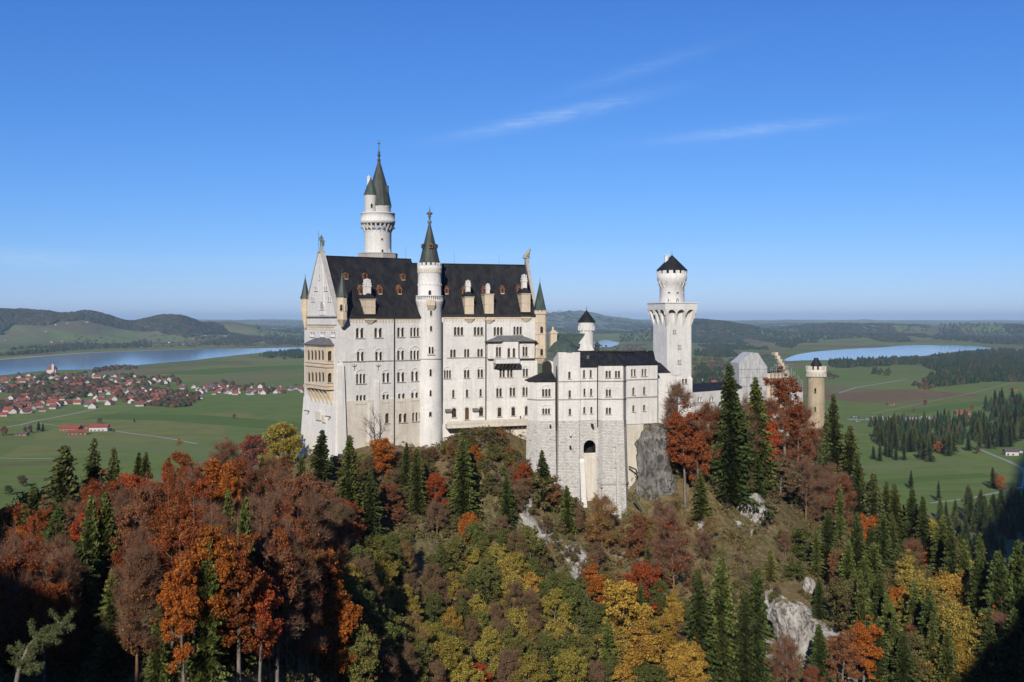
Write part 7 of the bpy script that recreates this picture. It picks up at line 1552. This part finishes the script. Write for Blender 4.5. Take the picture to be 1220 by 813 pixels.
def far_forest(name, label, polys, kind, hr, wr, colours, seed, polar=False, thr=-.55):
    rng = np.random.default_rng(seed); X, Y = [], []
    for poly, n in polys:
        P = np.array(poly, float); got = 0
        while got < n:
            a, b = rng.uniform(P[:, 0].min(), P[:, 0].max()), rng.uniform(P[:, 1].min(), P[:, 1].max())
            if not inside(a, b, poly): continue
            if polar: yy = b; xx = (a - CX) / F * yy
            else: g = gp(a, b); xx, yy = g.x, g.y
            got += 1
            if fbm(xx / (120 + yy * .02), yy / (300 + yy * .06), 0, 2, seed) < thr: continue
            X.append(xx); Y.append(yy)
    X, Y = np.array(X), np.array(Y); Z = far_z(X, Y); n = len(X); v0 = clump_verts(rng, kind, 0)
    s = rng.uniform(*wr, n) * (1 + Y / 9000); h = rng.uniform(*hr, n); rot = rng.uniform(0, 6.28, n)
    v = v0[None] * (1 + rng.uniform(-.22, .22, (n, 13, 1)) * np.array([1, 1, .4])); c, d = np.cos(rot)[:, None], np.sin(rot)[:, None]
    V = np.stack([(v[..., 0] * c - v[..., 1] * d) * s[:, None] + X[:, None], (v[..., 0] * d + v[..., 1] * c) * s[:, None] + Y[:, None], v[..., 2] * h[:, None] + Z[:, None] - 1.0], -1).reshape(-1, 3)
    me = bpy.data.meshes.new(name)
    Fs = []
    tri = np.array([(6 + i, 6 + (i + 1) % 6, 12) for i in range(6)]); qd = np.array([(i, (i + 1) % 6, 6 + (i + 1) % 6, 6 + i) for i in range(6)])
    off = (np.arange(n) * 13)[:, None, None]; T = (tri[None] + off).reshape(-1, 3); Q = (qd[None] + off).reshape(-1, 4)
    me.vertices.add(len(V)); me.vertices.foreach_set('co', V.astype(np.float32).ravel()); me.loops.add(T.size + Q.size); me.loops.foreach_set('vertex_index', np.concatenate([T.ravel(), Q.ravel()]).astype(np.int32))
    me.polygons.add(len(T) + len(Q)); st = np.concatenate([np.arange(len(T)) * 3, T.size + np.arange(len(Q)) * 4]).astype(np.int32); me.polygons.foreach_set('loop_start', st); me.polygons.foreach_set('loop_total', np.concatenate([np.full(len(T), 3), np.full(len(Q), 4)]).astype(np.int32))
    t = NT(name + '_foliage'); g = t.new('NewGeometry'); cr = t.new('ValToRGB'); t.set(cr, 0, g.outputs['Random Per Island']); e = cr.color_ramp; e.interpolation = 'CONSTANT'
    e.elements[0].color = (*colours[0], 1); e.elements[1].position = 1 - 1 / len(colours); e.elements[1].color = (*colours[-1], 1)
    for i in range(1, len(colours) - 1): q = e.elements.new(i / len(colours)); q.color = (*colours[i], 1)
    me.materials.append(t.bsdf(cr.outputs[0], 1, spec=0)); me.update(calc_edges=True); me.validate()
    return tag(link(name, me), label, 'forest', None, 'stuff')
DK = [(.016, .030, .013), (.020, .036, .014), (.026, .040, .016), (.034, .045, .018), (.055, .045, .022)]
AU = [(.075, .045, .028), (.060, .048, .026), (.045, .050, .022), (.085, .048, .026), (.030, .040, .018), (.095, .055, .028), (.055, .040, .030)]
# woods right of the castle, from the car park to the far ridge
far_forest('far_wood', 'dark conifer woods around the right-hand lake and beyond', [
    ([(830, 407), (845, 398), (900, 392), (980, 394), (1060, 396), (1110, 398), (1100, 405), (1000, 407), (960, 408), (880, 411)], 2600), ([(830, 412), (880, 411), (955, 409), (940, 417), (850, 418)], 500),
    ([(1120, 400), (1230, 398), (1230, 412), (1185, 411), (1110, 407)], 1100), ([(985, 432), (1040, 430), (1110, 426), (1180, 418), (1230, 418), (1230, 436), (1160, 441), (1110, 434), (1040, 437), (985, 440)], 1500),
    ([(1100, 436), (1230, 420), (1230, 447), (1180, 451), (1125, 447)], 1300), ([(1105, 452), (1150, 446), (1230, 446), (1230, 455), (1180, 455), (1110, 462)], 420), ([(650, 392), (690, 388), (770, 392), (770, 398), (700, 400), (660, 402)], 500), ([(655, 402), (700, 400), (700, 410), (660, 412)], 120), ([(740, 398), (780, 398), (780, 408), (738, 408)], 200), ([(826, 418), (870, 418), (880, 426), (830, 428)], 160),
    ([(828, 440), (880, 436), (900, 448), (880, 462), (828, 462)], 190), ([(1000, 448), (1035, 444), (1060, 444), (1060, 450), (1010, 455)], 60)], 'cone', (16, 27), (4.5, 8), DK, 301)
far_forest('far_wood', 'dense dark conifer belt on the right meadow', [([(1036, 508), (1090, 503), (1150, 500), (1232, 500), (1232, 522), (1180, 526), (1110, 534), (1070, 528)], 230), ([(1170, 480), (1232, 478), (1232, 498), (1180, 498)], 90)], 'cone', (15, 26), (3.2, 5.5), DK, 309)
far_forest('far_wood', 'dark conifer woods beyond the left-hand lake', [
    ([(-40, 404), (60, 398), (110, 392), (118, 388), (60, 388), (-40, 392)], 1100), ([(-40, 418), (40, 414), (110, 410), (180, 408), (180, 414), (100, 417), (40, 422), (-40, 428)], 700), ([(250, 385), (360, 385), (360, 391), (260, 391)], 420), ([(300, 400), (362, 398), (362, 412), (320, 411)], 300), ([(308, 424), (335, 420), (360, 419), (360, 427), (330, 429)], 240), ([(170, 390), (250, 388), (250, 392), (180, 394)], 160), ([(230, 405), (300, 405), (300, 412), (240, 412)], 120)], 'cone', (16, 26), (4.5, 8), DK, 302)
far_forest('hill_wood', 'brown and dark green woods covering the far left hills', [([(-110, 7500), (-110, 9300), (250, 9900), (275, 9300), (240, 8600), (160, 8500), (120, 8300), (60, 7900)], 9000)], 'dome', (14, 24), (11, 18), AU + DK + DK, 303, True)
far_forest('hill_wood', 'patchy woods on the foot of the far left hills', [([(-110, 7300), (-110, 8300), (120, 8400), (280, 9400), (330, 9000), (300, 7600)], 9000)], 'dome', (12, 20), (8, 14), AU[:3] + DK, 306, True, -.08)
far_forest('hill_wood', 'patchy woods across the rolling country on the right', [([(640, 7600), (640, 14000), (1240, 14000), (1240, 7600)], 14000)], 'dome', (13, 22), (9, 16), AU[:3] + DK + DK, 307, True, .22)
far_forest('hill_wood', 'mixed woods on the far ridges right of the castle', [([(640, 11500), (640, 19000), (1230, 19000), (1230, 11500)], 3600), ([(780, 9000), (780, 9900), (900, 9900), (900, 9000)], 1600), ([(250, 10500), (360, 10500), (360, 19000), (250, 19000)], 600)], 'dome', (14, 24), (12, 26), AU[:3] + DK, 304, True)
far_forest('hedgerow_wood', 'brown autumn copses and hedges across the plain', [
    ([(1045, 463), (1070, 459), (1112, 458), (1112, 464), (1060, 466), (1045, 467)], 120), ([(985, 446), (1010, 443), (1010, 450), (990, 452)], 40), ([(1100, 452), (1150, 448), (1170, 450), (1120, 458), (1104, 460)], 180), ([(1030, 430), (1110, 424), (1230, 420), (1230, 424), (1110, 430), (1040, 434)], 260), ([(655, 414), (770, 410), (770, 420), (660, 424)], 120), ([(826, 428), (880, 428), (900, 440), (828, 440)], 90),
    ([(0, 478), (40, 462), (90, 452), (140, 456), (120, 470), (60, 480), (0, 492)], 330), ([(110, 440), (150, 436), (165, 440), (150, 444), (110, 446)], 110), ([(130, 462), (240, 468), (235, 480), (190, 486), (140, 478)], 170), ([(0, 448), (120, 444), (220, 450), (360, 462), (350, 470), (220, 466), (100, 470), (0, 476)], 300), ([(205, 472), (228, 472), (228, 484), (205, 486)], 60), ([(60, 408), (240, 404), (350, 406), (350, 412), (200, 414), (60, 418)], 380), ([(826, 436), (880, 432), (880, 470), (826, 468)], 90)], 'dome', (7, 14), (4, 7.5), AU, 305)

# ------------------------------------------------------------------ lakeside village
def house_mesh(k, L, Wd, h, rf, roofm):
    mb = MB(); a, b = L / 2, Wd / 2; o = .9
    mb.prism([(-a, -b), (a, -b), (a, b), (-a, b)], 0, h, 0, top=False)
    for s in (-1, 1): mb.face([(s * a, -b, h), (s * a, b, h), (s * a, 0, h + rf)][::s], 0)
    for s in (-1, 1):
        e = [(-a - o, s * (b + o), h - o * rf / b), (a + o, s * (b + o), h - o * rf / b), (a + o, 0, h + rf), (-a - o, 0, h + rf)]; mb.hull([(p[0], p[1], p[2]) for p in e][::-1 * s], [(p[0], p[1], p[2] + .35) for p in e][::-1 * s], 1)
    for i in range(int(L // 3.2)):
        for z0 in (1.0, 3.8):
            if z0 + 1.4 > h: continue
            for s in (-1, 1):
                x = -a + 1.6 + i * 3.2; y = s * (b + .02); mb.face([(x - .55, y, z0), (x + .55, y, z0), (x + .55, y, z0 + 1.3), (x - .55, y, z0 + 1.3)][::s], 2)
    mb.prism([(a * .3 - .4, -.4), (a * .3 + .4, -.4), (a * .3 + .4, .4), (a * .3 - .4, .4)], h + rf * .6, h + rf + 1.1, 0)
    ob = mb.build('house', [M['house_wall'], roofm, M['glass']], None, (0, 0, 0)); me = ob.data; COL.objects.unlink(ob); bpy.data.objects.remove(ob); return me
HM = [(house_mesh(i * 3 + j, L, Wd, h, rf, M['red_roof'][j]), nm) for i, (L, Wd, h, rf) in enumerate(((14, 12, 4.4, 5.0), (18, 13, 4.8, 5.4), (12, 11, 4.2, 4.6))) for j, nm in ((0, 'brick-red'), (1, 'rust-brown'), (2, 'grey-brown'))]
hr = random.Random(17); VIL = []
def settle(poly, n, gap, group, where, w=(6, 3, 1.5), sc=(1.0, 1.4)):
    xs = [p[0] for p in poly]; ys = [p[1] for p in poly]; got = tries = 0
    while got < n and tries < n * 60:
        tries += 1; x, y = hr.uniform(min(xs), max(xs)), hr.uniform(min(ys), max(ys))
        if not inside(x, y, poly): continue
        g = gp(x, y); g.z = float(far_z(g.x, g.y))
        if any((g.x - a) ** 2 + (g.y - b) ** 2 < gap * gap for a, b in VIL): continue
        j = hr.choices([0, 1, 2], w)[0]; m, nm = HM[hr.randrange(3) * 3 + j]; o = link('house', m, g - Vector((0, 0, .3))); s = hr.uniform(*sc); s *= .82; o.scale = (s, s, s); o.rotation_euler.z = hr.choice([0, 1.57]) + hr.gauss(.25, .35)
        tag(o, 'white house with %s gabled roof %s' % (nm, where), 'house', group + ', ' + nm + ' roofs'); VIL.append((g.x, g.y)); got += 1
settle([(-10, 452), (60, 446), (120, 448), (200, 450), (210, 456), (150, 462), (60, 466), (-10, 470)], 72, 25, 'houses in the upper lakeside village', 'in the upper part of the lakeside village')
settle([(-10, 474), (60, 468), (130, 463), (240, 470), (245, 476), (180, 484), (100, 487), (20, 495), (-10, 498)], 106, 20, 'houses in the lower lakeside village', 'in the lower part of the lakeside village')
settle([(205, 462), (300, 462), (362, 463), (362, 468), (290, 471), (240, 470)], 48, 22, 'houses in the village tail', 'in the village tail left of the palace', (4, 3, 4))
settle([(0, 404), (110, 404), (120, 411), (40, 415), (0, 415)], 18, 40, 'houses across the left lake', 'in the settlement across the left lake', sc=(1.1, 1.7))
settle([(110, 386.5), (260, 385), (260, 390), (110, 391)], 14, 80, 'farms on the far left hillside', 'on the far hillside beyond the left lake', sc=(1.2, 1.9))
settle([(180, 405), (300, 404), (300, 410), (190, 412)], 8, 60, 'houses by the far left shore', 'by the far shore of the left lake', sc=(1.3, 2.0))
settle([(1120, 389), (1230, 388), (1230, 396), (1130, 398)], 24, 70, 'houses of the far right village', 'in the far village above the right lake', (6, 2, 1), sc=(1.5, 2.3))
settle([(880, 388), (980, 388), (980, 394), (890, 394)], 10, 90, 'scattered far farms', 'among far meadows above the right lake', (3, 3, 3), sc=(1.4, 2.2))
settle([(830, 455), (875, 455), (875, 462), (830, 462)], 6, 24, 'houses glimpsed right of the square tower', 'glimpsed between the square tower and the spruces')
# church with its white tower by the lake
g = gp(62, 446.5); ch = thing('church', g, 'red-roofed church with slim white tower on the lake shore', 'church'); q = Fr(g.x, g.y, 10)
mb = MB(); mb.fbox(q, -16, 12, 0, 16, 0, 16); mb.build('nave', M['house_wall'], ch)
mb = MB(); mb.hull([q.P(-17, -1, 16), q.P(13, -1, 16), q.P(13, 17, 16), q.P(-17, 17, 16)], [q.P(-15, 7.5, 27), q.P(11, 7.5, 27), q.P(11, 8.5, 27), q.P(-15, 8.5, 27)]); mb.build('roof', M['red_roof'][0], ch)
mb = MB(); mb.fbox(q, 0, 7, -5, 2, 0, 34); mb.build('bell_tower', M['house_wall'], ch)
mb = MB(); c = q.P(3.5, -1.5, 0); mb.lathe(c[0], c[1], [(4.4, 34), (4.6, 36), (2.4, 39), (2.6, 40.5), (.1, 46)], 10); mb.build('onion_cap', M['lead'], ch)
# the farm on the meadow
def barn(px, py, L, Wd, h, rf, ang, wallm, roofm, label, open_side=False):
    g = gp(px, py); t = thing('farm_building', g, label, 'barn', 'farm buildings on the left meadow'); q = Fr(g.x, g.y, ang)
    mb = MB(); mb.fbox(q, -L / 2, L / 2, 0, Wd, -.2, h); w_ = mb.build('wall', wallm, t)
    mb = MB(); hb = [(-L / 2 - 1, -1.2), (L / 2 + 1, -1.2), (L / 2 + 1, Wd + 1.2), (-L / 2 - 1, Wd + 1.2)]
    mb.hull([q.P(*p, h) for p in hb], [q.P(-L / 2 - 1, Wd / 2 - .2, h + rf), q.P(L / 2 + 1, Wd / 2 - .2, h + rf), q.P(L / 2 + 1, Wd / 2 + .2, h + rf), q.P(-L / 2 - 1, Wd / 2 + .2, h + rf)]); mb.build('roof', roofm, t)
    for i in range(int(L // 6)):
        mb = MB(); x = -L / 2 + 3 + i * 6; mb.fbox(q, x - 1.2, x + 1.2, -.06, .02, .4, 2.6); mb.build('gate' if i % 3 == 1 else 'window', M['door'] if i % 3 == 1 else M['glass'], w_)
M['barn_wall'] = simple('brown_barn_boards', (.30, .17, .10), (.22, .13, .08), .5, .9)
barn(82, 514, 30, 17, 4.5, 5, -4, M['barn_wall'], M['red_roof'][0], 'long red-roofed barn at the left end of the meadow farm')
barn(92, 518.5, 26, 14, 4, 4, 24, M['barn_wall'], M['red_roof'][0], 'low red barn angled across the middle of the meadow farm')
barn(117, 514, 28, 15, 6, 5, 8, M['house_wall'], M['red_roof'][0], 'white farmhouse with red roof at the right end of the meadow farm')
barn(104, 511, 16, 12, 4, 4, 10, M['barn_wall'], M['red_roof'][1], 'small brown-roofed shed behind the meadow farm')
barn(25, 519.5, 17, 9, 3.2, 2.4, -3, M['barn_wall'], M['red_roof'][2], 'lone grey-brown hay shed left of the meadow farm')
barn(209, 485, 16, 10, 4, 4, 10, M['barn_wall'], M['red_roof'][1], 'rust-brown hut by the copse below the village')
barn(1206, 543, 16, 11, 5, 3, -10, M['house_wall'], M['red_roof'][2], 'small white house beside the track on the right meadow')
barn(1215, 540, 9, 8, 3.5, 2.5, 6, M['house_wall'], M['red_roof'][2], 'white outbuilding right of the small white house')
barn(1062, 483, 15, 7, 3.0, 2.4, 4, M['barn_wall'], M['red_roof'][1], 'brown hay barn alone in the green field')
barn(1080, 500, 40, 13, 4.0, 1.4, 3, M['house_wall'], M['red_roof'][2], 'long low hall with grey roof beside the car park')
barn(1148, 495, 26, 12, 5, 4, 2, M['barn_wall'], M['red_roof'][0], 'red-roofed farm behind the car park')
barn(1209, 466, 14, 9, 4, 3, 12, M['barn_wall'], M['red_roof'][1], 'brown hut by the wood at the right edge')
# cars in the valley car park
def car_mesh(body, bm, bus=False):
    mb = MB(); k = 2.6 if bus else 1.0
    if bus:
        mb.hull([(-5.8, -1.25, .4), (5.8, -1.25, .4), (5.8, 1.25, .4), (-5.8, 1.25, .4)], [(-5.7, -1.2, 3.4), (5.6, -1.2, 3.4), (5.6, 1.2, 3.4), (-5.7, 1.2, 3.4)], 0)
        for s in (-1, 1): mb.face([(-5.4, s * 1.26, 1.7), (5.4, s * 1.26, 1.7), (5.4, s * 1.24, 2.8), (-5.4, s * 1.24, 2.8)][::s], 1)
        ws = (-3.8, 3.9)
    else:
        mb.hull([(-2.15, -.85, .35), (2.15, -.85, .35), (2.15, .85, .35), (-2.15, .85, .35)], [(-2.1, -.85, .95), (2.0, -.85, .85), (2.0, .85, .85), (-2.1, .85, .95)], 0)
        mb.hull([(-1.9, -.8, .95), (1.05, -.8, .9), (1.05, .8, .9), (-1.9, .8, .95)], [(-1.35, -.66, 1.45), (.3, -.66, 1.45), (.3, .66, 1.45), (-1.35, .66, 1.45)], 1)
        mb.prism([(-1.3, -.64), (.28, -.64), (.28, .64), (-1.3, .64)], 1.455, 1.5, 0); ws = (-1.35, 1.35)
    for x in ws:
        for s in (-1, 1):
            r = .5 if bus else .33; mb.tube((x, s * .62, r), (x, s * (1.28 if bus else .88), r), r, r, 10, 2)
    ob = mb.build('car', [bm, M['glass'], M['black']], None, (0, 0, 0)); me = ob.data; COL.objects.unlink(ob); bpy.data.objects.remove(ob); return me
CMs = [(car_mesh(n, simple('car_paint_' + n.replace(' ', '_'), c, c, 1, .3, 0, spec=.5)), n) for n, c in (('white', (.75, .75, .74)), ('black', (.02, .02, .022)), ('silver', (.42, .43, .44)), ('red', (.35, .03, .03)), ('blue', (.04, .08, .25)))]
BUS = car_mesh('white', simple('coach_paint', (.72, .72, .70), (.68, .68, .67), 1, .35, 0, spec=.5), True)
slots = [(px, py) for py in (497.2, 499.6, 502.4) for px in np.arange(1014, 1108, 3.1)]; hr.shuffle(slots)
for px, py in slots[:62]:
    if 1064 < px < 1096 and py < 501: continue
    m, n = hr.choices(CMs, [5, 3, 4, 1, 2])[0]; o = link('parked_car', m, gp(px, py) + Vector((0, 0, .06))); o.rotation_euler.z = 1.57 + hr.choice([0, 3.14]) + hr.uniform(-.06, .06)
    tag(o, '%s car parked in the valley car park right of the castle hill' % n, 'car', 'cars in the valley car park, ' + n)
for i, (px, py) in enumerate(((1100, 499.6), (1106, 499.8), (1112, 499.5))):
    o = link('coach', BUS, gp(px, py) + Vector((0, 0, .06))); o.rotation_euler.z = 1.2; tag(o, 'white coach parked at the right end of the valley car park, %s of three' % ORD[i], 'bus', 'coaches in the car park')

# ------------------------------------------------------------------ labels for every tree: kind, colour, place, and rank from the left
def zone(px, base, top):
    if base < 548 and (px > 1010 or px < 330):
        if px < 330: return 'on the left meadow'
        return 'in the meadow\'s spruce belt, left half' if px < 1100 else 'in the meadow\'s spruce belt, middle' if px < 1165 else 'in the meadow\'s spruce belt, right end'
    if px > 1110 and base < 668 and base > 575 and top > 560: return 'in the dark wood at the right edge'
    if px < 100 and base > 700: return 'in the dark lower left corner'
    if px < 230 and base > 735: return 'in the shade at lower left'
    if px < 375 and top < 590: return 'on the ridge left of the palace' if px > 180 else 'on the far left ridge'
    if px < 230: return 'amid the left forest slope'
    if px < 440 and base > 740: return 'low on the left slope'
    if px < 440 and base > 670: return 'halfway down the left slope'
    if px < 440: return 'on the slope below the gable'
    if px < 520 and base < 640: return 'under the palace\'s west half'
    if px < 620 and base < 600: return 'in scrub under the palace terrace'
    if px < 620 and base < 640: return 'in scrub below the stair tower'
    if px < 700 and base < 640: return 'beneath the palace retaining wall'
    if px < 560 and base < 700: return 'midway down the central slope'
    if px < 690 and base < 700: return 'midslope under the rusticated base'
    if px < 560 and base < 770: return 'in the central grove, upper left'
    if px < 690 and base < 770: return 'in the central grove, upper right'
    if px < 560: return 'in the bottom grove, left half'
    if px < 690: return 'in the bottom grove, right half'
    if px < 770 and base < 690: return 'at the foot of the rusticated base'
    if px < 840 and base < 690: return 'beneath the dark grey crag'
    if px < 840 and base < 760: return 'midslope below the dark crag'
    if px < 840: return 'low down below the dark crag'
    if px < 1000 and base < 615: return 'on the ridge before the gatehouse'
    if px < 930 and base < 735: return 'on the dry rocky slope'
    if px < 1000 and base < 735: return 'on the dry slope, right side'
    if px < 1000: return 'beside the large limestone cliff'
    if base < 660: return 'on the upper right flank'
    if base < 735: return 'midway down the right flank'
    return 'on the lower right flank' if px < 1110 else 'in the lower right corner'
def size_word(k, h): return ('tall ' if h > 19 else 'small ' if h < 11 else '') if k != 'bush' else ('big ' if h > 3 else 'low ')
seen = {}
for o, kind, colour, h, px, base, top in sorted(TREES, key=lambda t: t[4]):
    col = '' if kind == 'bare tree' else colour + ' '
    key = (size_word(kind, h) + col + kind, zone(px, base, top)); seen.setdefault(key, []).append(o)
for (nm, zn), L in seen.items():
    for i, o in enumerate(L):
        rank = '' if len(L) == 1 else ', %s from left' % (ORD[i] if i < len(ORD) else '%dth' % (i + 1))
        tag(o, '%s %s%s' % (nm, zn, rank), 'bush' if 'bush' in nm else 'tree', ('bushes ' if 'bush' in nm else 'trees ') + zn)

# ------------------------------------------------------------------ air
mb = MB(); mb.prism([(-40000, -500), (40000, -500), (40000, 61000), (-40000, 61000)], -8, 480)
t = NT('blue_haze'); v = t.new('VolumePrincipled'); v.inputs['Color'].default_value = (.58, .81, 1.0, 1); v.inputs['Density'].default_value = HAZE; v.inputs['Anisotropy'].default_value = 0.0
t.t.links.new(v.outputs[0], t.out.inputs['Volume'])
if HAZE > 0: tag(mb.build('haze', t.mat), kind='stuff')
